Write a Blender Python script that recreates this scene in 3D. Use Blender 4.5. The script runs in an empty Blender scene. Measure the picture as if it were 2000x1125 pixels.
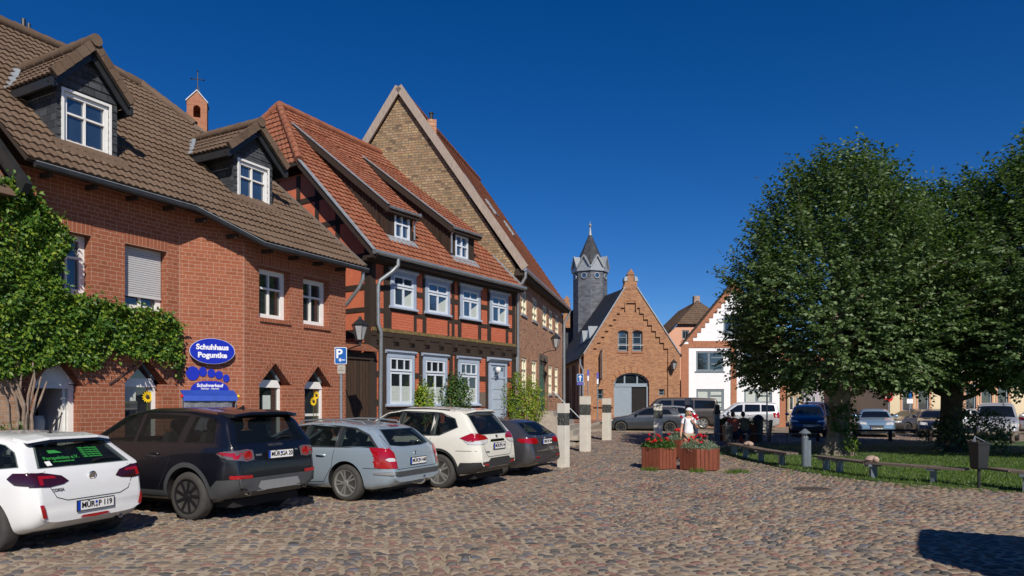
import bpy, bmesh, math, random
import numpy as np
from mathutils import Vector, Matrix
from mathutils.bvhtree import BVHTree
from mathutils.geometry import delaunay_2d_cdt

random.seed(7)
np.random.seed(7)
SC = bpy.context.scene
COL = SC.collection
R = math.radians

# ---------------------------------------------------------------- camera, sky, sun, exposure
FPX, CAMH, HOR = 1370.0, 1.8, 785.0
cam_d = bpy.data.cameras.new('camera')
cam = bpy.data.objects.new('camera', cam_d)
COL.objects.link(cam)
cam.location = (0, 0, CAMH)
cam.rotation_euler = (R(90), 0, 0)
cam_d.sensor_width = 36.0
cam_d.lens = 36.0 * FPX / 2000.0
cam_d.shift_y = (HOR - 562.5) / 2000.0
cam_d.clip_start = 0.1
cam_d.clip_end = 3000
SC.camera = cam

SUN_AZ, SUN_EL = 15.0, 37.5       # sun stands behind the camera, to its right
world = bpy.data.worlds.new('World')
SC.world = world
world.use_nodes = True
wn = world.node_tree
bg = wn.nodes['Background']
sky = wn.nodes.new('ShaderNodeTexSky')
sky.sky_type = 'NISHITA'
sky.sun_disc = False
sky.sun_elevation = R(SUN_EL)
sky.sun_rotation = R(180 - SUN_AZ)
sky.altitude = 0
sky.air_density = 0.75
sky.dust_density = 0.0
sky.ozone_density = 5.0
hs = wn.nodes.new('ShaderNodeHueSaturation')
hs.inputs['Hue'].default_value = 0.510
hs.inputs['Saturation'].default_value = 1.30
hs.inputs['Value'].default_value = 0.86
wn.links.new(sky.outputs[0], hs.inputs['Color'])
wn.links.new(hs.outputs[0], bg.inputs['Color'])
bg.inputs['Strength'].default_value = 0.10

sun_d = bpy.data.lights.new('sun', 'SUN')
sun_d.energy = 4.8
sun_d.angle = R(0.5)
sun_d.color = (1.0, 0.92, 0.80)
sun = bpy.data.objects.new('sun', sun_d)
COL.objects.link(sun)
_sv = Vector((math.sin(R(SUN_AZ)) * math.cos(R(SUN_EL)), -math.cos(R(SUN_AZ)) * math.cos(R(SUN_EL)), math.sin(R(SUN_EL))))
sun.rotation_euler = _sv.to_track_quat('Z', 'Y').to_euler()
sun.location = (20, -30, 40)

SC.view_settings.view_transform = 'Standard'
SC.view_settings.look = 'None'
SC.view_settings.exposure = 0.0
SC.view_settings.gamma = 1.0
SC.render.engine = 'CYCLES'
SC.cycles.max_bounces = 6
SC.cycles.diffuse_bounces = 2
SC.cycles.glossy_bounces = 3
SC.cycles.transmission_bounces = 4
SC.cycles.transparent_max_bounces = 6

# ---------------------------------------------------------------- projection helpers
def G(px, py, z=0.0):
    Y = FPX * (CAMH - z) / (py - HOR)
    return Vector(((px - 1000.0) / FPX * Y, Y, z))

def at(px, py, Y):
    return Vector(((px - 1000.0) / FPX * Y, Y, CAMH - (py - HOR) / FPX * Y))

def ray(px, py):
    return Vector(((px - 1000.0) / FPX, 1.0, -(py - HOR) / FPX))

CAMP = Vector((0, 0, CAMH))

def hit(px, py, P, N):
    d = ray(px, py)
    t = (Vector(P) - CAMP).dot(N) / d.dot(N)
    return CAMP + d * t

class Frame:
    """a facade: origin, direction along the wall (s), outward normal (n), z up"""
    def __init__(self, O, ang):
        self.O = Vector((O[0], O[1], 0.0))
        a = R(ang)
        self.D = Vector((math.sin(a), math.cos(a), 0))
        self.N = Vector((math.cos(a), -math.sin(a), 0))
    def pt(self, s, n, z):
        return self.O + self.D * s + self.N * n + Vector((0, 0, z))
    def uv(self, px, py, n=0.0):
        p = hit(px, py, self.pt(0, n, 0), self.N)
        return (p - self.O).dot(self.D), p.z
    def loc(self, p):
        q = Vector(p) - self.O
        return q.dot(self.D), q.dot(self.N), p[2]

class WFrame(Frame):
    def __init__(self, O, D, N):
        self.O = Vector(O); self.D = Vector(D).normalized(); self.N = Vector(N).normalized()

# ---------------------------------------------------------------- materials
MATS = {}
def _new(name):
    m = bpy.data.materials.new(name)
    m.use_nodes = True
    nt = m.node_tree
    b = nt.nodes['Principled BSDF']
    MATS[name] = m
    return m, nt, b

def _noise(nt, scale, detail=4, vec=None, rough=0.6):
    n = nt.nodes.new('ShaderNodeTexNoise')
    n.inputs['Scale'].default_value = scale
    n.inputs['Detail'].default_value = detail
    n.inputs['Roughness'].default_value = rough
    if vec is not None: nt.links.new(vec, n.inputs['Vector'])
    return n

def _ramp(nt, fac, stops):
    r = nt.nodes.new('ShaderNodeValToRGB')
    el = r.color_ramp.elements
    while len(el) < len(stops): el.new(0.5)
    for e, (p, c) in zip(el, stops):
        e.position = p
        e.color = (c[0], c[1], c[2], 1)
    nt.links.new(fac, r.inputs[0])
    return r

def _mix(nt, fac, a, b, mode='MIX'):
    n = nt.nodes.new('ShaderNodeMix')
    n.data_type = 'RGBA'; n.blend_type = mode
    def put(sock, v):
        if hasattr(v, 'is_output') or hasattr(v, 'links'): nt.links.new(v, sock)
        elif isinstance(v, (int, float)): sock.default_value = v
        else: sock.default_value = (v[0], v[1], v[2], 1)
    put(n.inputs[0], fac); put(n.inputs[6], a); put(n.inputs[7], b)
    return n.outputs[2]

def _bump(nt, b, height, strength=0.3, dist=0.01):
    n = nt.nodes.new('ShaderNodeBump')
    n.inputs['Strength'].default_value = strength
    n.inputs['Distance'].default_value = dist
    nt.links.new(height, n.inputs['Height'])
    nt.links.new(n.outputs[0], b.inputs['Normal'])

def _coord(nt, kind='Object'):
    t = nt.nodes.new('ShaderNodeTexCoord')
    return t.outputs[kind]

def _math(nt, op, a, b=None):
    n = nt.nodes.new('ShaderNodeMath'); n.operation = op
    for i, v in enumerate((a, b)):
        if v is None: continue
        if isinstance(v, (int, float)): n.inputs[i].default_value = v
        else: nt.links.new(v, n.inputs[i])
    return n.outputs[0]

def plain(name, col, rough=0.6, var=0.12, scale=6.0, metal=0.0, bump=0.0, spec=0.5, coat=0.0, bscale=None):
    m, nt, b = _new(name)
    co = _coord(nt)
    n = _noise(nt, scale, 5, co)
    lo = tuple(max(0, c * (1 - var)) for c in col); hi = tuple(min(1, c * (1 + var)) for c in col)
    r = _ramp(nt, n.outputs[0], [(0.3, lo), (0.7, hi)])
    nt.links.new(r.outputs[0], b.inputs['Base Color'])
    b.inputs['Roughness'].default_value = rough
    b.inputs['Metallic'].default_value = metal
    b.inputs['Specular IOR Level'].default_value = spec
    b.inputs['Coat Weight'].default_value = coat
    if bump:
        n2 = _noise(nt, bscale or scale * 6, 3, co)
        _bump(nt, b, n2.outputs[0], bump, 0.01)
    return m

def brick(name, cols, mortar, w=0.25, h=0.083, ms=0.006, dirt=0.25, bump=0.6, offset=0.5, rough=0.85, irregular=0.0, header=True):
    m, nt, b = _new(name)
    uv = _coord(nt, 'UV')
    if irregular:
        nn = _noise(nt, 3.0, 2, uv)
        vm = nt.nodes.new('ShaderNodeVectorMath'); vm.operation = 'MULTIPLY_ADD'
        nt.links.new(nn.outputs['Color'], vm.inputs[0])
        vm.inputs[1].default_value = (irregular, irregular, 0)
        nt.links.new(uv, vm.inputs[2])
        uv2 = vm.outputs[0]
    else: uv2 = uv
    t = nt.nodes.new('ShaderNodeTexBrick')
    t.offset = offset; t.squash = 0.5 if header else 1.0; t.squash_frequency = 3
    t.inputs['Scale'].default_value = 1.0
    t.inputs['Brick Width'].default_value = w
    t.inputs['Row Height'].default_value = h
    t.inputs['Mortar Size'].default_value = ms
    t.inputs['Mortar Smooth'].default_value = 0.15
    t.inputs['Color1'].default_value = (0, 0, 0, 1)
    t.inputs['Color2'].default_value = (1, 1, 1, 1)
    t.inputs['Mortar'].default_value = (0.5, 0.5, 0.5, 1)
    nt.links.new(uv2, t.inputs['Vector'])
    k = len(cols)
    br = _ramp(nt, t.outputs['Color'], [(i / max(1, k - 1), c) for i, c in enumerate(cols)])
    n = _noise(nt, 22.0, 5, uv)
    c1 = _mix(nt, 0.30, br.outputs[0], _ramp(nt, n.outputs[0], [(0.25, (0.25,) * 3), (0.8, (1.6,) * 3)]).outputs[0], 'MULTIPLY')
    n2 = _noise(nt, 0.9, 5, uv)
    c2 = _mix(nt, dirt, c1, _ramp(nt, n2.outputs[0], [(0.3, (0.45, 0.42, 0.4)), (0.7, (1.2, 1.2, 1.2))]).outputs[0], 'MULTIPLY')
    c3 = _mix(nt, t.outputs['Fac'], c2, mortar)
    nt.links.new(c3, b.inputs['Base Color'])
    b.inputs['Roughness'].default_value = rough
    b.inputs['Specular IOR Level'].default_value = 0.3
    inv = _math(nt, 'SUBTRACT', 1.0, t.outputs['Fac'])
    hh = _math(nt, 'ADD', inv, _math(nt, 'MULTIPLY', n.outputs[0], 0.35))
    _bump(nt, b, hh, bump, 0.008)
    return m

def tilemat(name, cols, wear=(0.3, 0.3, 0.28), wearamt=0.25, rough=0.8, row=0.3, tw=0.3, rand=0.35):
    m, nt, b = _new(name)
    uv = _coord(nt, 'UV')
    t = nt.nodes.new('ShaderNodeTexBrick')
    t.offset = 0.0; t.squash = 1.0
    t.inputs['Scale'].default_value = 1.0
    t.inputs['Brick Width'].default_value = tw
    t.inputs['Row Height'].default_value = row
    t.inputs['Mortar Size'].default_value = 0.0
    t.inputs['Color1'].default_value = (0, 0, 0, 1); t.inputs['Color2'].default_value = (1, 1, 1, 1)
    nt.links.new(uv, t.inputs['Vector'])
    k = len(cols)
    br = _ramp(nt, t.outputs['Color'], [(i / max(1, k - 1), c) for i, c in enumerate(cols)])
    n = _noise(nt, 30.0, 4, uv)
    c1 = _mix(nt, rand, br.outputs[0], _ramp(nt, n.outputs[0], [(0.3, (0.45,) * 3), (0.75, (1.5,) * 3)]).outputs[0], 'MULTIPLY')
    n2 = _noise(nt, 1.3, 6, uv, 0.7)
    f = _ramp(nt, n2.outputs[0], [(0.48, (0,) * 3), (0.75, (1,) * 3)])
    ff = _math(nt, 'MULTIPLY', f.outputs[0], wearamt)
    c2 = _mix(nt, ff, c1, wear)
    n3 = _noise(nt, 45.0, 2, uv)
    f3 = _ramp(nt, n3.outputs[0], [(0.72, (0,) * 3), (0.76, (1,) * 3)])
    c3 = _mix(nt, _math(nt, 'MULTIPLY', f3.outputs[0], 0.5), c2, (0.35, 0.34, 0.3))
    nt.links.new(c3, b.inputs['Base Color'])
    b.inputs['Roughness'].default_value = rough
    b.inputs['Specular IOR Level'].default_value = 0.25
    _bump(nt, b, n.outputs[0], 0.3, 0.01)
    return m

def slatemat(name, col, w=0.25, h=0.14):
    m, nt, b = _new(name)
    uv = _coord(nt, 'UV')
    t = nt.nodes.new('ShaderNodeTexBrick')
    t.offset = 0.5; t.squash = 1.0
    for k, v in (('Scale', 1.0), ('Brick Width', w), ('Row Height', h), ('Mortar Size', 0.006), ('Mortar Smooth', 0.3)):
        t.inputs[k].default_value = v
    t.inputs['Color1'].default_value = tuple(c * 0.75 for c in col) + (1,)
    t.inputs['Color2'].default_value = tuple(min(1, c * 1.35) for c in col) + (1,)
    t.inputs['Mortar'].default_value = tuple(c * 0.3 for c in col) + (1,)
    nt.links.new(uv, t.inputs['Vector'])
    n = _noise(nt, 12, 5, uv)
    c1 = _mix(nt, 0.4, t.outputs['Color'], _ramp(nt, n.outputs[0], [(0.3, (0.6,) * 3), (0.75, (1.5,) * 3)]).outputs[0], 'MULTIPLY')
    nt.links.new(c1, b.inputs['Base Color'])
    b.inputs['Roughness'].default_value = 0.7; b.inputs['Specular IOR Level'].default_value = 0.22
    inv = _math(nt, 'SUBTRACT', 1.0, t.outputs['Fac'])
    _bump(nt, b, _math(nt, 'ADD', inv, _math(nt, 'MULTIPLY', n.outputs[0], 0.4)), 0.5, 0.008)
    return m

def woodmat(name, col, var=0.35, plank=0.0, rough=0.8):
    m, nt, b = _new(name)
    uv = _coord(nt, 'UV')
    mp = nt.nodes.new('ShaderNodeMapping')
    mp.inputs['Scale'].default_value = (14, 1.2, 1)
    nt.links.new(uv, mp.inputs[0])
    n = _noise(nt, 2.5, 6, mp.outputs[0], 0.7)
    lo = tuple(c * (1 - var) for c in col); hi = tuple(min(1, c * (1 + var)) for c in col)
    c = _ramp(nt, n.outputs[0], [(0.3, lo), (0.7, hi)]).outputs[0]
    hgt = n.outputs[0]
    if plank:
        t = nt.nodes.new('ShaderNodeTexBrick')
        t.offset = 0.0; t.squash = 1.0
        for k, v in (('Scale', 1.0), ('Brick Width', plank), ('Row Height', 50.0), ('Mortar Size', 0.006), ('Mortar Smooth', 0.2)):
            t.inputs[k].default_value = v
        t.inputs['Color1'].default_value = (0.7, 0.7, 0.7, 1); t.inputs['Color2'].default_value = (1.25, 1.25, 1.25, 1)
        t.inputs['Mortar'].default_value = (0.15, 0.15, 0.15, 1)
        nt.links.new(uv, t.inputs['Vector'])
        c = _mix(nt, 1.0, c, t.outputs['Color'], 'MULTIPLY')
        hgt = _math(nt, 'SUBTRACT', _math(nt, 'MULTIPLY', n.outputs[0], 0.5), _math(nt, 'MULTIPLY', t.outputs['Fac'], 2.0))
    nt.links.new(c, b.inputs['Base Color'])
    b.inputs['Roughness'].default_value = rough
    b.inputs['Specular IOR Level'].default_value = 0.3
    _bump(nt, b, hgt, 0.5, 0.008)
    return m

def carpaint(name, col, metal=0.0, rough=0.35, flake=0.0, coat=1.0):
    m, nt, b = _new(name)
    co = _coord(nt)
    n = _noise(nt, 1.6, 5, co, 0.7)
    dust = _ramp(nt, n.outputs[0], [(0.35, col), (0.85, tuple(c * 1.06 + 0.003 for c in col))])
    nt.links.new(dust.outputs[0], b.inputs['Base Color'])
    b.inputs['Metallic'].default_value = metal
    b.inputs['Roughness'].default_value = rough
    b.inputs['Coat Weight'].default_value = coat
    b.inputs['Coat Roughness'].default_value = 0.03
    return m

def leafmat(name, cols, rough=0.45, trans=0.25):
    m, nt, b = _new(name)
    g = nt.nodes.new('ShaderNodeNewGeometry')
    r = _ramp(nt, g.outputs['Random Per Island'], [(i / (len(cols) - 1), c) for i, c in enumerate(cols)])
    nt.links.new(r.outputs[0], b.inputs['Base Color'])
    b.inputs['Roughness'].default_value = rough
    b.inputs['Specular IOR Level'].default_value = 0.35
    tr = nt.nodes.new('ShaderNodeBsdfTranslucent')
    c2 = _mix(nt, 1.0, r.outputs[0], (1.2, 1.5, 0.5), 'MULTIPLY')
    nt.links.new(c2, tr.inputs['Color'])
    mx = nt.nodes.new('ShaderNodeMixShader')
    mx.inputs[0].default_value = trans
    out = nt.nodes['Material Output']
    nt.links.new(b.outputs[0], mx.inputs[1]); nt.links.new(tr.outputs[0], mx.inputs[2])
    nt.links.new(mx.outputs[0], out.inputs['Surface'])
    return m

def glassmat(name, col=(0.012, 0.016, 0.02), rough=0.03, spec=0.6, var=1.0):
    m, nt, b = _new(name)
    co = _coord(nt)
    n = _noise(nt, 0.7, 2, co)
    r = _ramp(nt, n.outputs[0], [(0.35, col), (0.7, tuple(c * (1 + var) for c in col))])
    nt.links.new(r.outputs[0], b.inputs['Base Color'])
    b.inputs['Roughness'].default_value = rough
    b.inputs['Specular IOR Level'].default_value = spec
    n2 = _noise(nt, 1.1, 1, co)
    _bump(nt, b, n2.outputs[0], 0.25, 0.02)
    return m

brick('brick_shop', [(0.265, 0.085, 0.042), (0.34, 0.112, 0.058), (0.30, 0.097, 0.05)], (0.42, 0.25, 0.18), dirt=0.12)
brick('brick_shop_soldier', [(0.265, 0.085, 0.042), (0.34, 0.112, 0.058), (0.30, 0.097, 0.05)], (0.42, 0.25, 0.18), w=0.083, h=0.25, offset=0.5, header=False)
brick('brick_yellow', [(0.16, 0.10, 0.06), (0.42, 0.29, 0.15), (0.34, 0.20, 0.11), (0.46, 0.34, 0.2)], (0.16, 0.14, 0.11), w=0.28, h=0.10, ms=0.016, dirt=0.55, irregular=0.05, bump=1.0)
brick('brick_old', [(0.22, 0.10, 0.065), (0.54, 0.24, 0.135), (0.42, 0.19, 0.11), (0.58, 0.33, 0.2)], (0.42, 0.30, 0.21), w=0.27, h=0.095, ms=0.012, dirt=0.4, irregular=0.03, bump=0.8)
brick('brick_church', [(0.33, 0.15, 0.075), (0.46, 0.235, 0.12), (0.40, 0.185, 0.09), (0.27, 0.115, 0.065)], (0.32, 0.225, 0.15), w=0.26, h=0.085, ms=0.009, dirt=0.25)
brick('brick_trim', [(0.38, 0.14, 0.07), (0.46, 0.19, 0.10)], (0.35, 0.22, 0.16), w=0.25, h=0.083, ms=0.008)
brick('brick_beige', [(0.36, 0.21, 0.13), (0.42, 0.26, 0.17), (0.31, 0.17, 0.11)], (0.34, 0.27, 0.21), w=0.25, h=0.083, ms=0.009)
brick('paving_brick', [(0.30, 0.13, 0.09), (0.38, 0.18, 0.12)], (0.25, 0.17, 0.12), w=0.2, h=0.1, ms=0.005, header=False)
brick('infill_brick', [(0.50, 0.14, 0.075), (0.56, 0.17, 0.095)], (0.42, 0.09, 0.045), w=0.25, h=0.083, ms=0.007, dirt=0.12, bump=0.9)
plain('infill', (0.55, 0.15, 0.075), 0.8, 0.12, 3, bump=0.2)
tilemat('tile_brown', [(0.115, 0.075, 0.05), (0.15, 0.10, 0.068), (0.13, 0.088, 0.06)], wear=(0.2, 0.16, 0.12), row=0.30, tw=0.3, wearamt=0.45)
tilemat('tile_red', [(0.30, 0.105, 0.055), (0.23, 0.08, 0.045), (0.34, 0.135, 0.078)], wear=(0.19, 0.12, 0.08), row=0.25, tw=0.2, wearamt=0.5)
tilemat('tile_old', [(0.24, 0.085, 0.045), (0.17, 0.06, 0.035), (0.29, 0.11, 0.06)], wear=(0.12, 0.09, 0.06), row=0.3, tw=0.2, wearamt=0.6)
slatemat('slate', (0.055, 0.06, 0.068))
slatemat('slate_roof', (0.05, 0.053, 0.06), 0.35, 0.2)
slatemat('slate_pale', (0.12, 0.13, 0.15), 0.4, 0.18)
woodmat('timber', (0.04, 0.028, 0.022))
woodmat('boards', (0.045, 0.028, 0.02), plank=0.14)
woodmat('gate_boards', (0.055, 0.033, 0.022), plank=0.12)
woodmat('grey_wood', (0.16, 0.125, 0.10))
woodmat('verge_wood', (0.33, 0.27, 0.23))
woodmat('planter_wood', (0.19, 0.055, 0.03), var=0.4)
plain('white_paint', (0.78, 0.78, 0.76), 0.35, 0.05)
plain('frame_blue', (0.34, 0.41, 0.52), 0.45, 0.08)
plain('frame_light', (0.62, 0.68, 0.76), 0.45, 0.06)
plain('frame_grey', (0.15, 0.19, 0.22), 0.45, 0.06)
plain('frame_cream', (0.80, 0.76, 0.58), 0.5, 0.06)
plain('door_blue', (0.38, 0.45, 0.55), 0.5, 0.08)
plain('door_green', (0.01, 0.10, 0.075), 0.4, 0.15)
plain('door_grey', (0.24, 0.30, 0.36), 0.5, 0.08)
plain('zinc', (0.33, 0.36, 0.38), 0.38, 0.15, metal=0.6)
plain('dark_metal', (0.035, 0.037, 0.04), 0.4, 0.2, metal=0.3)
plain('black_metal', (0.018, 0.02, 0.022), 0.45, 0.2)
plain('grey_metal', (0.17, 0.20, 0.23), 0.4, 0.1, metal=0.3)
plain('gutter_dark', (0.045, 0.047, 0.05), 0.35, 0.2, metal=0.5)
plain('lead', (0.30, 0.33, 0.36), 0.5, 0.2, metal=0.2)
plain('concrete', (0.62, 0.59, 0.52), 0.85, 0.10, 5, bump=0.3)
plain('stone_step', (0.33, 0.30, 0.26), 0.9, 0.2, 4, bump=0.4)
plain('kerb_stone', (0.36, 0.33, 0.28), 0.9, 0.2, 3, bump=0.4)
plain('relief_dark', (0.06, 0.065, 0.06), 0.55, 0.3, 12, bump=0.6)
plain('render_white', (0.80, 0.81, 0.84), 0.9, 0.05, 3, bump=1.0, bscale=18)
plain('render_beige', (0.66, 0.55, 0.37), 0.9, 0.05, 1, bump=0.4, bscale=30)
plain('render_grey', (0.36, 0.33, 0.29), 0.9, 0.08, 1, bump=0.3, bscale=30)
plain('render_pink', (0.66, 0.36, 0.25), 0.9, 0.05, 1, bump=0.3, bscale=30)
plain('render_tan', (0.42, 0.32, 0.2), 0.9, 0.1, 1)
plain('window_surround', (0.55, 0.30, 0.18), 0.8, 0.06)
plain('plinth_stone', (0.33, 0.24, 0.2), 0.9, 0.3, 2.0, bump=0.5)
plain('shutter', (0.55, 0.55, 0.56), 0.5, 0.03)
plain('pale_sheet', (0.62, 0.62, 0.60), 0.9, 0.08, 8)
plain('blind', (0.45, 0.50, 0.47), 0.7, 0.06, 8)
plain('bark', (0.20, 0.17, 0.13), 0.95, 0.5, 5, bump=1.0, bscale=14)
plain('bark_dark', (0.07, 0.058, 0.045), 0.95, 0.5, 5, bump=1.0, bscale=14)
plain('vine_wood', (0.24, 0.18, 0.14), 0.9, 0.3, 9, bump=0.6)
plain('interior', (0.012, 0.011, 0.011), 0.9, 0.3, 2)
plain('sign_blue', (0.0, 0.01, 0.38), 0.3, 0.04, coat=0.4)
plain('road_sign_blue', (0.0, 0.09, 0.36), 0.35, 0.04)
plain('sign_white', (0.8, 0.8, 0.8), 0.4, 0.03)
plain('sign_red', (0.55, 0.01, 0.015), 0.4, 0.03)
plain('sign_violet', (0.10, 0.10, 0.42), 0.4, 0.05)
plain('cloth_blue', (0.01, 0.06, 0.40), 0.7, 0.15, 4, bump=0.5, bscale=20)
plain('plastic_film', (0.16, 0.16, 0.18), 0.2, 0.3, 14, bump=0.8, bscale=12)
plain('frieze_gold', (0.16, 0.115, 0.045), 0.7, 0.5, 9)
plain('lamp_glass', (0.35, 0.35, 0.36), 0.25, 0.15)
plain('yellow', (0.80, 0.55, 0.01), 0.6, 0.2)
plain('red_flower', (0.75, 0.015, 0.02), 0.6, 0.3)
plain('pink_flower', (0.7, 0.25, 0.25), 0.6, 0.3)
plain('sandstone', (0.42, 0.30, 0.24), 0.9, 0.2, 8, bump=0.4)
plain('skin', (0.50, 0.27, 0.18), 0.6, 0.06)
plain('cloth_white', (0.80, 0.80, 0.82), 0.9, 0.04)
plain('cloth_khaki', (0.30, 0.25, 0.17), 0.9, 0.1)
plain('cloth_red', (0.45, 0.10, 0.06), 0.9, 0.1)
plain('cloth_olive', (0.16, 0.14, 0.08), 0.9, 0.1)
plain('hair_dark', (0.02, 0.014, 0.01), 0.6, 0.3)
plain('hair_blond', (0.30, 0.19, 0.09), 0.6, 0.3)
plain('cloth_navy', (0.02, 0.03, 0.07), 0.9, 0.1)
plain('soil', (0.05, 0.04, 0.03), 1.0, 0.3)
glassmat('glass_dark')
glassmat('glass_blue', (0.02, 0.035, 0.06), spec=1.0)
for g_ in ('glass_blue', 'glass_dark'):
    b_ = MATS[g_].node_tree.nodes['Principled BSDF']; b_.inputs['Coat Weight'].default_value = 1.0; b_.inputs['Coat IOR'].default_value = 1.9
glassmat('car_glass', (0.006, 0.008, 0.011), 0.02, 0.5, 0.6)
def clear_glass():
    m, nt, b = _new('clear_glass')
    b.inputs['Base Color'].default_value = (0.01, 0.014, 0.016, 1); b.inputs['Roughness'].default_value = 0.02
    b.inputs['Specular IOR Level'].default_value = 0.7
    tr = nt.nodes.new('ShaderNodeBsdfTransparent'); tr.inputs['Color'].default_value = (0.62, 0.68, 0.66, 1)
    mx = nt.nodes.new('ShaderNodeMixShader'); mx.inputs[0].default_value = 0.42
    nt.links.new(tr.outputs[0], mx.inputs[1]); nt.links.new(b.outputs[0], mx.inputs[2])
    nt.links.new(mx.outputs[0], nt.nodes['Material Output'].inputs['Surface'])
clear_glass()
plain('seat_cloth', (0.05, 0.05, 0.055), 0.9, 0.2)
plain('tyre', (0.045, 0.043, 0.04), 0.85, 0.2, 20)
plain('tyre_side', (0.06, 0.057, 0.052), 0.75, 0.2, 20)
plain('arch_black', (0.012, 0.012, 0.012), 0.9, 0.2)
plain('trim_black', (0.03, 0.031, 0.033), 0.5, 0.15)
plain('trim_grey', (0.055, 0.058, 0.062), 0.55, 0.1)
plain('trim_silver', (0.35, 0.36, 0.37), 0.35, 0.06, metal=0.5)
plain('chrome', (0.75, 0.75, 0.75), 0.12, 0.02, metal=1.0)
plain('rim_silver', (0.52, 0.52, 0.50), 0.28, 0.1, metal=0.7)
plain('rim_black', (0.018, 0.018, 0.02), 0.3, 0.1, metal=0.2)
plain('lamp_red', (0.32, 0.004, 0.008), 0.08, 0.1, coat=1.0)
plain('lamp_dark', (0.035, 0.004, 0.006), 0.08, 0.1, coat=1.0)
plain('lamp_clear', (0.55, 0.55, 0.56), 0.1, 0.15, coat=1.0)
plain('plate_white', (0.82, 0.82, 0.80), 0.4, 0.02)
plain('plate_blue', (0.0, 0.05, 0.45), 0.4, 0.02)
plain('ink', (0.01, 0.01, 0.01), 0.5, 0.02)
plain('green_print', (0.03, 0.27, 0.05), 0.6, 0.02)
plain('seam', (0.01, 0.01, 0.01), 0.8, 0.02)
carpaint('paint_white', (0.74, 0.75, 0.75), rough=0.4)
carpaint('paint_pearl', (0.68, 0.67, 0.60), rough=0.4)
carpaint('paint_black', (0.003, 0.004, 0.008), rough=0.3, coat=0.6)
carpaint('paint_iceblue', (0.32, 0.40, 0.47), metal=0.35, rough=0.35)
plain('lamp_smoke', (0.11, 0.085, 0.09), 0.1, 0.2, coat=1.0)
carpaint('paint_graphite', (0.085, 0.085, 0.095), metal=0.6, rough=0.35)
carpaint('paint_darkgrey', (0.055, 0.062, 0.075), metal=0.4, rough=0.35)
carpaint('paint_silver', (0.55, 0.56, 0.58), metal=0.5, rough=0.35)
carpaint('paint_blue', (0.006, 0.018, 0.09), metal=0.4, rough=0.3)
carpaint('paint_lightblue', (0.22, 0.36, 0.52), metal=0.4, rough=0.35)
carpaint('paint_navy', (0.01, 0.015, 0.045), metal=0.3, rough=0.3)
carpaint('paint_brown', (0.075, 0.065, 0.06), metal=0.5, rough=0.35)
leafmat('leaf_tree', [(0.035, 0.062, 0.022), (0.07, 0.12, 0.042), (0.12, 0.185, 0.07), (0.21, 0.28, 0.13)])
leafmat('leaf_vine', [(0.03, 0.085, 0.012), (0.06, 0.14, 0.018), (0.11, 0.21, 0.025), (0.26, 0.33, 0.035)])
leafmat('leaf_bush', [(0.03, 0.075, 0.015), (0.06, 0.13, 0.025), (0.10, 0.18, 0.04)])
leafmat('leaf_bright', [(0.09, 0.17, 0.015), (0.18, 0.29, 0.02), (0.33, 0.38, 0.03)])
leafmat('leaf_silver', [(0.22, 0.28, 0.2), (0.32, 0.38, 0.3), (0.14, 0.2, 0.1)])
leafmat('grass_blades', [(0.045, 0.10, 0.012), (0.08, 0.155, 0.02), (0.12, 0.20, 0.03), (0.17, 0.20, 0.06)], trans=0.3)
plain('lawn_soil', (0.045, 0.085, 0.018), 0.95, 0.4, 5, bump=0.5)

def cobble_mat():
    m, nt, b = _new('cobbles')
    co = _coord(nt)
    vs = []
    for feat in ('F1', 'DISTANCE_TO_EDGE'):
        v = nt.nodes.new('ShaderNodeTexVoronoi'); v.feature = feat
        v.inputs['Scale'].default_value = 6.2
        nt.links.new(co, v.inputs['Vector']); vs.append(v)
    sep = nt.nodes.new('ShaderNodeSeparateColor')
    nt.links.new(vs[0].outputs['Color'], sep.inputs[0])
    c = _ramp(nt, sep.outputs[0], STONES)
    edge = _ramp(nt, vs[1].outputs['Distance'], [(0.06, (1,) * 3), (0.16, (0,) * 3)])
    c2 = _mix(nt, edge.outputs[0], c.outputs[0], (0.26, 0.21, 0.145))
    nt.links.new(c2, b.inputs['Base Color'])
    b.inputs['Roughness'].default_value = 0.75
    h = _ramp(nt, vs[1].outputs['Distance'], [(0.02, (0,) * 3), (0.3, (1,) * 3)])
    _bump(nt, b, h.outputs[0], 0.8, 0.03)
STONES = [(0.0, (0.06, 0.06, 0.06)), (0.14, (0.14, 0.125, 0.11)), (0.3, (0.20, 0.15, 0.11)), (0.45, (0.20, 0.105, 0.09)),
          (0.6, (0.25, 0.19, 0.13)), (0.75, (0.17, 0.13, 0.10)), (0.88, (0.11, 0.115, 0.135)), (1.0, (0.27, 0.20, 0.14))]
cobble_mat()
def stone_mat():
    m, nt, b = _new('stones')
    g = nt.nodes.new('ShaderNodeNewGeometry')
    r = _ramp(nt, g.outputs['Random Per Island'], STONES)
    co = _coord(nt)
    n = _noise(nt, 35, 4, co)
    c = _mix(nt, 0.5, r.outputs[0], _ramp(nt, n.outputs[0], [(0.3, (0.6,) * 3), (0.75, (1.4,) * 3)]).outputs[0], 'MULTIPLY')
    nt.links.new(c, b.inputs['Base Color'])
    b.inputs['Roughness'].default_value = 0.62
    b.inputs['Specular IOR Level'].default_value = 0.4
    n2 = _noise(nt, 0.45, 6, co, 0.65)
    c = _mix(nt, 0.75, c, _ramp(nt, n2.outputs[0], [(0.32, (0.62, 0.6, 0.58)), (0.5, (1.0,) * 3), (0.7, (1.3, 1.25, 1.15))]).outputs[0], 'MULTIPLY')
    nt.links.new(c, b.inputs['Base Color'])
    _bump(nt, b, n.outputs[0], 0.35, 0.006)
stone_mat()
plain('manhole_iron', (0.12, 0.095, 0.075), 0.7, 0.3, 8)
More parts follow.
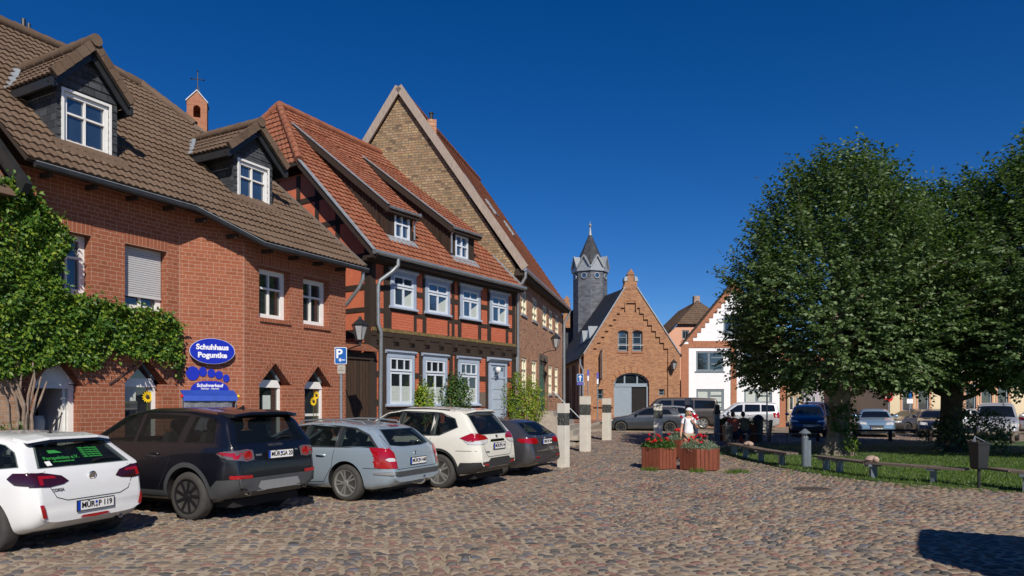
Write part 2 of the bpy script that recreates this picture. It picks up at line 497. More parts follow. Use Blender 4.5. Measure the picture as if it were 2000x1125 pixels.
plain('joint_sand', (0.34, 0.275, 0.195), 0.95, 0.35, 2, bump=0.6, bscale=60)

# ---------------------------------------------------------------- object helpers
def tag(o, label=None, cat=None, group=None, kind=None):
    if label: o['label'] = label
    if cat: o['category'] = cat
    if group: o['group'] = group
    if kind: o['kind'] = kind
    return o

def thing(name, label, cat, loc=(0, 0, 0), group=None, rz=0.0):
    o = bpy.data.objects.new(name, None)
    o.empty_display_size = 0.2
    COL.objects.link(o)
    o.location = loc
    o.rotation_euler = (0, 0, rz)
    return tag(o, label, cat, group)

def world_off(o):
    v = Vector((0, 0, 0))
    while o is not None:
        v += o.location
        o = o.parent
    return v

def add_uv(me):
    uvl = me.uv_layers.new(name='UVMap')
    n = len(me.loops)
    if n == 0: return
    vco = np.empty(len(me.vertices) * 3); me.vertices.foreach_get('co', vco); vco = vco.reshape(-1, 3)
    lv = np.empty(n, dtype=np.int32); me.loops.foreach_get('vertex_index', lv)
    pn = np.empty(len(me.polygons) * 3); me.polygons.foreach_get('normal', pn); pn = pn.reshape(-1, 3)
    lt = np.empty(len(me.polygons), dtype=np.int32); me.polygons.foreach_get('loop_total', lt)
    nn = np.repeat(pn, lt, axis=0)
    # canonical orientation so that opposite faces share the mapping
    t = np.stack([-nn[:, 1], nn[:, 0], np.zeros(n)], 1)
    ln = np.linalg.norm(t, axis=1)
    flat = ln < 1e-3
    t[flat] = (1, 0, 0); ln[flat] = 1
    t /= ln[:, None]
    b = np.cross(nn, t)
    co = vco[lv]
    u = (co * t).sum(1); v = (co * b).sum(1)
    uvl.data.foreach_set('uv', np.stack([u, v], 1).ravel())

def mesh_obj(name, verts, faces, mats, parent=None, fm=None, smooth=False, local=False, sharp=None, uv=True):
    me = bpy.data.meshes.new(name)
    me.from_pydata([tuple(v) for v in verts], [], faces)
    if isinstance(mats, str): mats = [mats]
    for m in mats: me.materials.append(MATS[m])
    if fm: me.polygons.foreach_set('material_index', fm)
    me.update()
    if uv: add_uv(me)
    if parent is not None and not local:
        off = world_off(parent)
        me.transform(Matrix.Translation(-off))
    if smooth:
        me.polygons.foreach_set('use_smooth', [True] * len(me.polygons))
        if sharp: me.set_sharp_from_angle(angle=R(sharp))
    o = bpy.data.objects.new(name, me)
    COL.objects.link(o)
    if parent is not None: o.parent = parent
    return o

class MB:
    def __init__(self):
        self.v = []; self.f = []; self.m = []
    def face(self, pts, m=0):
        i = len(self.v)
        self.v += [Vector(p) for p in pts]
        self.f.append(list(range(i, i + len(pts)))); self.m.append(m)
        return self
    def add(self, verts, faces, m=0):
        i = len(self.v)
        self.v += [Vector(p) for p in verts]
        for f in faces:
            self.f.append([a + i for a in f]); self.m.append(m)
        return self
    def hexa(self, p, m=0):
        self.add(p, [(0, 3, 2, 1), (4, 5, 6, 7), (0, 1, 5, 4), (1, 2, 6, 5), (2, 3, 7, 6), (3, 0, 4, 7)], m)
        return self
    def fbox(self, fr, s0, s1, n0, n1, z0, z1, m=0):
        if s0 > s1: s0, s1 = s1, s0
        if n0 > n1: n0, n1 = n1, n0
        if z0 > z1: z0, z1 = z1, z0
        P = [fr.pt(s, n, z) for z in (z0, z1) for s, n in ((s0, n0), (s0, n1), (s1, n1), (s1, n0))]
        return self.hexa(P, m)
    def box(self, c, sz, rz=0.0, m=0):
        c = Vector(c); x, y, z = sz[0] / 2, sz[1] / 2, sz[2] / 2
        M = Matrix.Rotation(rz, 3, 'Z')
        P = [c + M @ Vector((a, b, d)) for d in (-z, z) for a, b in ((-x, -y), (x, -y), (x, y), (-x, y))]
        return self.hexa(P, m)
    def bar(self, a, b, w, h=None, up=(0, 0, 1), m=0):
        a = Vector(a); b = Vector(b); h = h or w
        d = (b - a).normalized(); u = Vector(up)
        s = d.cross(u)
        if s.length < 1e-4: s = d.cross(Vector((1, 0, 0)))
        s.normalize(); u = s.cross(d).normalized()
        P = [q + s * i * w / 2 + u * j * h / 2 for q in (a, b) for i, j in ((-1, -1), (1, -1), (1, 1), (-1, 1))]
        return self.hexa(P, m)
    def tube(self, pts, r, seg=8, m=0, caps=True):
        pts = [Vector(p) for p in pts]
        rs = r if isinstance(r, (list, tuple)) else [r] * len(pts)
        i0 = len(self.v); prev = None
        for k, p in enumerate(pts):
            if k == 0: d = pts[1] - p
            elif k == len(pts) - 1: d = p - pts[k - 1]
            else: d = (pts[k + 1] - pts[k - 1])
            d.normalize()
            if prev is None:
                s = d.cross(Vector((0, 0, 1)))
                if s.length < 1e-3: s = Vector((1, 0, 0))
            else:
                s = prev - d * prev.dot(d)
            s.normalize(); prev = s; u = d.cross(s)
            for j in range(seg):
                a = 2 * math.pi * j / seg
                self.v.append(p + (s * math.cos(a) + u * math.sin(a)) * rs[k])
        for k in range(len(pts) - 1):
            for j in range(seg):
                j2 = (j + 1) % seg
                self.f.append([i0 + k * seg + j, i0 + k * seg + j2, i0 + (k + 1) * seg + j2, i0 + (k + 1) * seg + j]); self.m.append(m)
        if caps:
            self.f.append([i0 + j for j in range(seg)][::-1]); self.m.append(m)
            self.f.append([i0 + (len(pts) - 1) * seg + j for j in range(seg)]); self.m.append(m)
        return self
    def lathe(self, prof, c=(0, 0, 0), seg=16, axis='Z', m=0, phase=0.0, M=None):
        c = Vector(c); i0 = len(self.v)
        for r, z in prof:
            for j in range(seg):
                a = 2 * math.pi * j / seg + phase
                if axis == 'Z': p = Vector((r * math.cos(a), r * math.sin(a), z))
                else: p = Vector((r * math.cos(a), z, r * math.sin(a)))
                if M is not None: p = M @ p
                self.v.append(c + p)
        for k in range(len(prof) - 1):
            for j in range(seg):
                j2 = (j + 1) % seg
                self.f.append([i0 + k * seg + j, i0 + k * seg + j2, i0 + (k + 1) * seg + j2, i0 + (k + 1) * seg + j]); self.m.append(m)
        self.f.append([i0 + j for j in range(seg)][::-1]); self.m.append(m)
        self.f.append([i0 + (len(prof) - 1) * seg + j for j in range(seg)]); self.m.append(m)
        return self
    def prism(self, fr, poly, n0, n1, m=0):
        """polygon in (s, z) of a frame, between two depths"""
        k = len(poly)
        A = [fr.pt(s, n0, z) for s, z in poly]; B = [fr.pt(s, n1, z) for s, z in poly]
        i = len(self.v); self.v += A + B
        self.f.append([i + j for j in range(k)]); self.m.append(m)
        self.f.append([i + k + j for j in range(k)][::-1]); self.m.append(m)
        for j in range(k):
            j2 = (j + 1) % k
            self.f.append([i + j, i + k + j, i + k + j2, i + j2]); self.m.append(m)
        return self
    def build(self, name, mats, parent=None, smooth=False, local=False, sharp=40):
        return mesh_obj(name, self.v, self.f, mats, parent, self.m, smooth, local, sharp if smooth else None)

def inside(p, poly):
    x, y = p; c = False
    for i in range(len(poly)):
        x1, y1 = poly[i]; x2, y2 = poly[i - 1]
        if (y1 > y) != (y2 > y) and x < (x2 - x1) * (y - y1) / (y2 - y1) + x1: c = not c
    return c

def wall(mb, fr, outline, holes=(), n=0.0, depth=0.25, m=0, mj=None):
    """wall panel with openings (lists of (s, z)) and their reveals"""
    pts = []; edges = []
    for poly in [outline] + list(holes):
        i = len(pts); k = len(poly)
        pts += [Vector(p) for p in poly]
        edges += [(i + j, i + (j + 1) % k) for j in range(k)]
    r = delaunay_2d_cdt(pts, edges, [], 0, 1e-5)
    V, Fc = r[0], r[2]
    vs = [fr.pt(p[0], n, p[1]) for p in V]; fs = []
    for f in Fc:
        c = sum((V[i] for i in f), Vector((0, 0))) / len(f)
        if not inside(c, outline): continue
        if any(inside(c, h) for h in holes): continue
        fs.append(list(f))
    mb.add(vs, fs, m)
    for h in holes:
        for j in range(len(h)):
            a = h[j]; b = h[(j + 1) % len(h)]
            mb.face([fr.pt(a[0], n, a[1]), fr.pt(b[0], n, b[1]), fr.pt(b[0], n - depth, b[1]), fr.pt(a[0], n - depth, a[1])], m if mj is None else mj)

def rect(s0, s1, z0, z1):
    return [(s0, z0), (s1, z0), (s1, z1), (s0, z1)]

def window(parent, fr, s0, s1, z0, z1, n, fmat='white_paint', gmat='glass_dark', fw=0.07, vs=(0.5,), hs=(), bars=0.035, d=0.06, name='window', lights=None, blind=None, bmat='pale_sheet'):
    """frame with mullions (vs) and transoms (hs), its pane a sub-part"""
    b = MB()
    b.fbox(fr, s0, s0 + fw, n - d, n, z0, z1); b.fbox(fr, s1 - fw, s1, n - d, n, z0, z1)
    b.fbox(fr, s0 + fw, s1 - fw, n - d, n, z0, z0 + fw); b.fbox(fr, s0 + fw, s1 - fw, n - d, n, z1 - fw, z1)
    for v in vs:
        c = s0 + (s1 - s0) * v
        b.fbox(fr, c - bars / 2, c + bars / 2, n - d * 0.8, n - 0.008, z0 + fw, z1 - fw)
    for h in hs:
        c = z0 + (z1 - z0) * h
        b.fbox(fr, s0 + fw, s1 - fw, n - d * 0.85, n - 0.005, c - bars / 2, c + bars / 2)
    w = b.build(name, fmat, parent)
    g = MB().fbox(fr, s0 + fw * 0.5, s1 - fw * 0.5, n - d - 0.01, n - d * 0.7, z0 + fw * 0.5, z1 - fw * 0.5)
    g.build('pane', gmat, w)
    if blind:
        for (a0, a1, c0, c1) in blind:
            q = MB().fbox(fr, s0 + (s1 - s0) * a0, s0 + (s1 - s0) * a1, n - d * 0.7 + 0.001, n - d * 0.7 + 0.004, z0 + (z1 - z0) * c0, z0 + (z1 - z0) * c1)
            q.build('pale_sheet', bmat, w)
    return w

def clip_span(poly, v):
    xs = []
    for i in range(len(poly)):
        (u1, v1), (u2, v2) = poly[i], poly[i - 1]
        if (v1 <= v < v2) or (v2 <= v < v1):
            xs.append(u1 + (u2 - u1) * (v - v1) / (v2 - v1))
    return (min(xs), max(xs)) if len(xs) >= 2 else None

def tiled(name, pts, mat, parent, tw=0.3, row=0.33, amp=0.018, step=0.03, thick=0.05, per=6, under='timber', shape='pan', soffit=True):
    """roof slope: rows of tiles laid over the polygon, each row lapping the one below"""
    pts = [Vector(p) for p in pts]
    N = Vector((0, 0, 0))
    for i in range(len(pts)): N += (pts[i] - pts[0]).cross(pts[(i + 1) % len(pts)] - pts[0])
    N.normalize()
    if N.z < 0: N = -N
    T = Vector((-N.y, N.x, 0)).normalized(); B = N.cross(T)
    if B.z < 0: B = -B
    O = pts[0]
    poly = [((p - O).dot(T), (p - O).dot(B)) for p in pts]
    v0 = min(p[1] for p in poly); v1 = max(p[1] for p in poly)
    rows = max(1, int(math.ceil((v1 - v0) / row)))
    V = []; F = []; UV = []
    def h(u):
        x = (u / tw) % 1.0
        if shape == 'pan': return amp * (math.sin(2 * math.pi * x) + 0.35 * math.sin(4 * math.pi * x + 0.8))
        return amp * (1.0 if 0.04 < x < 0.96 else -0.4)
    eps = 1e-4
    for k in range(rows):
        a0_ = v0 + k * row; b0_ = min(a0_ + row, v1)
        sa = clip_span(poly, a0_ + eps); sb = clip_span(poly, b0_ - eps)
        sl = 8 if not sa or not sb or abs(sa[0] - sb[0]) > 0.45 or abs(sa[1] - sb[1]) > 0.45 else 1
        jit = random.uniform(-0.003, 0.003)
        for q in range(sl):
            a = a0_ + (b0_ - a0_) * q / sl; b = a0_ + (b0_ - a0_) * (q + 1) / sl
            sa = clip_span(poly, a + eps); sb = clip_span(poly, b - eps)
            if not sa or not sb: continue
            n = max(1, int(max(sa[1] - sa[0], sb[1] - sb[0]) / tw * per))
            i0 = len(V)
            for vv, sp, hh in ((a, sa, step * (1 - q / sl)), (b, sb, step * (1 - (q + 1) / sl))):
                for j in range(n + 1):
                    u = sp[0] + (sp[1] - sp[0]) * j / n
                    V.append(O + T * u + B * vv + N * (0.03 + h(u) + hh + jit)); UV.append((u, vv))
            for j in range(n): F.append((i0 + j, i0 + j + 1, i0 + n + 1 + j + 1, i0 + n + 1 + j))
            if q: continue
            i1 = len(V)
            for j in range(n + 1):
                u = sa[0] + (sa[1] - sa[0]) * j / n
                V.append(O + T * u + B * (a + 0.002) + N * (0.028 + h(u) - 0.012 + jit)); UV.append((u, a))
            for j in range(n): F.append((i1 + j, i1 + j + 1, i0 + j + 1, i0 + j))
    # boarding under the tiles
    k = len(pts); i = len(V)
    V += [p + N * 0.006 for p in pts] + [p - N * thick for p in pts]; UV += [(0, 0)] * (2 * k)
    nf = len(F)
    F.append(list(range(i, i + k))); F.append(list(range(i + k, i + 2 * k))[::-1])
    for j in range(k):
        j2 = (j + 1) % k
        F.append([i + j, i + k + j, i + k + j2, i + j2])
    fm = [0] * nf + [1] * (len(F) - nf)
    o = mesh_obj(name, V, F, [mat, under], parent, fm, uv=False)
    me = o.data
    uvl = me.uv_layers.new(name='UVMap')
    lv = np.empty(len(me.loops), dtype=np.int32); me.loops.foreach_get('vertex_index', lv)
    uvl.data.foreach_set('uv', np.array(UV, dtype=np.float32)[lv].ravel())
    return o

def ridge_caps(mb, a, b, r=0.11, step=0.33, m=0):
    a = Vector(a); b = Vector(b); L = (b - a).length; n = max(1, int(L / step)); d = (b - a).normalized()
    for k in range(n):
        p = a + d * (k * L / n - 0.02); q = a + d * ((k + 1) * L / n + 0.01)
        mb.tube([p, q], [r * 1.08, r * 0.93], 10, m)

def text_obj(name, s, size, M, mat, parent=None, extrude=0.002, align='CENTER', bold=0.0, sx=1.0):
    cu = bpy.data.curves.new(name, 'FONT')
    cu.body = s; cu.size = size; cu.extrude = extrude; cu.align_x = align; cu.align_y = 'CENTER'
    cu.offset = bold; cu.resolution_u = 3
    tmp = bpy.data.objects.new('tmp', cu); COL.objects.link(tmp)
    dg = bpy.context.evaluated_depsgraph_get()
    me = bpy.data.meshes.new_from_object(tmp.evaluated_get(dg))
    bpy.data.objects.remove(tmp)
    me.transform(M @ Matrix.Diagonal((sx, 1, 1, 1)))
    me.materials.clear(); me.materials.append(MATS[mat])
    if parent is not None and not name.startswith('~'):
        pass
    o = bpy.data.objects.new(name, me); COL.objects.link(o)
    o.parent = parent
    return o

def text_on(name, s, size, fr, sc, n, zc, mat, parent, **kw):
    """text on a facade plane; reads from outside"""
    off = world_off(parent)
    X = fr.D; Z = fr.N; Y = Vector((0, 0, 1))
    if X.cross(Y).dot(Z) < 0: X = -X
    M = Matrix((X, Y, Z)).transposed().to_4x4()
    M.translation = fr.pt(sc, n, zc) - off
    return text_obj(name, s, size, M, mat, parent, **kw)

def np_mesh(name, V, F, mat, parent=None, uv=False, smooth=False):
    """fast mesh from arrays; F is (k, 3) or (k, 4)"""
    me = bpy.data.meshes.new(name)
    V = np.asarray(V, dtype=np.float32)
    if parent is not None: V = V - np.array(world_off(parent), dtype=np.float32)
    F = np.asarray(F, dtype=np.int32)
    k = F.shape[1]
    me.vertices.add(len(V)); me.vertices.foreach_set('co', V.ravel())
    me.loops.add(F.size); me.loops.foreach_set('vertex_index', F.ravel())
    me.polygons.add(len(F)); me.polygons.foreach_set('loop_start', np.arange(0, F.size, k, dtype=np.int32))
    me.materials.append(MATS[mat])
    if smooth: me.polygons.foreach_set('use_smooth', np.ones(len(F), dtype=bool))
    me.update(calc_edges=True)
    o = bpy.data.objects.new(name, me); COL.objects.link(o)
    if parent is not None: o.parent = parent
    return o

def leaf_arrays(P, A, Nn, size, width=0.62):
    """P base points, A axis of leaf, Nn leaf normal, size per leaf -> folded leaves"""
    A = A / np.linalg.norm(A, axis=1)[:, None]
    S = np.cross(A, Nn); S /= (np.linalg.norm(S, axis=1)[:, None] + 1e-9)
    U = np.cross(S, A)
    s = size[:, None]
    v0 = P; v1 = P + A * s * 0.45 + S * s * width * 0.5 + U * s * 0.06
    v3 = P + A * s * 0.45 - S * s * width * 0.5 + U * s * 0.06
    v2 = P + A * s - U * s * 0.1
    V = np.stack([v0, v1, v2, v3], 1).reshape(-1, 3)
    n = len(P)
    b = np.arange(n) * 4
    F = np.concatenate([np.stack([b, b + 1, b + 2], 1), np.stack([b, b + 2, b + 3], 1)])
    return V, F

def unit(n):
    v = np.random.normal(size=(n, 3)); return v / np.linalg.norm(v, axis=1)[:, None]
# ================================================================ GROUND
def S(t):
    t = np.clip(t, 0.0, 1.0); return t * t * (3 - 2 * t)
def gz(x, y):
    return 0.45 * S((np.asarray(y) - 30.0) / 18.0) * (1 - S((np.asarray(x) - 8.0) / 6.0))
def gzf(x, y): return float(gz(x, y))

def sheet(name, xs, ys, mat, off=0.0, kind='structure'):
    X, Y = np.meshgrid(xs, ys)
    V = np.stack([X, Y, gz(X, Y) + off], -1).reshape(-1, 3)
    nx, ny = len(xs), len(ys)
    i = (np.arange(ny - 1)[:, None] * nx + np.arange(nx - 1)[None, :]).ravel()
    F = np.stack([i, i + 1, i + nx + 1, i + nx], 1)
    o = np_mesh(name, V, F, mat)
    o['kind'] = kind
    return o

xs = np.concatenate([[-1500, -400, -120, -60], np.arange(-30, 45, 1.0), [60, 120, 400, 1500]])
ys = np.concatenate([[-1500, -400, -100, -40], np.arange(-20, 70, 1.0), [90, 140, 400, 1500]])
sheet('ground', xs, ys, 'cobbles')
sheet('paving_joints', np.arange(-12, 32.1, 1.0), np.arange(3, 40.1, 1.0), 'joint_sand', 0.004)

LAWN = [(7.05, 24.6), (7.1, 23.3), (7.2, 21), (7.3, 19.2), (7.57, 17), (8.2, 15.7), (8.95, 14.95), (9.5, 14.6), (10.3, 14.1), (12, 13.5), (16, 13.0), (24, 13.2), (30, 16), (30, 30), (23.4, 31.5), (17.3, 31.5), (11, 30), (9.0, 28.5), (7.6, 26.5)]
PAVE = [(1.15, 30.0), (1.75, 31.6), (3.0, 36.5), (4.6, 41.5), (5.9, 45.5), (8.0, 47.2), (8.5, 47.6)]

def inside_np(P, poly):
    x, y = P[:, 0], P[:, 1]; c = np.zeros(len(P), bool)
    for i in range(len(poly)):
        x1, y1 = poly[i]; x2, y2 = poly[i - 1]
        if y1 == y2: continue
        k = ((y1 > y) != (y2 > y)) & (x < (x2 - x1) * (y - y1) / (y2 - y1) + x1)
        c ^= k
    return c

def stones():
    px, py = 0.160, 0.130
    ys = np.arange(4.2, 38, py)
    P = []
    for k, y in enumerate(ys):
        x0 = max(-11.5, -0.80 * y - 0.8); x1 = min(30, 0.80 * y + 1.2)
        x = np.arange(x0, x1, px) + (k % 2) * px / 2
        P.append(np.stack([x, np.full_like(x, y)], 1))
    P = np.concatenate(P)
    P += np.random.uniform(-1, 1, P.shape) * (0.035, 0.028)
    keep = ~inside_np(P, LAWN)
    # behind the kerb stands the pavement
    d = np.array([math.sin(R(32)), math.cos(R(32))]); nrm = np.array([d[1], -d[0]])
    off = (P - np.array([-5.2, 18.0])) @ nrm
    keep &= ~((off < 0.9) & (P[:, 1] < 31))
    kx = np.interp(P[:, 1], [p[1] for p in PAVE], [p[0] for p in PAVE])
    keep &= ~((P[:, 1] >= 29.5) & (P[:, 0] < kx + 0.15))
    P = P[keep]
    n = len(P)
    seg = 8
    rx = np.random.uniform(0.050, 0.090, n); ry = np.random.uniform(0.040, 0.064, n)
    rot = np.random.uniform(-0.5, 0.5, n); h = np.random.uniform(0.016, 0.036, n)
    ang = np.arange(seg) * 2 * math.pi / seg
    wob = 1 + np.random.uniform(-0.14, 0.14, (n, seg))
    ex = np.sign(np.cos(ang)) * np.abs(np.cos(ang)) ** 0.8; ey = np.sign(np.sin(ang)) * np.abs(np.sin(ang)) ** 0.8
    lx = ex[None] * rx[:, None] * wob; ly = ey[None] * ry[:, None] * wob
    cx = lx * np.cos(rot)[:, None] - ly * np.sin(rot)[:, None]; cy = lx * np.sin(rot)[:, None] + ly * np.cos(rot)[:, None]
    z0 = gz(P[:, 0], P[:, 1])
    h *= 0.85 + 0.35 * np.sin(P[:, 0] * 0.9 + 1.5 * np.sin(P[:, 1] * 0.5)) * np.sin(P[:, 1] * 0.7 + P[:, 0] * 0.3)
    tilt = np.random.uniform(-0.10, 0.10, (n, 2))
    rings = []
    for f, hz in ((1.0, -0.05), (0.9, 0.5), (0.55, 0.93)):
        xx = cx * f; yy = cy * f
        zz = z0[:, None] + h[:, None] * hz + (xx * tilt[:, :1] + yy * tilt[:, 1:]) * (0 if hz < 0 else 1)
        rings.append(np.stack([P[:, :1] + xx, P[:, 1:] + yy, zz], -1))
    top = np.stack([P[:, 0], P[:, 1], z0 + h], -1)[:, None]
    V = np.concatenate(rings + [top], 1)
    m = V.shape[1]
    b = (np.arange(n) * m)[:, None]
    F = []
    for k in range(2):
        for j in range(seg):
            j2 = (j + 1) % seg
            q = [k * seg + j, k * seg + j2, (k + 1) * seg + j2, (k + 1) * seg + j]
            F.append(b + np.array([[q[0], q[1], q[2]]])); F.append(b + np.array([[q[0], q[2], q[3]]]))
    for j in range(seg): F.append(b + np.array([[2 * seg + j, 2 * seg + (j + 1) % seg, 3 * seg]]))
    o = np_mesh('cobblestones', V.reshape(-1, 3), np.concatenate(F), 'stones', smooth=True)
    tag(o, 'rounded field stones set close together across the square', 'cobblestones', kind='stuff')
stones()

def poly_sheet(name, poly, z, mat, kind=None, thick=0.0, parent=None, drape=False, mats=None):
    k = len(poly)
    zz = [z + (gzf(*p) if drape else 0) for p in poly]
    V = [(p[0], p[1], q) for p, q in zip(poly, zz)] ; F = [list(range(k))]
    if thick:
        V += [(p[0], p[1], q - thick) for p, q in zip(poly, zz)]
        F += [[j, k + j, k + (j + 1) % k, (j + 1) % k] for j in range(k)]
    o = mesh_obj(name, V, F, mat, parent)
    if kind: o['kind'] = kind
    return o

poly_sheet('lawn', LAWN, 0.035, 'lawn_soil', 'structure', 0.05)

# pavement in front of the houses, with its kerb
def pt2(base, ang, s, n):
    a = R(ang); return (base[0] + math.sin(a) * s + math.cos(a) * n, base[1] + math.cos(a) * s - math.sin(a) * n)
near = [pt2((-5.2, 18.0), 32, s, 0.75) for s in (-16, -10, -5, 0, 4, 8, 11, 13.6)]
kerbline = near + [p for p in PAVE[1:]]
back = [(9.2, 58.0), (2.5, 58.0), (-3, 30), (-14, 12), (-16, 4)]
def strip(name, line, w, z0, z1, mat, kind):
    b = MB()
    for i in range(len(line) - 1):
        a = Vector((*line[i], 0)); c = Vector((*line[i + 1], 0))
        d = (c - a).normalized(); nn = Vector((-d.y, d.x, 0)) * w
        za, zc = gzf(a.x, a.y), gzf(c.x, c.y)
        P = [a, a + nn, c + nn, c]
        gzs = [za, za, zc, zc]
        b.hexa([p + Vector((0, 0, g + z0)) for p, g in zip(P, gzs)] + [p + Vector((0, 0, g + z1)) for p, g in zip(P, gzs)])
    o = b.build(name, mat); o['kind'] = kind
    return o
strip('kerb', kerbline, 0.14, -0.02, 0.12, 'kerb_stone', 'structure')
pv = MB()
inner = [(p[0] - 0.13, p[1] + 0.05) for p in kerbline]
for i in range(len(inner) - 1):
    a, c = inner[i], inner[i + 1]
    qa = (a[0] - 8, a[1] + 5); qc = (c[0] - 8, c[1] + 5)
    pv.face([(x, y, gzf(x, y) + 0.112) for x, y in (a, c, qc, qa)])
pv.build('pavement', 'paving_brick')['kind'] = 'structure'
poly_sheet('church_forecourt', [(5.4, 44.3), (8.2, 47.1), (8.2, 49.6), (-1, 49.6), (-1, 44.3)], 0.115, 'paving_brick', 'structure', 0.0, drape=True)

# grass blades along the sunny rim of the lawn and round the trees
def grass():
    n0 = 90000
    x = np.random.uniform(7, 21, n0); y = np.random.uniform(13, 28, n0)
    P = np.stack([x, y], 1)
    P = P[inside_np(P, LAWN)]
    keep = np.random.uniform(0, 1, len(P)) < np.clip(1.5 - (P[:, 1] - 13) / 9.0, 0.18, 1)
    P = P[keep]
    # tufts that grow in the joints near the rim
    t = np.random.uniform(0, 1, 260)
    L = np.array(LAWN[0:11]); idx = (t * (len(L) - 1)).astype(int); fr = t * (len(L) - 1) - idx
    C_ = L[idx] * (1 - fr[:, None]) + L[idx + 1] * fr[:, None] + np.random.normal(0, 0.28, (260, 2)) - (0.15, 0.2)
    T_ = (C_[:, None] + np.random.normal(0, 0.05, (260, 14, 2))).reshape(-1, 2)
    C2 = np.array([(5.55, 17.65), (5.75, 17.75), (4.75, 17.95), (3.6, 18.3)])
    T2 = (C2[:, None] + np.random.normal(0, 0.10, (4, 170, 2))).reshape(-1, 2)
    z = np.concatenate([np.full(len(P), 0.03), np.full(len(T_), 0.005), np.full(len(T2), 0.005)])
    hh = np.concatenate([np.random.uniform(0.03, 0.085, len(P)), np.random.uniform(0.02, 0.05, len(T_)), np.random.uniform(0.04, 0.14, len(T2))])
    P = np.concatenate([P, T_, T2])
    n = len(P)
    a = np.random.uniform(0, 2 * math.pi, n); w = np.random.uniform(0.006, 0.013, n)
    lean = np.random.normal(0, 0.035, (n, 2))
    b0 = np.stack([P[:, 0] - np.cos(a) * w, P[:, 1] - np.sin(a) * w, z], 1)
    b1 = np.stack([P[:, 0] + np.cos(a) * w, P[:, 1] + np.sin(a) * w, z], 1)
    tp = np.stack([P[:, 0] + lean[:, 0], P[:, 1] + lean[:, 1], z + hh], 1)
    V = np.stack([b0, b1, tp], 1).reshape(-1, 3)
    o = np_mesh('grass', V, np.arange(n * 3).reshape(-1, 3), 'grass_blades')
    tag(o, 'short green grass of the lawn under the trees', 'grass', kind='stuff')
grass()

mh = MB().lathe([(0.36, 0.0), (0.36, 0.034), (0.30, 0.036), (0.30, 0.030), (0.02, 0.030)], (6.14, 14.3, 0), 24)
for k in range(-3, 4): mh.box((6.14 + k * 0.08, 14.3, 0.034), (0.03, 0.5 - abs(k) * 0.06, 0.008))
tag(mh.build('manhole_cover', 'manhole_iron'), 'round iron manhole cover set in the cobbles', 'manhole cover')
# ================================================================ SHOP HOUSE (brick, brown tiles)
FR = Frame((-6.08, 15.9), 28)
LA = -0.66            # the left wing stands back by this much
SL, SRT = -1.143, 3.40
SHOPL = -4.35         # left end of the left wing
FL = Frame(tuple(FR.pt(0, LA, 0).xy), 28)
pa = FR.pt(SL, LA, 0); pb = FR.pt(0, 0, 0)
cd = (pb - pa).normalized()
FC = WFrame(pa, cd, Vector((cd.y, -cd.x, 0)))
CW = (pb - pa).length
TAN = 0.885
def roof_z(n): return 5.40 + TAN * (0.5 - n)
RP = FR.pt(0, 0.5, 5.40)
RN = (FR.N * TAN + Vector((0, 0, 1))).normalized()
def onroof(px, py): return hit(px, py, RP, RN)
WT = 5.55
shop = thing('shop_house', 'red brick shop house with brown tiled roof and two slate dormers', 'house', FR.pt(0, 0, 0))

def pick(fr, *pts, n=0.0): return [fr.uv(x, y, n) for x, y in pts]
def win_rect(fr, xl, xr, yt_l, yb_r):
    s0, z1 = fr.uv(xl, yt_l); s1, z0 = fr.uv(xr, yb_r); return rect(s0, s1, z0, z1)
DEP = 0.27
b = MB()
# left wing
w1 = rect(FL.uv(104, 450)[0], FL.uv(178, 461)[0], FL.uv(178, 578)[1], FL.uv(178, 461)[1])
w2 = win_rect(FL, 244, 326, 475, 612)
def pentagon(fr, xl, xr, ys_l, ap, ztop_w, zb, shoulder=0.06):
    s0, z = fr.uv(xl, ys_l); s1, _ = fr.uv(xr, ys_l); sa, za = fr.uv(*ap)
    sa = (s0 + s1) / 2
    return [(s0 + 0.02, zb), (s1 - shoulder, zb), (s1 - shoulder, z), (s1, z), (sa, za), (s0, z), (s0 + 0.02, z)]
t1 = pentagon(FL, 242, 328, 749, (285, 701), 0, 0.45, 0.14)
dr = pentagon(FL, 64, 163, 752, (113, 690), 0, 0.14, 0.05)
t2 = pentagon(FR, 505, 568, 751, (539, 709), 0, 0.45, 0.14)
t3 = pentagon(FR, 593.7, 647, 754, (622, 715), 0, 0.45, 0.12)
w3 = rect(FR.uv(506, 520)[0], FR.uv(567, 533)[0], FR.uv(506, 619)[1], FR.uv(506, 520)[1])
w4 = rect(FR.uv(592, 540)[0], FR.uv(644, 553)[0], FR.uv(592, 632)[1], FR.uv(592, 540)[1])
sl0 = SHOPL; slc = SL
def lf(s): return s     # FL shares s with FR
wall(b, FL, rect(sl0, slc, 0, 6.0), [w1, w2, t1, dr], depth=DEP)
wall(b, FC, [(0, 0), (CW, 0), (CW, 5.7), (0, 6.0)], [])
wall(b, FR, rect(0, SRT, 0, WT), [w3, w4, t2, t3], depth=DEP)
# right end wall, gable and rear
b.face([FR.pt(SRT, 0, 0), FR.pt(SRT, -7.5, 0), FR.pt(SRT, -7.5, 6), FR.pt(SRT, -5.0, 9.0), FR.pt(SRT, 0, WT)])
b.face([FL.pt(sl0, 0, 0), FL.pt(sl0, -7, 0), FL.pt(sl0, -7, 6.0), FL.pt(sl0, -4.3, 10.0), FL.pt(sl0, 0, 6.0)])
b.face([FR.pt(SRT, -7.5, 0), FR.pt(SHOPL, -7.5, 0), FR.pt(SHOPL, -7.5, 6), FR.pt(SRT, -7.5, 6)])
b.build('wall', 'brick_shop', shop)
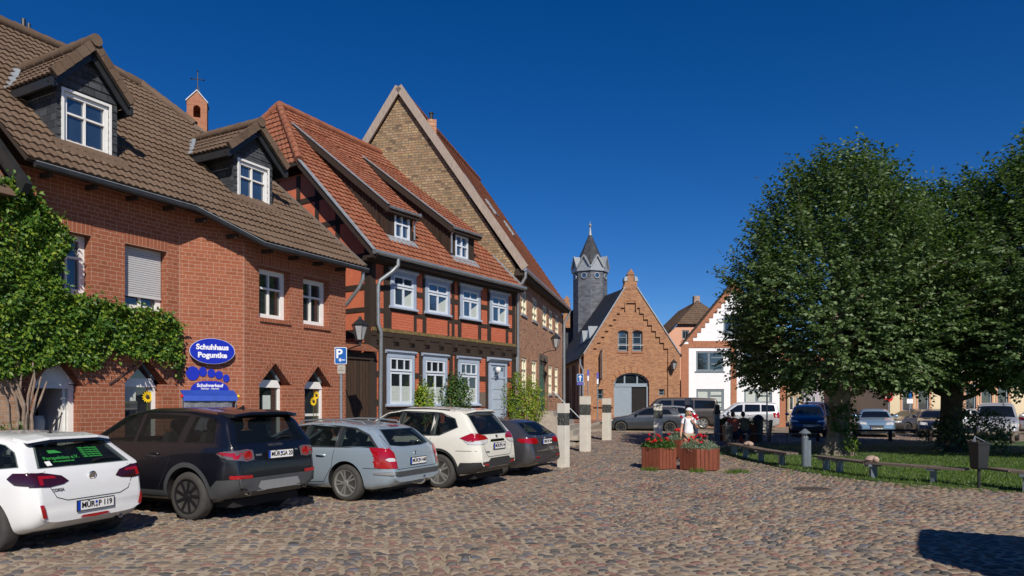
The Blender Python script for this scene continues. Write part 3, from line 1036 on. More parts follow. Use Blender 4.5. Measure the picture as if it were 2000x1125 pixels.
# vertical mortar joints at the corners of the facet
j = MB()
for fr_, s_ in ((FL, slc - 0.004), (FR, 0.004)):
    j.fbox(fr_, s_ - 0.008, s_ + 0.008, -0.005, 0.004, 0.1, 5.4)
j.build('expansion_joint', plain('joint_pale', (0.45, 0.27, 0.2), 0.9) and 'joint_pale', shop)

def lintel(fr, w):
    s0, s1 = w[0][0], w[1][0]; z1 = w[2][1]
    q = MB().fbox(fr, s0 - 0.02, s1 + 0.02, -0.05, 0.004, z1, z1 + 0.25)
    q.build('lintel', 'brick_shop_soldier', shop)
def sill(fr, w, parent=shop):
    s0, s1 = w[0][0], w[1][0]; z0 = w[0][1]
    q = MB(); k = int((s1 - s0) / 0.083)
    for i in range(k):
        a = s0 + (s1 - s0) * i / k
        q.prism(WFrame(fr.pt(a + 0.004, 0, z0), fr.N, fr.D), [(-DEP + 0.04, 0.0), (0.045, -0.03), (0.045, -0.10), (-0.02, -0.10), (-DEP + 0.04, -0.07)], 0, (s1 - s0) / k - 0.008)
    q.build('sill', 'brick_shop_soldier', parent)
for fr_, w_ in ((FL, w1), (FL, w2), (FR, w3), (FR, w4)):
    lintel(fr_, w_); sill(fr_, w_)
def shopwin(fr, w, **kw):
    s0, s1 = w[0][0], w[1][0]; z0, z1 = w[0][1], w[2][1]
    return window(shop, fr, s0 + 0.005, s1 - 0.005, z0 + 0.01, z1 - 0.005, -DEP + 0.06, fw=0.11, vs=(0.5,), hs=(0.62,), bars=0.045, d=0.08, **kw)
shopwin(FL, w1); ww2 = shopwin(FL, w2); shopwin(FR, w3); shopwin(FR, w4)
# roller shutter let down over the second window
s0, s1 = w2[0][0], w2[1][0]; z0, z1 = w2[0][1], w2[2][1]
q = MB(); ns = 22; zb_ = z0 + (z1 - z0) * 0.24
for i in range(ns):
    a = zb_ + (z1 - zb_) * i / ns; c = zb_ + (z1 - zb_) * (i + 1) / ns
    q.prism(WFrame(FL.pt(s0 + 0.02, 0, 0), FL.N, FL.D), [(-DEP + 0.075, a), (-DEP + 0.095, a + 0.004), (-DEP + 0.098, c - 0.012), (-DEP + 0.075, c)], 0, s1 - s0 - 0.04)
q.fbox(FL, s0 + 0.02, s1 - 0.02, -DEP + 0.07, -DEP + 0.11, zb_ - 0.03, zb_)
q.build('roller_shutter', 'shutter', shop)

def arrow_window(fr, w):
    s0 = w[0][0]; s1 = w[1][0]; zb = w[0][1]; zs = w[2][1]; sa, za = w[4]
    n = -DEP + 0.05
    f = MB()
    f.fbox(fr, s0, s0 + 0.07, n - 0.07, n, zb, zs - 0.06); f.fbox(fr, s1 - 0.07, s1, n - 0.07, n, zb, zs - 0.06)
    f.fbox(fr, s0 + 0.07, s1 - 0.07, n - 0.07, n, zb, zb + 0.07)
    f.prism(fr, [(s0, zs - 0.06), (s1, zs - 0.06), (s1 - 0.10, zs + 0.12), (s0 + 0.10, zs + 0.12)], n - 0.07, n + 0.02)
    o = f.build('window', 'white_paint', shop)
    g = MB().fbox(fr, s0 + 0.04, s1 - 0.04, n - 0.06, n - 0.04, zb + 0.03, zs - 0.03)
    k = 0.75
    c = (s0 + s1) / 2
    hw = (s1 - s0) / 2
    g.prism(fr, [(c - hw * 1.02, zs + 0.02), (c + hw * 1.02, zs + 0.02), (sa, za)], n - 0.055, n - 0.045)
    g.build('pane', 'glass_dark', o)
    t = MB()
    t.bar(fr.pt(c + hw * 0.95, n - 0.02, zs + 0.1), fr.pt(sa, n - 0.02, za - 0.03), 0.05, 0.04, up=fr.N)
    t.bar(fr.pt(c - hw * 0.95, n - 0.02, zs + 0.1), fr.pt(sa, n - 0.02, za - 0.03), 0.05, 0.04, up=fr.N)
    t.build('gable_bar', 'frame_grey', o)
    return o
for fr_, w_ in ((FL, t1), (FR, t2), (FR, t3)): arrow_window(fr_, w_)
# rowlock courses of brick over the pointed openings
def chevron(fr, w):
    q = MB()
    (sr, zr), (sa, za), (sl, zl) = w[3], w[4], w[5]
    for (a, c) in (((sl, zl), (sa, za)), ((sr, zr), (sa, za))):
        A = Vector(a); B2 = Vector(c); L = (B2 - A).length; d = (B2 - A) / L
        nn = Vector((-d.y, d.x))
        if nn.y < 0: nn = -nn
        k = int(L / 0.08)
        for i in range(k):
            p = A + d * (L * i / k + 0.004); e = A + d * (L * (i + 1) / k - 0.004)
            q.prism(fr, [tuple(p), tuple(e), tuple(e + nn * 0.13), tuple(p + nn * 0.13)], -DEP + 0.06, 0.012)
    q.build('pointed_arch', 'brick_shop_soldier', shop)
for fr_, w_ in ((FL, t1), (FL, dr), (FR, t2), (FR, t3)): chevron(fr_, w_)
# entrance: open door leaf, frame, dark shop inside
s0 = dr[0][0]; s1 = dr[1][0]; zs = dr[2][1]; n = -DEP + 0.03
f = MB()
f.fbox(FL, s0, s0 + 0.09, n - 0.08, n, 0.12, zs + 0.02); f.fbox(FL, s1 - 0.09, s1, n - 0.08, n, 0.12, zs + 0.02)
f.fbox(FL, s0 + 0.09, s1 - 0.09, n - 0.08, n, zs - 0.05, zs + 0.04)
f.prism(FL, [(s0 - 0.03, zs + 0.04), (s1 + 0.03, zs + 0.04), (dr[4][0], dr[4][1] - 0.02)], n - 0.07, n - 0.01)
f.build('door_frame', 'white_paint', shop)
d_ = MB().fbox(FL, s1 - 0.16, s1 - 0.10, n - 0.9, n - 0.08, 0.14, zs - 0.05)
d_.build('door', 'white_paint', shop)
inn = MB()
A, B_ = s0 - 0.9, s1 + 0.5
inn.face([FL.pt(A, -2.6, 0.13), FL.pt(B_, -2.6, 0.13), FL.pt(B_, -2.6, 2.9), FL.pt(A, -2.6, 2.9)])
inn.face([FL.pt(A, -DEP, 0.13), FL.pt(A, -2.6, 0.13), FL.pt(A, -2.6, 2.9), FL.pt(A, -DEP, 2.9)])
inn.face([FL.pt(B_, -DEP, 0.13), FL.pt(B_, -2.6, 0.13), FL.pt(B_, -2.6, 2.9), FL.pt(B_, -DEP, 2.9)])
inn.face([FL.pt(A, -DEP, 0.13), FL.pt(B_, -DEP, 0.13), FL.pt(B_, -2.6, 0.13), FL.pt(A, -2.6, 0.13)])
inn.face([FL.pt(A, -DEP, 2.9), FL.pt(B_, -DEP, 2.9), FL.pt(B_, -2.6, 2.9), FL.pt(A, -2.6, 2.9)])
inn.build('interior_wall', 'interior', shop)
for (ds, w_, z0_, z1_, mt) in ((0.0, 0.5, 0.6, 1.55, 'pale_sheet'),):
    pass
cc = MB().fbox(FL, s0 + 0.08, s0 + 0.62, -0.95, -0.75, 0.75, 1.22)
tag(cc.build('notice_board', 'render_grey'), 'pale notice board propped in the open shop doorway', 'notice board')
c2 = MB().fbox(FL, s0 + 0.05, s0 + 0.8, -1.3, -0.7, 0.14, 0.74).build('display_table', 'grey_wood')
tag(c2, 'low wooden display table just inside the shop door', 'table')
vz = MB().lathe([(0.08, 0), (0.13, 0.05), (0.14, 0.2), (0.11, 0.3), (0.09, 0.32)], FL.pt(s0 + 0.50, -0.85, 1.22), 14)
tag(vz.build('vase', 'pale_sheet', smooth=True), 'white vase standing on the notice board in the shop doorway', 'vase')
for k, (ds, dn, dz) in enumerate(((0.66, -0.85, 1.62), (0.78, -0.8, 1.66))):
    pass

# things behind the shop panes (sunflowers, papers)
def sunflower(fr, s, n, z, r, label):
    q = MB()
    for k in range(14):
        a = 2 * math.pi * k / 14
        c = fr.pt(s, n, z); X = fr.D * math.cos(a) + Vector((0, 0, 1)) * math.sin(a); Yv = fr.D * -math.sin(a) + Vector((0, 0, 1)) * math.cos(a)
        q.face([c + X * r * 0.3 + Yv * r * .13, c + X * r * 0.3 - Yv * r * .13, c + X * r * .8 - Yv * r * .14 + fr.N * .012, c + X * r + fr.N * .004, c + X * r * .8 + Yv * r * .14 + fr.N * .012])
    t = thing('sunflower', label, 'flower', fr.pt(s, n, z))
    q.build('petals', 'yellow', t)
    h = MB().lathe([(r * 0.36, 0), (r * 0.3, 0.02), (0.01, 0.03)], fr.pt(s, n, z), 12, M=Matrix((fr.D, Vector((0, 0, 1)), fr.N)).transposed())
    h.build('flower_head', 'soil', t)
    st = MB().tube([fr.pt(s, n - 0.004, z), fr.pt(s + 0.01, n - 0.004, z - 0.7)], 0.008, 6).build('stem', 'leaf_bush', t)
n = -DEP + 0.02
sc, zc = FL.uv(288, 775, n); sunflower(FL, sc, n, zc, 0.13, 'yellow sunflower in the pointed window left of the oval sign')
sc, zc = FR.uv(612, 784, n); sunflower(FR, sc, n, zc, 0.12, 'lower sunflower in the pointed window nearest the parking sign')
sc, zc = FR.uv(618, 772, n); sunflower(FR, sc, n - 0.006, zc, 0.11, 'upper sunflower in the pointed window nearest the parking sign')
n = -DEP + 0.012
def paper(fr, x0, y0, x1, y1, mat, label, name='poster', cat='poster'):
    a, c = fr.uv(x0, y0, n), fr.uv(x1, y1, n)
    o = MB().fbox(fr, a[0], c[0], n - 0.003, n, c[1], a[1]).build(name, mat)
    tag(o, label, cat)
paper(FL, 244, 757, 265, 783, 'blind', 'grey poster in the pointed window left of the oval sign')
paper(FL, 288, 759, 303, 765, 'pale_sheet', 'small white notice at the top of the pointed window with a poster')
paper(FR, 513, 772, 528, 800, 'blind', 'pale shoe display card in the middle pointed window', 'display_card', 'display card')
paper(FR, 595, 808, 627, 812, 'pale_sheet', 'white shelf edge in the pointed window nearest the parking sign', 'shelf_edge', 'shelf')

# ---------------- roof
ov = 0.5
EL = onroof(40, 300); ER = FR.pt(SRT + 0.22, 0.5, roof_z(0.5))
nL = LA + 0.5
def rp(s, n): return FR.pt(s, n, roof_z(n))
slv = SHOPL - 0.12
def sn(px, py):
    p = onroof(px, py); q = FR.loc(p); return q[0], q[1]
vg = [sn(540, 365), sn(380, 249), sn(277, 171), sn(220, 142)]
nR = sn(220, 142)[1]
poly = [rp(slv, nL), rp(SL - 0.05, nL), rp(0.05, 0.5), rp(SRT + 0.22, 0.5)] + [rp(*p) for p in vg] + [rp(slv, nR)]
tiled('roof', poly, 'tile_brown', shop, tw=0.15, row=0.30, amp=0.013, step=0.03, per=5)
q = MB()
chain = [rp(SRT + 0.22, 0.5)] + [rp(*p) for p in vg]
for a, c in zip(chain[:-1], chain[1:]):
    q.bar(a + Vector((0, 0, 0.05)), c + Vector((0, 0, 0.05)), 0.12, 0.09)
q.build('verge_trim', 'grey_wood', shop)
q = MB(); zz = Vector((0, 0, 0.08))
ridge_caps(q, rp(slv, nR) + zz, chain[-1] + zz, 0.13)
ridge_caps(q, chain[-1] + zz, chain[-2] + zz, 0.13); ridge_caps(q, chain[-2] + zz, chain[-3] + zz, 0.12)
q.build('ridge_tiles', 'tile_brown', shop, smooth=True)
# rear slope so that the house is closed from the side
q = MB(); q.face([rp(slv, nR), rp(vg[-1][0], nR), FR.pt(vg[-1][0] + 2.5, nR - 4, roof_z(nR) - 3.5), FR.pt(slv, nR - 4, roof_z(nR) - 3.5)])
q.face([rp(*vg[-1]), rp(*vg[0]), FR.pt(SRT, -7.5, 6), FR.pt(vg[-1][0] + 2.5, nR - 4, roof_z(nR) - 3.5)])
q.build('rear_roof', 'tile_brown', shop)
# gutter follows the eaves
g0, g1, g2, g3 = rp(slv + 0.1, nL + 0.06), rp(SL - 0.02, nL + 0.06), rp(0.08, 0.56), rp(SRT + 0.25, 0.56)
dz = Vector((0, 0, -0.03))
q = MB().tube([g0 + dz, g1 + dz, g2 + dz, g3 + dz], 0.055, 10)
q.build('gutter', 'gutter_dark', shop, smooth=True)
q = MB().tube([g0 + FR.N * 0.045 + Vector((0, 0, .02)), g1 + FR.N * 0.045 + Vector((0, 0, .02)), g2 + FR.N * 0.045 + Vector((0, 0, .02)), g3 + FR.N * 0.045 + Vector((0, 0, .02))], 0.009, 6)
q.build('gutter_rim', 'lead', shop)
for (a, c) in ((g0, g1), (g1, g2), (g2, g3)):
    L = (c - a).length
    for k in range(int(L / 0.95) + 1):
        p = a + (c - a) * ((k + 0.4) / (L / 0.95 + 0.6))
        MB().bar(p - FR.N * 0.1 + Vector((0, 0, -0.10)), p - FR.N * 0.42 + Vector((0, 0, -0.08)), 0.06, 0.09).build('rafter_end', 'timber', shop)
# soffit under the eaves
q = MB()
up = Vector((0, 0, -0.07))
q.face([g0 + up, g1 + up, FL.pt(slc, 0, 6.0), FL.pt(sl0, 0, 6.0)])
q.face([g1 + up, g2 + up, FR.pt(0, 0, 5.78), FL.pt(slc, 0, 6.0)])
q.face([g2 + up, g3 + up, FR.pt(SRT, 0, 5.78), FR.pt(0, 0, 5.78)])
q.build('soffit', 'timber', shop)
# downpipe at the right end of the shop
dp = [FR.pt(SRT + 0.12, 0.5, 5.33), FR.pt(SRT + 0.12, 0.5, 5.1), FR.pt(SRT + 0.12, 0.35, 4.85), FR.pt(SRT + 0.10, -0.05, 4.45), FR.pt(SRT + 0.08, -0.45, 4.2), FR.pt(SRT + 0.08, -0.5, 0.1)]
MB().tube(dp, 0.05, 10).build('downpipe', 'zinc', shop, smooth=True)

# ---------------- dormers with slate faces
def dormer(parent, fr, bl, br, apex_px, ve_l, ve_r, win, roofplane_zn, labeltiles='tile_brown'):
    """bl, br: foot of the front face on the roof (pixels); the rest is measured on the face plane"""
    P = fr.loc(onroof(*bl)); n0 = P[1]
    s0 = P[0]; s1 = fr.uv(br[0], br[1], n0)[0]
    zb = roof_z(n0)
    ovh = 0.22
    sa, za = fr.uv(*apex_px, n0 + ovh)
    sl_, zl_ = fr.uv(*ve_l, n0 + ovh); sr_, zr_ = fr.uv(*ve_r, n0 + ovh)
    ze = (zl_ + zr_) / 2; c = (s0 + s1) / 2
    hw = max(c - sl_, sr_ - c)
    slope = (za - ze) / hw
    w0 = fr.uv(win[0], win[1], n0); w1_ = fr.uv(win[2], win[3], n0)
    ws0, ws1 = max(w0[0], s0 + 0.06), min(w1_[0], s1 - 0.06); wz1, wz0 = w0[1], w1_[1]
    # face
    zt = za - slope * 0.0
    def top(s): return za - slope * abs(s - c) - 0.06
    b = MB()
    wall(b, fr, [(s0, zb - 0.05), (s1, zb - 0.05), (s1, top(s1)), (c, za - 0.06), (s0, top(s0))], [rect(ws0, ws1, wz0, wz1)], n=n0, depth=0.12)
    nb = lambda z: 0.5 - (z - 5.40) / TAN
    for s in (s0, s1):
        z2 = top(s)
        b.face([fr.pt(s, n0, zb - 0.05), fr.pt(s, n0, z2), fr.pt(s, nb(z2) - 0.05, z2), fr.pt(s, n0 - 0.02, zb - 0.1)])
    d = b.build('dormer', 'slate', parent)
    # slate courses on the front, laid in relief
    rl = MB(); zrow = zb
    while zrow < za - 0.15:
        for (a, c2) in ((s0, ws0), (ws1, s1)) if zrow < wz1 else ((s0, s1),):
            lim = (za - 0.08 - zrow - 0.16) / slope
            a2, c3 = max(a, c - lim), min(c2, c + lim)
            if c3 - a2 > 0.04: rl.prism(WFrame(fr.pt(a2, n0, 0), fr.N, fr.D), [(0.002, zrow + 0.17), (0.02, zrow), (0.002, zrow)], 0, c3 - a2)
        zrow += 0.16
    rl.build('slate_courses', 'slate', d)
    window(d, fr, ws0, ws1, wz0, wz1, n0 - 0.02, fw=0.075, vs=(0.48,), hs=(0.36, 0.68) if (wz1 - wz0) > 1.2 and bl[0] < 300 else (0.6,), bars=0.035, d=0.08, name='dormer_window', gmat='glass_blue')
    f = MB()
    t_ = 0.05
    f.fbox(fr, ws0 - t_, ws0, n0 - 0.04, n0 + 0.03, wz0 - t_, wz1 + t_); f.fbox(fr, ws1, ws1 + t_, n0 - 0.04, n0 + 0.03, wz0 - t_, wz1 + t_)
    f.fbox(fr, ws0, ws1, n0 - 0.04, n0 + 0.03, wz1, wz1 + t_); f.fbox(fr, ws0, ws1, n0 - 0.04, n0 + 0.05, wz0 - t_, wz0)
    f.build('window_casing', 'white_paint', d)
    # lead apron
    MB().face([fr.pt(s0 - 0.1, n0 + 0.02, zb + 0.08), fr.pt(s1 + 0.1, n0 + 0.02, zb + 0.08), fr.pt(s1 + 0.15, n0 + 0.30, roof_z(n0 + 0.30) + 0.06), fr.pt(s0 - 0.15, n0 + 0.30, roof_z(n0 + 0.30) + 0.06)]).build('apron', 'tile_brown', d)
    # roof
    for sg in (-1, 1):
        se = c + sg * hw
        A = fr.pt(c, n0 + ovh, za); B2 = fr.pt(se, n0 + ovh, ze); Cc = fr.pt(se, nb(ze), ze); D = fr.pt(c, nb(za), za)
        tiled('dormer_roof', [B2, A, D, Cc], 'tile_brown', d, tw=0.15, row=0.30, amp=0.012, step=0.026, per=5, thick=0.08, under='dark_metal')
        q = MB()
        k = 5
        for i in range(k):
            p = B2 + (A - B2) * (i / k) + Vector((0, 0, 0.03 + 0.01)); e = B2 + (A - B2) * ((i + 1) / k) + Vector((0, 0, 0.03))
            q.bar(p, e, 0.10, 0.17)
        q.build('verge_tiles', 'tile_brown', d)
        MB().bar(B2 - fr.N * 0.08 + Vector((0, 0, -0.16)), A - fr.N * 0.08 + Vector((0, 0, -0.16)), 0.04, 0.14).build('bargeboard', 'dark_metal', d)
        MB().bar(B2 + Vector((0, 0, -0.12)), Cc + Vector((0, 0, -0.12)), 0.05, 0.16).build('fascia', 'dark_metal', d)
    q = MB(); ridge_caps(q, fr.pt(c, n0 + ovh + 0.06, za + 0.09), fr.pt(c, nb(za) - 0.1, za + 0.09), 0.11)
    q.build('dormer_ridge', 'tile_brown', d, smooth=True)
    # valley flashing at the left
    MB().bar(fr.pt(c - hw, nb(ze), ze + 0.05), fr.pt(c - 0.1, nb(za), za + 0.06), 0.14, 0.03).build('valley_flashing', 'lead', d)
dormer(shop, FR, (110, 277), (228, 315), (183, 88), (103, 140), (245, 205), (124, 176, 212, 305), None)
dormer(shop, FR, (456, 383), (531, 408), (500, 243), (447, 283), (543, 328), (466, 312, 522, 404), None)

# chimney pipe on the ridge
pp = onroof(46, 66)
q = MB(); q.tube([pp, pp + Vector((0, 0, 0.35))], 0.05, 8); q.tube([pp + FR.D * .12, pp + FR.D * .12 + Vector((0, 0, 0.3))], 0.04, 8)
q.build('vent_pipe', 'black_metal', shop)

# ---------------- neighbour at the far left
nb_ = thing('corner_house', 'pale brown brick house cut off at the left of the shop', 'house', FL.pt(SHOPL - 0.05, 0, 0))
q = MB()
nn_ = 0.12
q.fbox(FL, SHOPL - 4, SHOPL - 0.03, -6, nn_, 0, 5.6)
q.build('wall', 'brick_beige', nb_)
q = MB()
q.prism(WFrame(FL.pt(SHOPL - 4, 0, 0), FL.N, FL.D), [(0.45, 5.3), (-3.0, 8.6), (-6, 5.6)], 0, 3.75)
q.build('roof', 'tile_brown', nb_)
MB().bar(FL.pt(SHOPL - 0.12, 0.5, 5.45), FL.pt(SHOPL - 0.12, -3.0, 8.75), 0.12, 0.22).build('bargeboard', 'dark_metal', nb_)

# ---------------- signs on the shop front
def oval_sign():
    sc, zc = FC.uv(415, 686, 0.14)
    a = abs(FC.uv(459, 686, 0.14)[0] - FC.uv(370, 686, 0.14)[0]) / 2; bb = abs(FC.uv(415, 661, 0.14)[1] - FC.uv(415, 711, 0.14)[1]) / 2
    t = thing('oval_sign', 'dark blue oval shop sign with white lettering on the brick wall', 'sign', FC.pt(sc, 0, zc))
    def ell(k, n=40): return [(sc + a * k * math.cos(2 * math.pi * i / n), zc + bb * k * math.sin(2 * math.pi * i / n)) for i in range(n)]
    MB().prism(FC, ell(1.0), 0.0, 0.13).build('sign_box', 'sign_blue', t)
    MB().prism(FC, ell(1.0), 0.13, 0.14).build('sign_rim', 'sign_white', t)
    MB().prism(FC, ell(0.982), 0.14, 0.144).build('sign_face', 'sign_blue', t)
    text_on('lettering', 'Schuhhaus', 0.158, FC, sc, 0.1465, zc + bb * 0.30, 'sign_white', t, bold=0.006)
    text_on('lettering', 'Poguntke', 0.158, FC, sc, 0.1465, zc - bb * 0.32, 'sign_white', t, bold=0.006)
oval_sign()
def foot_sign():
    t = thing('footprint_sign', 'blue footprint shaped sign with toes below the oval sign', 'sign', FC.pt(*(lambda u: (u[0], 0, u[1]))(FC.uv(410, 750))))
    for (px, py, w, h) in ((376, 729, 24, 27), (396, 726, 14.5, 19), (412.5, 729, 14.5, 17), (427.5, 732.5, 14, 16.5), (441.5, 739, 12.5, 15.5)):
        s, z = FC.uv(px, py); rw = w / 2 / 88.5; rh = h / 2 / 88.5
        MB().prism(FC, [(s + rw * math.cos(a), z + rh * math.sin(a)) for a in [2 * math.pi * i / 24 for i in range(24)]], 0.0, 0.02).build('toe', 'sign_blue', t)
    s, z = FC.uv(410, 765); rw = 35 / 88.5; rh = 21 / 88.5
    pts = [(s + rw * math.copysign(abs(math.cos(a)) ** 0.75, math.cos(a)), z + rh * math.sin(a) ** 0.8) for a in [math.pi * i / 24 for i in range(25)]]
    MB().prism(FC, pts, 0.0, 0.02).build('sole', 'sign_blue', t)
    text_on('lettering', 'Schuhverkauf', 0.10, FC, s, 0.0215, z + 0.135, 'sign_white', t, bold=0.003)
    text_on('lettering', 'Damen - Herren', 0.055, FC, s, 0.0215, z + 0.065, 'sign_white', t, bold=0.001)
foot_sign()
def rack():
    n = 0.62
    s0, z1 = FC.uv(358, 761, n); s1, z0 = FC.uv(464, 783, n)
    t = thing('clothes_rack', 'rolling goods rack under a blue canvas roof beside the shop wall', 'rack', FC.pt((s0 + s1) / 2, 0.45, 0.12))
    q = MB()
    fr2 = WFrame(FC.pt(s0, 0, 0), FC.N, FC.D)
    q.prism(fr2, [(0.16, z1), (n, z0 + 0.11), (n + 0.02, z0), (n + 0.005, z0), (n - 0.02, z0 + 0.09), (0.16, z1 - 0.03)], 0, s1 - s0)
    q.build('canvas_roof', 'cloth_blue', t)
    q = MB()
    for s in (s0 + 0.03, s1 - 0.03):
        for nn in (0.18, n - 0.04): q.tube([FC.pt(s, nn, 0.14), FC.pt(s, nn, z0 + 0.06)], 0.013, 8)
        q.tube([FC.pt(s, 0.18, 0.2), FC.pt(s, n - 0.04, 0.2)], 0.013, 8)
    q.build('frame', 'zinc', t)
    q = MB(); k = 14; zr = z0 + 0.02
    for i in range(k):
        a = s0 + 0.03 + (s1 - s0 - 0.14) * i / k; c = s0 + 0.03 + (s1 - s0 - 0.14) * (i + 1) / k
        d0 = 0.03 * math.sin(i * 1.7); d1 = 0.03 * math.sin((i + 1) * 1.7)
        q.face([FC.pt(a, n - 0.03 + d0, 0.45), FC.pt(c, n - 0.03 + d1, 0.45), FC.pt(c, n - 0.03 + d1 * .3, zr), FC.pt(a, n - 0.03 + d0 * .3, zr)])
    q.face([FC.pt(s0 + 0.03, n - 0.03, 0.45), FC.pt(s0 + 0.03, 0.18, 0.45), FC.pt(s0 + 0.03, 0.18, zr), FC.pt(s0 + 0.03, n - 0.03, zr)])
    q.build('plastic_cover', 'plastic_film', t)
    for s, m in ((s0 - 0.02, 'sign_red'), (s1 + 0.02, 'yellow')):
        MB().lathe([(0.005, -0.035), (0.03, -0.02), (0.035, 0), (0.03, 0.02), (0.005, 0.035)], FC.pt(s, n - 0.02, z0 + 0.1), 10).build('end_knob', m, t, smooth=True)
rack()
# ================================================================ TIMBER-FRAMED HOUSE
FM = Frame((-4.215, 21.0), 34)
MT = 1.0
def mz(n): return 6.20 + MT * (0.45 - n)
MRP = FM.pt(0, 0.45, 6.20); MRN = (FM.N * MT + Vector((0, 0, 1))).normalized()
def onm(px, py): return hit(px, py, MRP, MRN)
mid = thing('timber_house', 'timber framed house with salmon red panels and orange tiled roof', 'house', FM.pt(0, 0, 0))
LM = 7.80
wl = MB()
wall(wl, FM, rect(0, LM, 0, 6.6), [])
# left gable wall; and the right and rear ones
gl = WFrame(FM.pt(0, 0, 0), -FM.N, -FM.D)       # s runs back from the street
wall(wl, gl, [(0, 0), (8.6, 0), (8.6, 5.6), (5.9, 9.2), (3.0, 9.2), (0, 6.5)], [])
wl.face([FM.pt(LM, 0, 0), FM.pt(LM, -8.6, 0), FM.pt(LM, -8.6, 5.6), FM.pt(LM, -5.4, 11.5), FM.pt(LM, 0, 6.5)])
wl.face([FM.pt(LM, -8.6, 0), FM.pt(0, -8.6, 0), FM.pt(0, -8.6, 6), FM.pt(LM, -8.6, 6)])
wl.build('wall', 'infill_brick', mid)
MB().prism(gl, [(0.05, 0.02), (8.5, 0.02), (8.5, 5.5), (5.9, 9.1), (3.0, 9.1), (0.05, 6.3)], 0.004, 0.008).build('gable_render', 'infill', mid)
T_ = MB()
tn = 0.022
ux = lambda x, y=600: FM.uv(x, y)[0]
zA0, zA1 = FM.uv(741, 567)[1], FM.uv(741, 556)[1]
zB0, zB1 = FM.uv(741, 610)[1], FM.uv(741, 601)[1]
UP0, UP1 = 4.06, 6.12
# upper floor: gaps between the salmon panels are timber
pan_u = [(733, 749), (813, 825), (877, 882), (887, 894), (939, 951.5), (992, 1000)]
win_u = [(761, 811), (829, 877), (897.5, 936.5), (955.5, 990.5)]
occ = sorted([(ux(a), ux(b_), 'p') for a, b_ in pan_u] + [(ux(a + 3), ux(b_ - 3), 'w') for a, b_ in win_u])
cur = 0.0
for a, b_, k in occ:
    if a > cur + 0.02:
        T_.fbox(FM, cur, a, 0, tn, UP0, UP1)
    cur = b_
T_.fbox(FM, cur, LM, 0, tn, UP0, UP1)
for a, b_, k in occ:
    if k == 'p':
        T_.fbox(FM, a, b_, 0, tn - 0.003, zA0, zA1); T_.fbox(FM, a, b_, 0, tn - 0.003, zB0, zB1)
    else:
        T_.fbox(FM, a, b_, 0, tn - 0.003, 4.60, 4.74); T_.fbox(FM, a, b_, 0, tn - 0.003, 5.88, UP1)
T_.fbox(FM, -0.02, LM, 0, 0.06, UP1, 6.5)
# ground floor
pan_g = [(735, 743.5), (810, 818), (873, 877), (883.6, 887.5), (935, 948), (987.5, 999)]
win_g = [(754, 807.5), (824.5, 871.5), (893, 934), (953, 986)]
occ = sorted([(ux(a, 740), ux(b_, 740), 'p') for a, b_ in pan_g] + [(ux(a + 3, 740), ux(b_ - 3, 740), 'w') for a, b_ in win_g])
cur = 0.0
g0_, g1_ = 0.5, 3.42
zC0, zC1 = FM.uv(739, 736)[1], FM.uv(739, 725)[1]
zD0, zD1 = FM.uv(739, 792)[1], FM.uv(739, 780)[1]
for a, b_, k in occ:
    if a > cur + 0.02: T_.fbox(FM, cur, a, 0, tn, g0_, g1_)
    cur = b_
    if k == 'p':
        T_.fbox(FM, a, b_, 0, tn - 0.003, zC0, zC1); T_.fbox(FM, a, b_, 0, tn - 0.003, zD0, zD1)
    else: T_.fbox(FM, a, b_, 0, tn - 0.003, 1.45, 1.62)
T_.fbox(FM, cur, LM, 0, tn, g0_, g1_)
T_.fbox(FM, 0, LM, 0, 0.035, 3.42, 3.62)
T_.fbox(FM, 0, LM, 0, 0.055, 3.80, 3.93)
T_.fbox(FM, 0, LM, 0, 0.028, 3.62, 3.80)
for k in range(11):
    s = 0.25 + k * (LM - 0.5) / 10
    T_.fbox(FM, s - 0.09, s + 0.09, 0, 0.15, 3.66, 3.86)
    T_.prism(WFrame(FM.pt(s - 0.07, 0, 0), FM.N, FM.D), [(0.0, 3.66), (0.14, 3.66), (0.03, 3.52), (0, 3.52)], 0, 0.14)
# gable side timbers
def gbar(s0, s1, z0, z1): T_.fbox(gl, s0, s1, 0, 0.03, z0, z1)
gbar(0, 0.26, 0.2, 6.5)
for (z0, z1) in ((zA0, zA1), (zB0, zB1), (3.75, 4.0), (3.45, 3.6), (6.10, 6.28)): gbar(0.26, 8.5, z0, z1)
for z0, sa_ in ((7.3, 1.15), (8.2, 2.1)): gbar(sa_, 8.5 - sa_, z0, z0 + 0.17)
for s in (1.25, 2.3, 3.4, 4.5, 5.6, 6.7): gbar(s, s + 0.2, 4.0, 6.2)
for s in (1.35, 2.3, 3.2, 4.3, 5.4, 6.5, 7.2): gbar(s, s + 0.18, 6.2, min(9.15, 6.4 + (s if s < 4.3 else 8.4 - s) * 1.0))
T_.bar(gl.pt(0.3, 0.015, 2.7), gl.pt(1.1, 0.015, 3.5), 0.03, 0.16, up=(0, 0, 1))
T_.build('timber_frame', 'timber', mid)
MB().fbox(FM, 0.02, LM - 0.02, 0.0, 0.065, 3.945, 4.05).build('frieze', 'frieze_gold', mid)
MB().fbox(FM, 0.0, LM, -0.02, 0.012, 0, 0.5).build('plinth', 'plinth_stone', mid)

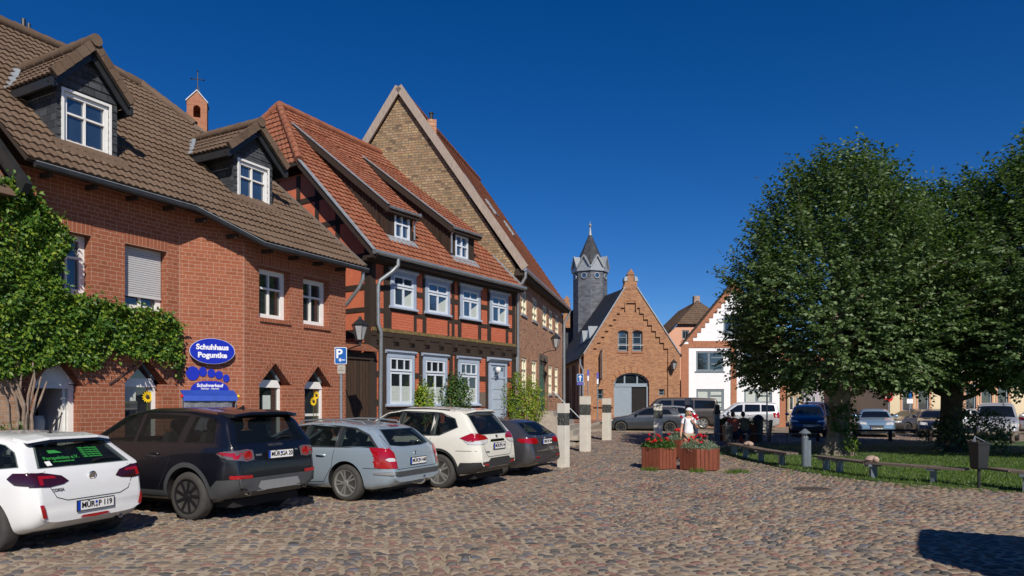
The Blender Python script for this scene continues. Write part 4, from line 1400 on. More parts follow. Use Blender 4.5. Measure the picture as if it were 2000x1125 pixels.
def cased(fr, x0, x1, z0, z1, lights, trans, low=None, name='window', open_top=False):
    s0, s1 = ux(x0, 640), ux(x1, 640)
    f = MB()
    cw = 0.13
    f.fbox(fr, s0, s0 + cw, 0.0, 0.055, z0 + 0.05, z1 - 0.10); f.fbox(fr, s1 - cw, s1, 0.0, 0.055, z0 + 0.05, z1 - 0.10)
    f.fbox(fr, s0, s1, 0.0, 0.060, z1 - 0.19, z1 - 0.05)
    f.prism(WFrame(fr.pt(s0 - 0.06, 0, 0), fr.N, fr.D), [(0, z1 - 0.07), (0.07, z1 - 0.07), (0.13, z1 - 0.02), (0.13, z1 + 0.02), (0, z1 + 0.05)], 0, s1 - s0 + 0.12)
    f.prism(WFrame(fr.pt(s0 - 0.05, 0, 0), fr.N, fr.D), [(0, z0 - 0.03), (0.12, z0 - 0.02), (0.12, z0 + 0.02), (0.05, z0 + 0.06), (0, z0 + 0.06)], 0, s1 - s0 + 0.1)
    o = f.build(name, 'frame_blue', mid)
    a0, a1, b0, b1 = s0 + cw, s1 - cw, z0 + 0.06, z1 - 0.19
    q = MB(); n1 = 0.045; fw = 0.06
    zt = b0 + (b1 - b0) * trans
    for zz0, zz1, nv in ((b0, zt - 0.015, 2), (zt + 0.015, b1, lights)):
        q.fbox(fr, a0, a0 + fw, 0.0, n1, zz0, zz1); q.fbox(fr, a1 - fw, a1, 0.0, n1, zz0, zz1)
        q.fbox(fr, a0 + fw, a1 - fw, 0.0, n1, zz0, zz0 + fw); q.fbox(fr, a0 + fw, a1 - fw, 0.0, n1, zz1 - fw, zz1)
        for i in range(1, nv):
            c = a0 + (a1 - a0) * i / nv
            w = 0.07 if (nv == 2 and zz0 == b0) else 0.035
            q.fbox(fr, c - w / 2, c + w / 2, 0.0, n1 - 0.005, zz0 + fw, zz1 - fw)
    q.build('sash', 'frame_light', o)
    MB().fbox(fr, a0 + 0.03, a1 - 0.03, 0.002, 0.012, b0 + 0.03, b1 - 0.03).build('pane', 'glass_blue' if z0 > 3.5 else 'glass_dark', o)
    if low:
        k = 9; q = MB(); zl = b0 + fw; zh = b0 + (zt - b0) * 0.55
        for (u0, u1) in ((a0 + fw + 0.01, (a0 + a1) / 2 - 0.045), ((a0 + a1) / 2 + 0.045, a1 - fw - 0.01)):
            for i in range(k):
                c0 = zl + (zh - zl) * i / k; c1 = zl + (zh - zl) * (i + 1) / k
                q.face([fr.pt(u0, 0.014, c0), fr.pt(u1, 0.014, c0), fr.pt(u1, 0.019 if i % 2 else 0.014, c1), fr.pt(u0, 0.019 if i % 2 else 0.014, c1)])
        q.build('pleated_blind', 'blind', o)
    if z0 > 3.5:  # upper panes: their slanted lighter reflection is put on as pale coloured sheets
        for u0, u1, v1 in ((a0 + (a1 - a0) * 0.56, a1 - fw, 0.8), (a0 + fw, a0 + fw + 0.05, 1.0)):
            MB().face([fr.pt(u0, 0.015, b0 + fw), fr.pt(u1, 0.015, b0 + fw), fr.pt(u1, 0.015, b0 + (zt - b0) * v1), fr.pt(u0, 0.015, b0 + (zt - b0) * v1 * 0.62)]).build('pale_sheet', 'blind', o)
    return o
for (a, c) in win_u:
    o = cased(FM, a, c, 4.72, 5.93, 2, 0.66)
for (a, c) in win_g[:3]: cased(FM, a, c, 1.68, 3.37, 3, 0.70, low=True)
# blue-grey front door
s0, s1 = ux(953, 700), ux(988, 700)
f = MB()
f.fbox(FM, s0, s0 + 0.13, 0, 0.06, 0.6, 3.22); f.fbox(FM, s1 - 0.13, s1, 0, 0.06, 0.6, 3.22); f.fbox(FM, s0, s1, 0, 0.07, 3.18, 3.33)
f.prism(WFrame(FM.pt(s0 - 0.1, 0, 0), FM.N, FM.D), [(0, 3.30), (0.08, 3.30), (0.20, 3.38), (0.20, 3.44), (0, 3.47)], 0, s1 - s0 + 0.2)
df = f.build('door_frame', 'frame_blue', mid)
f = MB(); f.fbox(FM, s0 + 0.13, s1 - 0.13, 0.0, 0.02, 0.6, 3.18)
cm = (s0 + s1) / 2 + 0.10
for k in range(6):
    z = 0.75 + k * 0.38
    f.fbox(FM, s0 + 0.30, s1 - 0.22, 0.02, 0.035, z, z + 0.30)
f.fbox(FM, s0 + 0.13, s1 - 0.13, 0.02, 0.05, 2.68, 2.74)
f.build('door', 'door_blue', mid)
MB().fbox(FM, s0 + 0.3, s1 - 0.22, 0.021, 0.028, 2.80, 3.10).build('fanlight', 'glass_blue', mid)
t = thing('globe_lamp', 'white globe lamp above the blue grey front door', 'lamp', FM.pt(s0 + 0.32, 0.1, 2.9))
MB().lathe([(0.01, -0.11), (0.08, -0.08), (0.11, 0), (0.08, 0.08), (0.01, 0.11)], FM.pt(s0 + 0.32, 0.24, 3.0), 14).build('globe', 'sign_white', t, smooth=True)
MB().tube([FM.pt(s0 + 0.32, 0.02, 2.75), FM.pt(s0 + 0.32, 0.2, 2.78), FM.pt(s0 + 0.32, 0.24, 2.9)], 0.02, 8).build('bracket', 'grey_metal', t)
tag(MB().fbox(FM, *[ux(936.5, 750), ux(946.5, 750)], 0.0, 0.04, 1.62, 2.15).build('notice_board', 'grey_wood'), 'narrow brown board fixed beside the blue grey door', 'notice board')
sm = FM.uv(995, 790)[0]
t = thing('mailbox', 'grey standing mailbox column between the blue door and the bush', 'mailbox', FM.pt(sm, 0.35, 0.12))
q = MB().fbox(FM, sm - 0.17, sm + 0.17, 0.2, 0.5, 0.12, 1.86)
q.prism(WFrame(FM.pt(sm - 0.19, 0, 0), FM.N, FM.D), [(0.18, 1.86), (0.54, 1.86), (0.54, 1.89), (0.18, 1.95)], 0, 0.38)
q.build('column', 'grey_metal', t)
for z in (1.3, 1.66): MB().fbox(FM, sm - 0.14, sm + 0.14, 0.5, 0.512, z - 0.02, z + 0.02).build('letter_slot', 'lamp_red', t)
# roof
def mp(s, n): return FM.pt(s, n, mz(n))
def msn(px, py):
    q = FM.loc(onm(px, py)); return q[0], q[1]
ap = msn(545, 208); r2 = msn(784, 321)
hipc = (-0.42, -2.75)
poly = [mp(-0.28, 0.48), mp(7.62, 0.48), mp(7.50, -0.3), mp(*msn(859, 392)), mp(*r2), mp(*ap), mp(*hipc)]
tiled('roof', poly, 'tile_red', mid, tw=0.21, row=0.27, amp=0.012, step=0.035, per=5)
A = mp(*ap); h0 = mp(*hipc); h1 = FM.pt(hipc[0], 2 * ap[1] - hipc[1], h0.z)
tiled('half_hip', [h0, h1, A], 'tile_red', mid, tw=0.21, row=0.27, amp=0.012, step=0.035, per=5)
q = MB(); q.face([A, mp(*r2), FM.pt(7.6, -10, 6.2), FM.pt(-0.4, -10.0, 6.2), h1]); q.build('rear_roof', 'tile_red', mid)
q = MB(); zz = Vector((0, 0, 0.07))
ridge_caps(q, h0 + zz, A + zz, 0.13, 0.36); ridge_caps(q, A + zz, mp(*r2) + zz, 0.13, 0.36); ridge_caps(q, h1 + zz, A + zz, 0.13, 0.36)
q.build('ridge_tiles', 'tile_red', mid, smooth=True)
q = MB()
e0 = mp(-0.32, 0.55); e1 = mp(*hipc)
q.bar(e0 + Vector((0, 0, -0.06)), e1 + Vector((0, 0, -0.06)), 0.06, 0.2)
q.bar(e1 + Vector((0, 0, -0.05)), h1 + Vector((0, 0, -0.05)), 0.10, 0.12)
q.build('bargeboard', 'timber', mid)
q = MB()
q.bar(e0 + Vector((0, 0, 0.07)), e1 + Vector((0, 0, 0.07)), 0.14, 0.03)
q.build('verge_flashing', 'lead', mid)
q = MB(); q.face([mp(-0.3, 0.4) - zz, mp(-0.3, -2.9) - zz, mp(0.0, -2.9) - zz, mp(0, 0.4) - zz]); q.build('soffit', 'timber', mid)
q = MB(); q.bar(mp(7.56, 0.4) + zz, mp(7.48, -0.3) + zz, 0.12, 0.06); q.bar(mp(7.48, -0.3) + zz, mp(*msn(859, 392)) + zz, 0.12, 0.06); q.bar(mp(*msn(859, 392)) + zz, mp(*r2) + zz, 0.12, 0.06)
q.build('wall_flashing', 'lead', mid)
MB().tube([FM.pt(-0.42, 0.55, 6.17), FM.pt(7.66, 0.55, 6.17)], 0.075, 12).build('gutter', 'zinc', mid, smooth=True)
MB().fbox(FM, -0.4, 7.62, 0.06, 0.5, 6.02, 6.1).build('eaves_board', 'timber', mid)
MB().fbox(FM, -0.4, 7.62, 0.02, 0.20, 5.97, 6.04).build('eaves_moulding', 'timber', mid)
dpx = ux(731, 640)
MB().tube([FM.pt(dpx + 0.45, 0.55, 6.12), FM.pt(dpx + 0.45, 0.55, 5.92), FM.pt(dpx + 0.32, 0.42, 5.72), FM.pt(dpx + 0.05, 0.20, 5.45), FM.pt(dpx + 0.0, 0.16, 5.25), FM.pt(dpx, 0.16, 4.15), FM.pt(dpx + 0.08, 0.20, 3.9), FM.pt(dpx + 0.12, 0.16, 3.7), FM.pt(dpx + 0.12, 0.12, 0.1)], 0.06, 12).build('downpipe', 'zinc', mid, smooth=True)
MB().tube([FM.pt(7.72, 0.1, 3.55), FM.pt(7.72, 0.1, 0.1)], 0.05, 10).build('downpipe', 'zinc', mid, smooth=True)

# shed dormers
def shed(bl, br, topy, back, winpx):
    """bl/br: foot corners of the face, topy: pixel y of the face head at the left corner, back: where its roof leaves the main roof"""
    P = FM.loc(onm(*bl)); n0 = P[1]; s0 = P[0]
    s1 = FM.uv(br[0], br[1], n0)[0]
    zb = mz(n0)
    zt = FM.uv(bl[0], topy, n0)[1]
    pb_ = FM.loc(onm(*back)); nbk, zbk = pb_[1], pb_[2]
    nt = 0.45 - (zt - 6.20) / MT
    b = MB()
    w0 = FM.uv(winpx[0], winpx[1], n0 + 0.02); w1_ = FM.uv(winpx[2], winpx[3], n0 + 0.02)
    slope = (zbk + 0.0 - zt) / (n0 - nbk)
    wall(b, FM, rect(s0, s1, zb - 0.05, zt), [rect(w0[0], w1_[0], w1_[1], w0[1])], n=n0, depth=0.1)
    for s in (s0, s1):
        b.face([FM.pt(s, n0, zb - 0.05), FM.pt(s, n0, zt), FM.pt(s, nbk, zbk), FM.pt(s, n0 - 0.05, zb - 0.1)])
    d = b.build('dormer', 'boards', mid)
    window(d, FM, w0[0], w1_[0], w1_[1], w0[1], n0 + 0.03, 'frame_light', 'glass_blue', fw=0.06, vs=(0.5,), hs=(0.52,), bars=0.05, d=0.09, name='dormer_window')
    for s in (s0 - 0.012, s1 + 0.012):
        q = MB(); q.bar(FM.pt(s, n0, zt - 0.03), FM.pt(s, nbk, zbk - 0.03), 0.026, 0.05)
        for i in range(14):
            nn = n0 - 0.1 - i * 0.16
            za = mz(nn); zbb = zt + slope * (n0 - nn)
            if zbb - za > 0.05 and nn > nbk: q.fbox(FM, s - 0.012, s + 0.012, nn - 0.03, nn + 0.02, za, zbb)
        q.build('cover_strips', 'boards', d)
    ov_ = 0.22
    A = FM.pt(s0 - 0.13, n0 + ov_, zt + 0.06 - slope * ov_); B2 = FM.pt(s1 + 0.13, n0 + ov_, zt + 0.06 - slope * ov_)
    C2 = FM.pt(s1 + 0.13, nbk, zbk + 0.06); D2 = FM.pt(s0 - 0.13, nbk, zbk + 0.06)
    tiled('dormer_roof', [A, B2, C2, D2], 'tile_red', d, tw=0.21, row=0.27, amp=0.012, step=0.03, per=5, thick=0.05)
    q = MB()
    q.bar(A + Vector((0, 0, -0.10)), D2 + Vector((0, 0, -0.10)), 0.05, 0.18); q.bar(B2 + Vector((0, 0, -0.10)), C2 + Vector((0, 0, -0.10)), 0.05, 0.18)
    q.fbox(FM, s0 - 0.13, s1 + 0.13, n0 + 0.02, n0 + ov_, zt - 0.09 - slope * ov_, zt + 0.0 - slope * ov_)
    q.build('fascia', 'timber', d)
    MB().bar(A + Vector((0, 0, 0.07)), D2 + Vector((0, 0, 0.07)), 0.09, 0.025).build('verge_flashing', 'lead', d)
    MB().tube([A + FM.N * 0.04 + Vector((0, 0, -0.01)), B2 + FM.N * 0.04 + Vector((0, 0, -0.01))], 0.045, 8).build('gutter', 'zinc', d, smooth=True)
    MB().face([FM.pt(s0 - 0.05, n0 + 0.02, zb + 0.08), FM.pt(s1 + 0.05, n0 + 0.02, zb + 0.08), FM.pt(s1 + 0.08, n0 + 0.26, mz(n0 + 0.26) + 0.07), FM.pt(s0 - 0.08, n0 + 0.26, mz(n0 + 0.26) + 0.07)]).build('apron', 'lead', d)
    sp = (s1 + 0.02) if bl[0] < 800 else s0 - 0.02
    zt2 = zt - 0.03
    MB().tube([FM.pt(sp + (0.1 if bl[0] < 800 else -0.08), n0 + ov_ + 0.02, zt2), FM.pt(sp + (0.1 if bl[0] < 800 else -0.08), n0 + ov_, zt2 - 0.12), FM.pt(sp, n0 + 0.06, zt2 - 0.3), FM.pt(sp, n0 + 0.06, zb + 0.12)], 0.035, 8).build('downpipe', 'zinc', d, smooth=True)
shed((756, 463), (806, 478), 400, (612, 263), (771, 409, 800, 471))
shed((880, 502), (926, 516), 441, (743, 325), (890, 457, 914, 507))
# wooden gate between the shop and the timber house
gt = thing('wooden_gate', 'dark brown boarded gate between shop and timber framed house', 'gate', FM.pt(-0.6, 0.1, 0))
MB().fbox(FM, -1.5, -0.02, 0.02, 0.07, 0.1, 3.05).build('leaf', 'gate_boards', gt)
q = MB(); q.fbox(FM, -1.5, 0.0, -0.02, 0.12, 3.05, 3.25); q.fbox(FM, -0.14, 0.0, 0.0, 0.1, 0.1, 3.05); q.build('frame', 'timber', gt)
q = MB(); q.prism(WFrame(FM.pt(-1.5, 0, 0), FM.N, FM.D), [(-0.1, 3.45), (0.30, 3.28), (0.30, 3.34), (-0.1, 3.53)], 0, 1.5); q.build('canopy', 'tile_old', gt)

# ================================================================ TALL GABLED HOUSE
FG = Frame((0.14, 27.4), 13)
GT = 1.45; GW = 4.8
def gz3(n): return 7.0 + GT * (0.3 - n)
tall = thing('gabled_house', 'tall old brick house with steep red roof and plain brick gable', 'house', FG.pt(0, 0, 0))
LG = 11.75
def g_uv(x, y): return FG.uv(x, y)
def grect(x0, yt, x1, yb_at_x0): 
    s0, z1 = g_uv(x0, yt); s1 = g_uv(x1, yt)[0]; z0 = g_uv(x0, yb_at_x0)[1]
    return rect(s0, s1, z0, z1)
ups = [(1017.8, 564, 1029), (1039.6, 578, 1049.5), (1059.8, 592, 1068), (1072.3, 603, 1079.5), (1085, 614, 1091)]
uz1 = g_uv(1017.8, 563)[1]; uz0 = g_uv(1017.8, 612)[1]
lows = [(1018.7, 1029), (1038.8, 1048), (1071.5, 1078.5), (1083.8, 1090)]
lz1 = g_uv(1018.7, 697)[1]; lz0 = g_uv(1071, 770)[1]
holes = [rect(g_uv(a, 600)[0], g_uv(c, 600)[0], uz0, uz1) for a, _, c in ups] + [rect(g_uv(a, 700)[0], g_uv(c, 700)[0], lz0, lz1) for a, c in lows]
ds0, ds1 = g_uv(1053, 700)[0], g_uv(1068, 700)[0]; dz1 = g_uv(1053, 692)[1] - 0.25; dz0 = g_uv(1060, 802)[1]
dhole = rect(ds0, ds1, dz0, dz1)
b = MB()
wall(b, FG, rect(0, LG, 0, 7.1), holes + [dhole], depth=0.16)
gg = WFrame(FG.pt(0, 0, 0), -FG.N, -FG.D)
b.face([FG.pt(LG, 0, 0), FG.pt(LG, -9.6, 0), FG.pt(LG, -9.6, 7), FG.pt(LG, -4.8, 14.3), FG.pt(LG, 0, 7.1)])
b.face([FG.pt(LG, -9.6, 0), FG.pt(0, -9.6, 0), FG.pt(0, -9.6, 7), FG.pt(LG, -9.6, 7)])
b.build('wall', 'brick_old', tall)
b = MB(); wall(b, gg, [(0, 0), (9.6, 0), (9.6, 7.1), (4.8, 14.3), (0, 7.1)], []); b.build('gable_wall', 'brick_yellow', tall)
for h_ in holes:
    window(tall, FG, h_[0][0] + .005, h_[1][0] - .005, h_[0][1] + .005, h_[2][1] - .005, -0.03, 'frame_cream', 'glass_dark', fw=0.09, vs=(0.5,), hs=(0.33, 0.66), bars=0.045, d=0.09)
q = MB()
for h_ in holes: q.fbox(FG, h_[0][0] - 0.05, h_[1][0] + 0.05, -0.02, 0.05, h_[0][1] - 0.08, h_[0][1])
q.build('sills', 'lead', tall)
q = MB(); q.fbox(FG, ds0 - 0.16, ds0, -0.1, 0.03, dz0, dz1); q.fbox(FG, ds1, ds1 + 0.16, -0.1, 0.03, dz0, dz1); q.fbox(FG, ds0 - 0.16, ds1 + 0.16, -0.1, 0.035, dz1, dz1 + 0.28)
q.build('door_surround', 'grey_wood', tall)
q = MB().fbox(FG, ds0, ds1, -0.15, -0.10, dz0, dz1)
for k in range(2):
    for m_ in range(3):
        a = ds0 + 0.12 + k * (ds1 - ds0 - 0.1) / 2; z = dz0 + 0.2 + m_ * 0.75
        q.fbox(FG, a, a + (ds1 - ds0) / 2 - 0.22, -0.10, -0.08, z, z + 0.6)
q.build('door', 'door_green', tall)
q = MB()
for k in range(6):
    q.fbox(FG, ds0 - 0.5 - k * 0.12, ds1 + 0.5 + k * 0.12, 0.0, 0.75 + k * 0.24, 0.10 + 0.01, dz0 - 0.02 - k * (dz0 - 0.12) / 6.0)
q.build('doorstep', 'stone_step', tall)
q = MB(); q.tube([FG.pt(ds0 - 0.4, 0.7, dz0 + 0.9), FG.pt(ds0 - 0.4, 2.0, 1.0), FG.pt(ds0 - 0.4, 2.1, 0.12)], 0.02, 8)
q.build('handrail', 'grey_metal', tall)
def gp(s, n): return FG.pt(s, n, gz3(n))
tiled('roof', [gp(-0.12, 0.34), gp(LG + 0.1, 0.34), gp(LG + 0.1, -GW), gp(-0.12, -GW)], 'tile_old', tall, tw=0.2, row=0.3, amp=0.012, step=0.03, per=4)
bz = 7.0 + GT * (0.3 + GW)
tiled('rear_roof', [FG.pt(-0.12, -9.9, 7.0), FG.pt(LG, -9.9, 7.0), FG.pt(LG, -GW, bz), FG.pt(-0.12, -GW, bz)], 'tile_old', tall, tw=0.2, row=0.3, amp=0.0, step=0.03, per=1)
q = MB(); top = FG.pt(-0.16, -GW, bz + 0.12)
q.bar(FG.pt(-0.16, 0.42, 6.98), top, 0.10, 0.30, up=(0, 0, 1)); q.bar(FG.pt(-0.16, -10.0, 6.98), top, 0.10, 0.30)
q.build('verge_board', 'verge_wood', tall)
q = MB(); ridge_caps(q, gp(-0.1, -GW) + zz, gp(LG + 0.1, -GW) + zz, 0.12, 0.4); q.build('ridge_tiles', 'tile_old', tall)
MB().fbox(FG, -0.1, LG + 0.1, 0.0, 0.34, 6.72, 6.98).build('eaves_board', 'timber', tall)
MB().tube([FG.pt(-0.2, 0.42, 6.93), FG.pt(LG + 0.2, 0.42, 6.93)], 0.075, 10).build('gutter', 'zinc', tall, smooth=True)
MB().tube([FG.pt(-0.1, 0.42, 6.9), FG.pt(-0.1, 0.42, 6.65), FG.pt(-0.05, 0.2, 6.3), FG.pt(-0.02, 0.1, 6.1), FG.pt(0.0, 0.1, 0.2)], 0.06, 10).build('downpipe', 'zinc', tall, smooth=True)
MB().tube([FG.pt(LG + 0.12, 0.42, 6.9), FG.pt(LG + 0.1, 0.3, 6.5), FG.pt(LG + 0.05, 0.1, 6.2), FG.pt(LG + 0.05, 0.1, 0.3)], 0.07, 10).build('downpipe', 'zinc', tall, smooth=True)
def skyl(px, py):
    N = (FG.N * GT + Vector((0, 0, 1))).normalized()
    p = hit(px, py, FG.pt(0, 0.3, 7.0), N); s, n_, z = FG.loc(p)
    q = MB(); 
    q.hexa([gp(s + a, n_ + c) + N * e for e in (0.03, 0.12) for a, c in ((-0.25, -0.25), (-0.25, 0.25), (0.25, 0.25), (0.25, -0.25))])
    q.build('roof_window', 'lead', tall)
for p_ in ((913, 358), (958, 408), (993, 449)): skyl(*p_)
cp = gp(2.9, -GW + 0.3)
q = MB().box(cp + Vector((0, 0, 0.0)), (0.4, 0.45, 0.7), R(13)); q.build('chimney', 'brick_old', tall)
MB().lathe([(0.09, 0), (0.08, 0.3), (0.11, 0.32), (0.11, 0.36)], cp + Vector((0, 0, 0.35)), 10).build('chimney_pot', 'black_metal', tall)

# ================================================================ BELL TURRET BEHIND THE ROOFS
def turret():
    Y = 30.0
    c = at(386, 240, Y)
    t = thing('bell_turret', 'small brick bell turret with an iron cross behind the roofs', 'turret', (c.x, c.y, 0))
    fr = WFrame((c.x, c.y, 0), (0.94, 0.34, 0), (0.34, -0.94, 0))
    k = Y / FPX
    zt = lambda py: CAMH - (py - HOR) * k
    hw = 18 * k
    b = MB()
    z0, z1, za = zt(330), zt(206), zt(186)
    arch = [(-0.14, zt(236)), (0.14, zt(236))] + [(0.14 * math.cos(a), zt(219) + 0.14 * math.sin(a)) for a in [math.pi * i / 8 for i in range(9)]]
    wall(b, fr, [(-hw, z0), (hw, z0), (hw, z1), (0.06, za), (-0.06, za), (-hw, z1)], [arch], n=hw, depth=2 * hw)
    b.face([fr.pt(-hw, hw, z0), fr.pt(-hw, -hw, z0), fr.pt(-hw, -hw, z1), fr.pt(-hw, hw, z1)])
    b.face([fr.pt(hw, hw, z0), fr.pt(hw, -hw, z0), fr.pt(hw, -hw, z1), fr.pt(hw, hw, z1)])
    b.face([fr.pt(-hw, -hw, z0), fr.pt(hw, -hw, z0), fr.pt(hw, -hw, z1), fr.pt(0, -hw, za), fr.pt(-hw, -hw, z1)])
    b.build('tower', 'brick_trim', t)
    q = MB()
    for sg in (-1, 1): q.hexa([fr.pt(sg * (hw + 0.04), n_, z1 - 0.03 + e) for e in (0, ) for n_ in (-hw - .04, hw + .04)] + [fr.pt(0, n_, za + 0.02) for n_ in (hw + .04, -hw - .04)] + [fr.pt(sg * (hw + 0.04), n_, z1 + 0.03) for n_ in (-hw - .04, hw + .04)] + [fr.pt(0, n_, za + 0.08) for n_ in (hw + .04, -hw - .04)])
    q.build('roof', 'lead', t)
    q = MB(); cz = za + 0.05
    q.tube([(c.x, c.y, cz), (c.x, c.y, zt(140))], 0.022, 8)
    zc = zt(155); q.tube([fr.pt(-11 * k, 0, zc), fr.pt(11 * k, 0, zc)], 0.02, 8)
    for p in (fr.pt(-11 * k, 0, zc), fr.pt(11 * k, 0, zc), Vector((c.x, c.y, zt(140)))): q.lathe([(0.005, -0.05), (0.045, 0), (0.005, 0.05)], p, 8)
    q.tube([(c.x - .12, c.y, cz), (c.x, c.y, cz + 0.35)], 0.015, 6); q.tube([(c.x + .12, c.y, cz), (c.x, c.y, cz + 0.35)], 0.015, 6)
    q.build('cross', 'black_metal', t)
turret()

# ================================================================ BRICK GABLE BUILDING WITH SLATE TOWER
FCh = Frame((5.0, 49.0), 87.7)
ch = thing('brick_hall', 'tan brick hall with stepped frieze gable and wide arched doorway', 'hall', FCh.pt(0, 0, 0.3))
cu = lambda x, y, n=0: FCh.uv(x, y, n)
WCH = cu(1327, 700)[0]
zE = cu(1137, 692)[1]; zR = cu(1231, 562)[1]
cx = cu(1231.5, 600)[0]
def arch_poly(x0, x1, yb, ys, yt, n=9):
    s0, zs = cu(x0, ys); s1 = cu(x1, ys)[0]; zb = cu(x0, yb)[1]; zt = cu(x0, yt)[1]
    c = (s0 + s1) / 2; a = (s1 - s0) / 2; h = zt - zs
    return [(s0, zb), (s1, zb)] + [(c + a * math.cos(t), zs + h * math.sin(t)) for t in [math.pi * i / n for i in range(n + 1)]]
door_o = arch_poly(1199, 1268, 838, 750, 728, 12)
uw = [arch_poly(1207, 1227, 686, 649, 645, 6), arch_poly(1235, 1255, 686, 649, 645, 6)]
sw_ = [rect(cu(1167, 760)[0], cu(1178, 760)[0], cu(1167, 780)[1], cu(1167, 760)[1]), rect(cu(1287, 760)[0], cu(1298, 760)[0], cu(1287, 772)[1], cu(1287, 760)[1])]
b = MB()
wall(b, FCh, [(0, 0), (WCH, 0), (WCH, zE), (cx + 0.42, zR), (cx - 0.42, zR), (0, zE)], [door_o] + uw + sw_, depth=0.35)
D_ = 13.0
b.face([FCh.pt(0, 0, 0), FCh.pt(0, -D_, 0), FCh.pt(0, -D_, zE), FCh.pt(0, 0, zE)])
b.face([FCh.pt(WCH, 0, 0), FCh.pt(WCH, -D_, 0), FCh.pt(WCH, -D_, zE), FCh.pt(WCH, 0, zE)])
b.face([FCh.pt(0, -D_, 0), FCh.pt(WCH, -D_, 0), FCh.pt(WCH, -D_, zE), FCh.pt(0, -D_, zE)])
b.build('wall', 'brick_church', ch)
# proud border with stepped inner edge
def border():
    q = MB(); pr = 0.13
    s_in_r = cu(1304, 680)[0]; z_in = cu(1304, 681)[1]
    s_top_r = cu(1241, 590)[0]; z_top = cu(1241, 590)[1]
    s_in_l = cu(1158, 680)[0]; s_top_l = cu(1219, 590)[0]
    k = 8
    for (a, c, edge, top) in ((s_in_r, s_top_r, WCH, cx + 0.42), (s_in_l, s_top_l, 0.0, cx - 0.42)):
        st = []
        for i in range(k):
            s_i = a + (c - a) * i / k; z_i = z_in + (z_top - z_in) * i / k
            s_j = a + (c - a) * (i + 1) / k; z_j = z_in + (z_top - z_in) * (i + 1) / k
            zo0 = zE + (zR - zE) * abs(s_i - edge) / abs(top - edge); zo1 = zE + (zR - zE) * abs(s_j - edge) / abs(top - edge)
            q.prism(FCh, [(s_i, z_i), (s_j, z_i), (s_j, min(zo1, zR)), (s_i, min(zo0, zR))], 0.002, pr)
        q.prism(FCh, [(edge, 0.0), (a, 0.0), (a, zE + (zR - zE) * abs(a - edge) / abs(top - edge)), (edge, zE)], 0.002, pr)
    z3 = cu(1231, 592)[1]
    q.fbox(FCh, s_top_l + .0, s_top_r, 0.002, pr, z3, zR - 0.02)
    return q.build('stepped_border', 'brick_church', ch)
bd_ = border()
# pinnacle
q = MB(); k = 49 / FPX
q.fbox(FCh, cx - 12 * k, cx + 12 * k, -0.5, 0.16, zR - 0.1, cu(0, 541)[1]); q.fbox(FCh, cx - 6 * k, cx + 6 * k, -0.35, 0.1, cu(0, 541)[1], cu(0, 527)[1])
q.prism(FCh, [(cx - 8 * k, cu(0, 528)[1]), (cx + 8 * k, cu(0, 528)[1]), (cx, cu(0, 516)[1])], -0.4, 0.15)
q.prism(FCh, [(cx - 16 * k, zR - 0.05), (cx - 12 * k, zR - 0.05), (cx - 12 * k, zR + 0.3)], -0.4, 0.14)
q.build('pinnacle', 'brick_church', ch)
q = MB()
for sg in (-1, 1): q.prism(FCh, [(cx + sg * 7 * k, cu(0, 541)[1]), (cx + sg * 14 * k, cu(0, 541)[1]), (cx + sg * 12.5 * k, cu(0, 533)[1]), (cx + sg * 7 * k, cu(0, 531)[1])], -0.45, 0.2)
q.build('pinnacle_caps', 'lead', ch)
# roof
e0, e1, aR = FCh.pt(-0.35, 0.12, zE - 0.3), FCh.pt(-0.35, -D_, zE - 0.3), FCh.pt(cx - 0.1, 0.12, zR + 0.05)
nR_ = (e1 - e0).cross(aR - e0).normalized()
q1 = [e0, e1, hit(1124, 645, e0, nR_), hit(1156, 588, e0, nR_), aR]
tiled('roof', q1, 'slate_roof', ch, tw=0.35, row=0.25, amp=0.0, step=0.02, per=1, thick=0.1)
q2 = [FCh.pt(WCH + 0.15, 0.12, zE - 0.12), FCh.pt(WCH + 0.15, -D_, zE - 0.12), FCh.pt(cx, -D_ + 4, zR + 0.05), FCh.pt(cx, 0.12, zR + 0.05)]
tiled('roof_slope', q2, 'slate_roof', ch, tw=0.35, row=0.25, amp=0.0, step=0.02, per=1, thick=0.1)
q = MB()
for (e, s) in ((zE, 0.0), (zE, WCH)): q.bar(FCh.pt(s - 0.02 if s == 0 else s + 0.02, 0.1, e + 0.03), FCh.pt(cx + (0.42 if s else -0.42), 0.1, zR + 0.03), 0.22, 0.07)
q.build('coping', 'lead', ch)
# small zinc dormers on the left slope
slp = (zR + 0.35 - zE) / (cx + 0.35)
for dn in (2.2, 5.4):
    sd = 0.75; zb_ = zE - 0.3 + slp * (sd + 0.35)
    q = MB()
    P0 = FCh.pt(sd, -dn, zb_); up_ = Vector((0, 0, 1))
    w = 0.75; h = 1.0
    A = FCh.pt(sd - 0.1, -dn + w, zb_ + 0.05); B2 = FCh.pt(sd - 0.1, -dn - w, zb_ + 0.05); T2 = FCh.pt(sd - 0.1, -dn, zb_ + h); Rr = FCh.pt(sd + h / slp, -dn, zb_ + h)
    q.face([A, T2, Rr]); q.face([B2, T2, Rr]); q.face([A, B2, T2]); q.build('roof_vent', 'lead', ch)
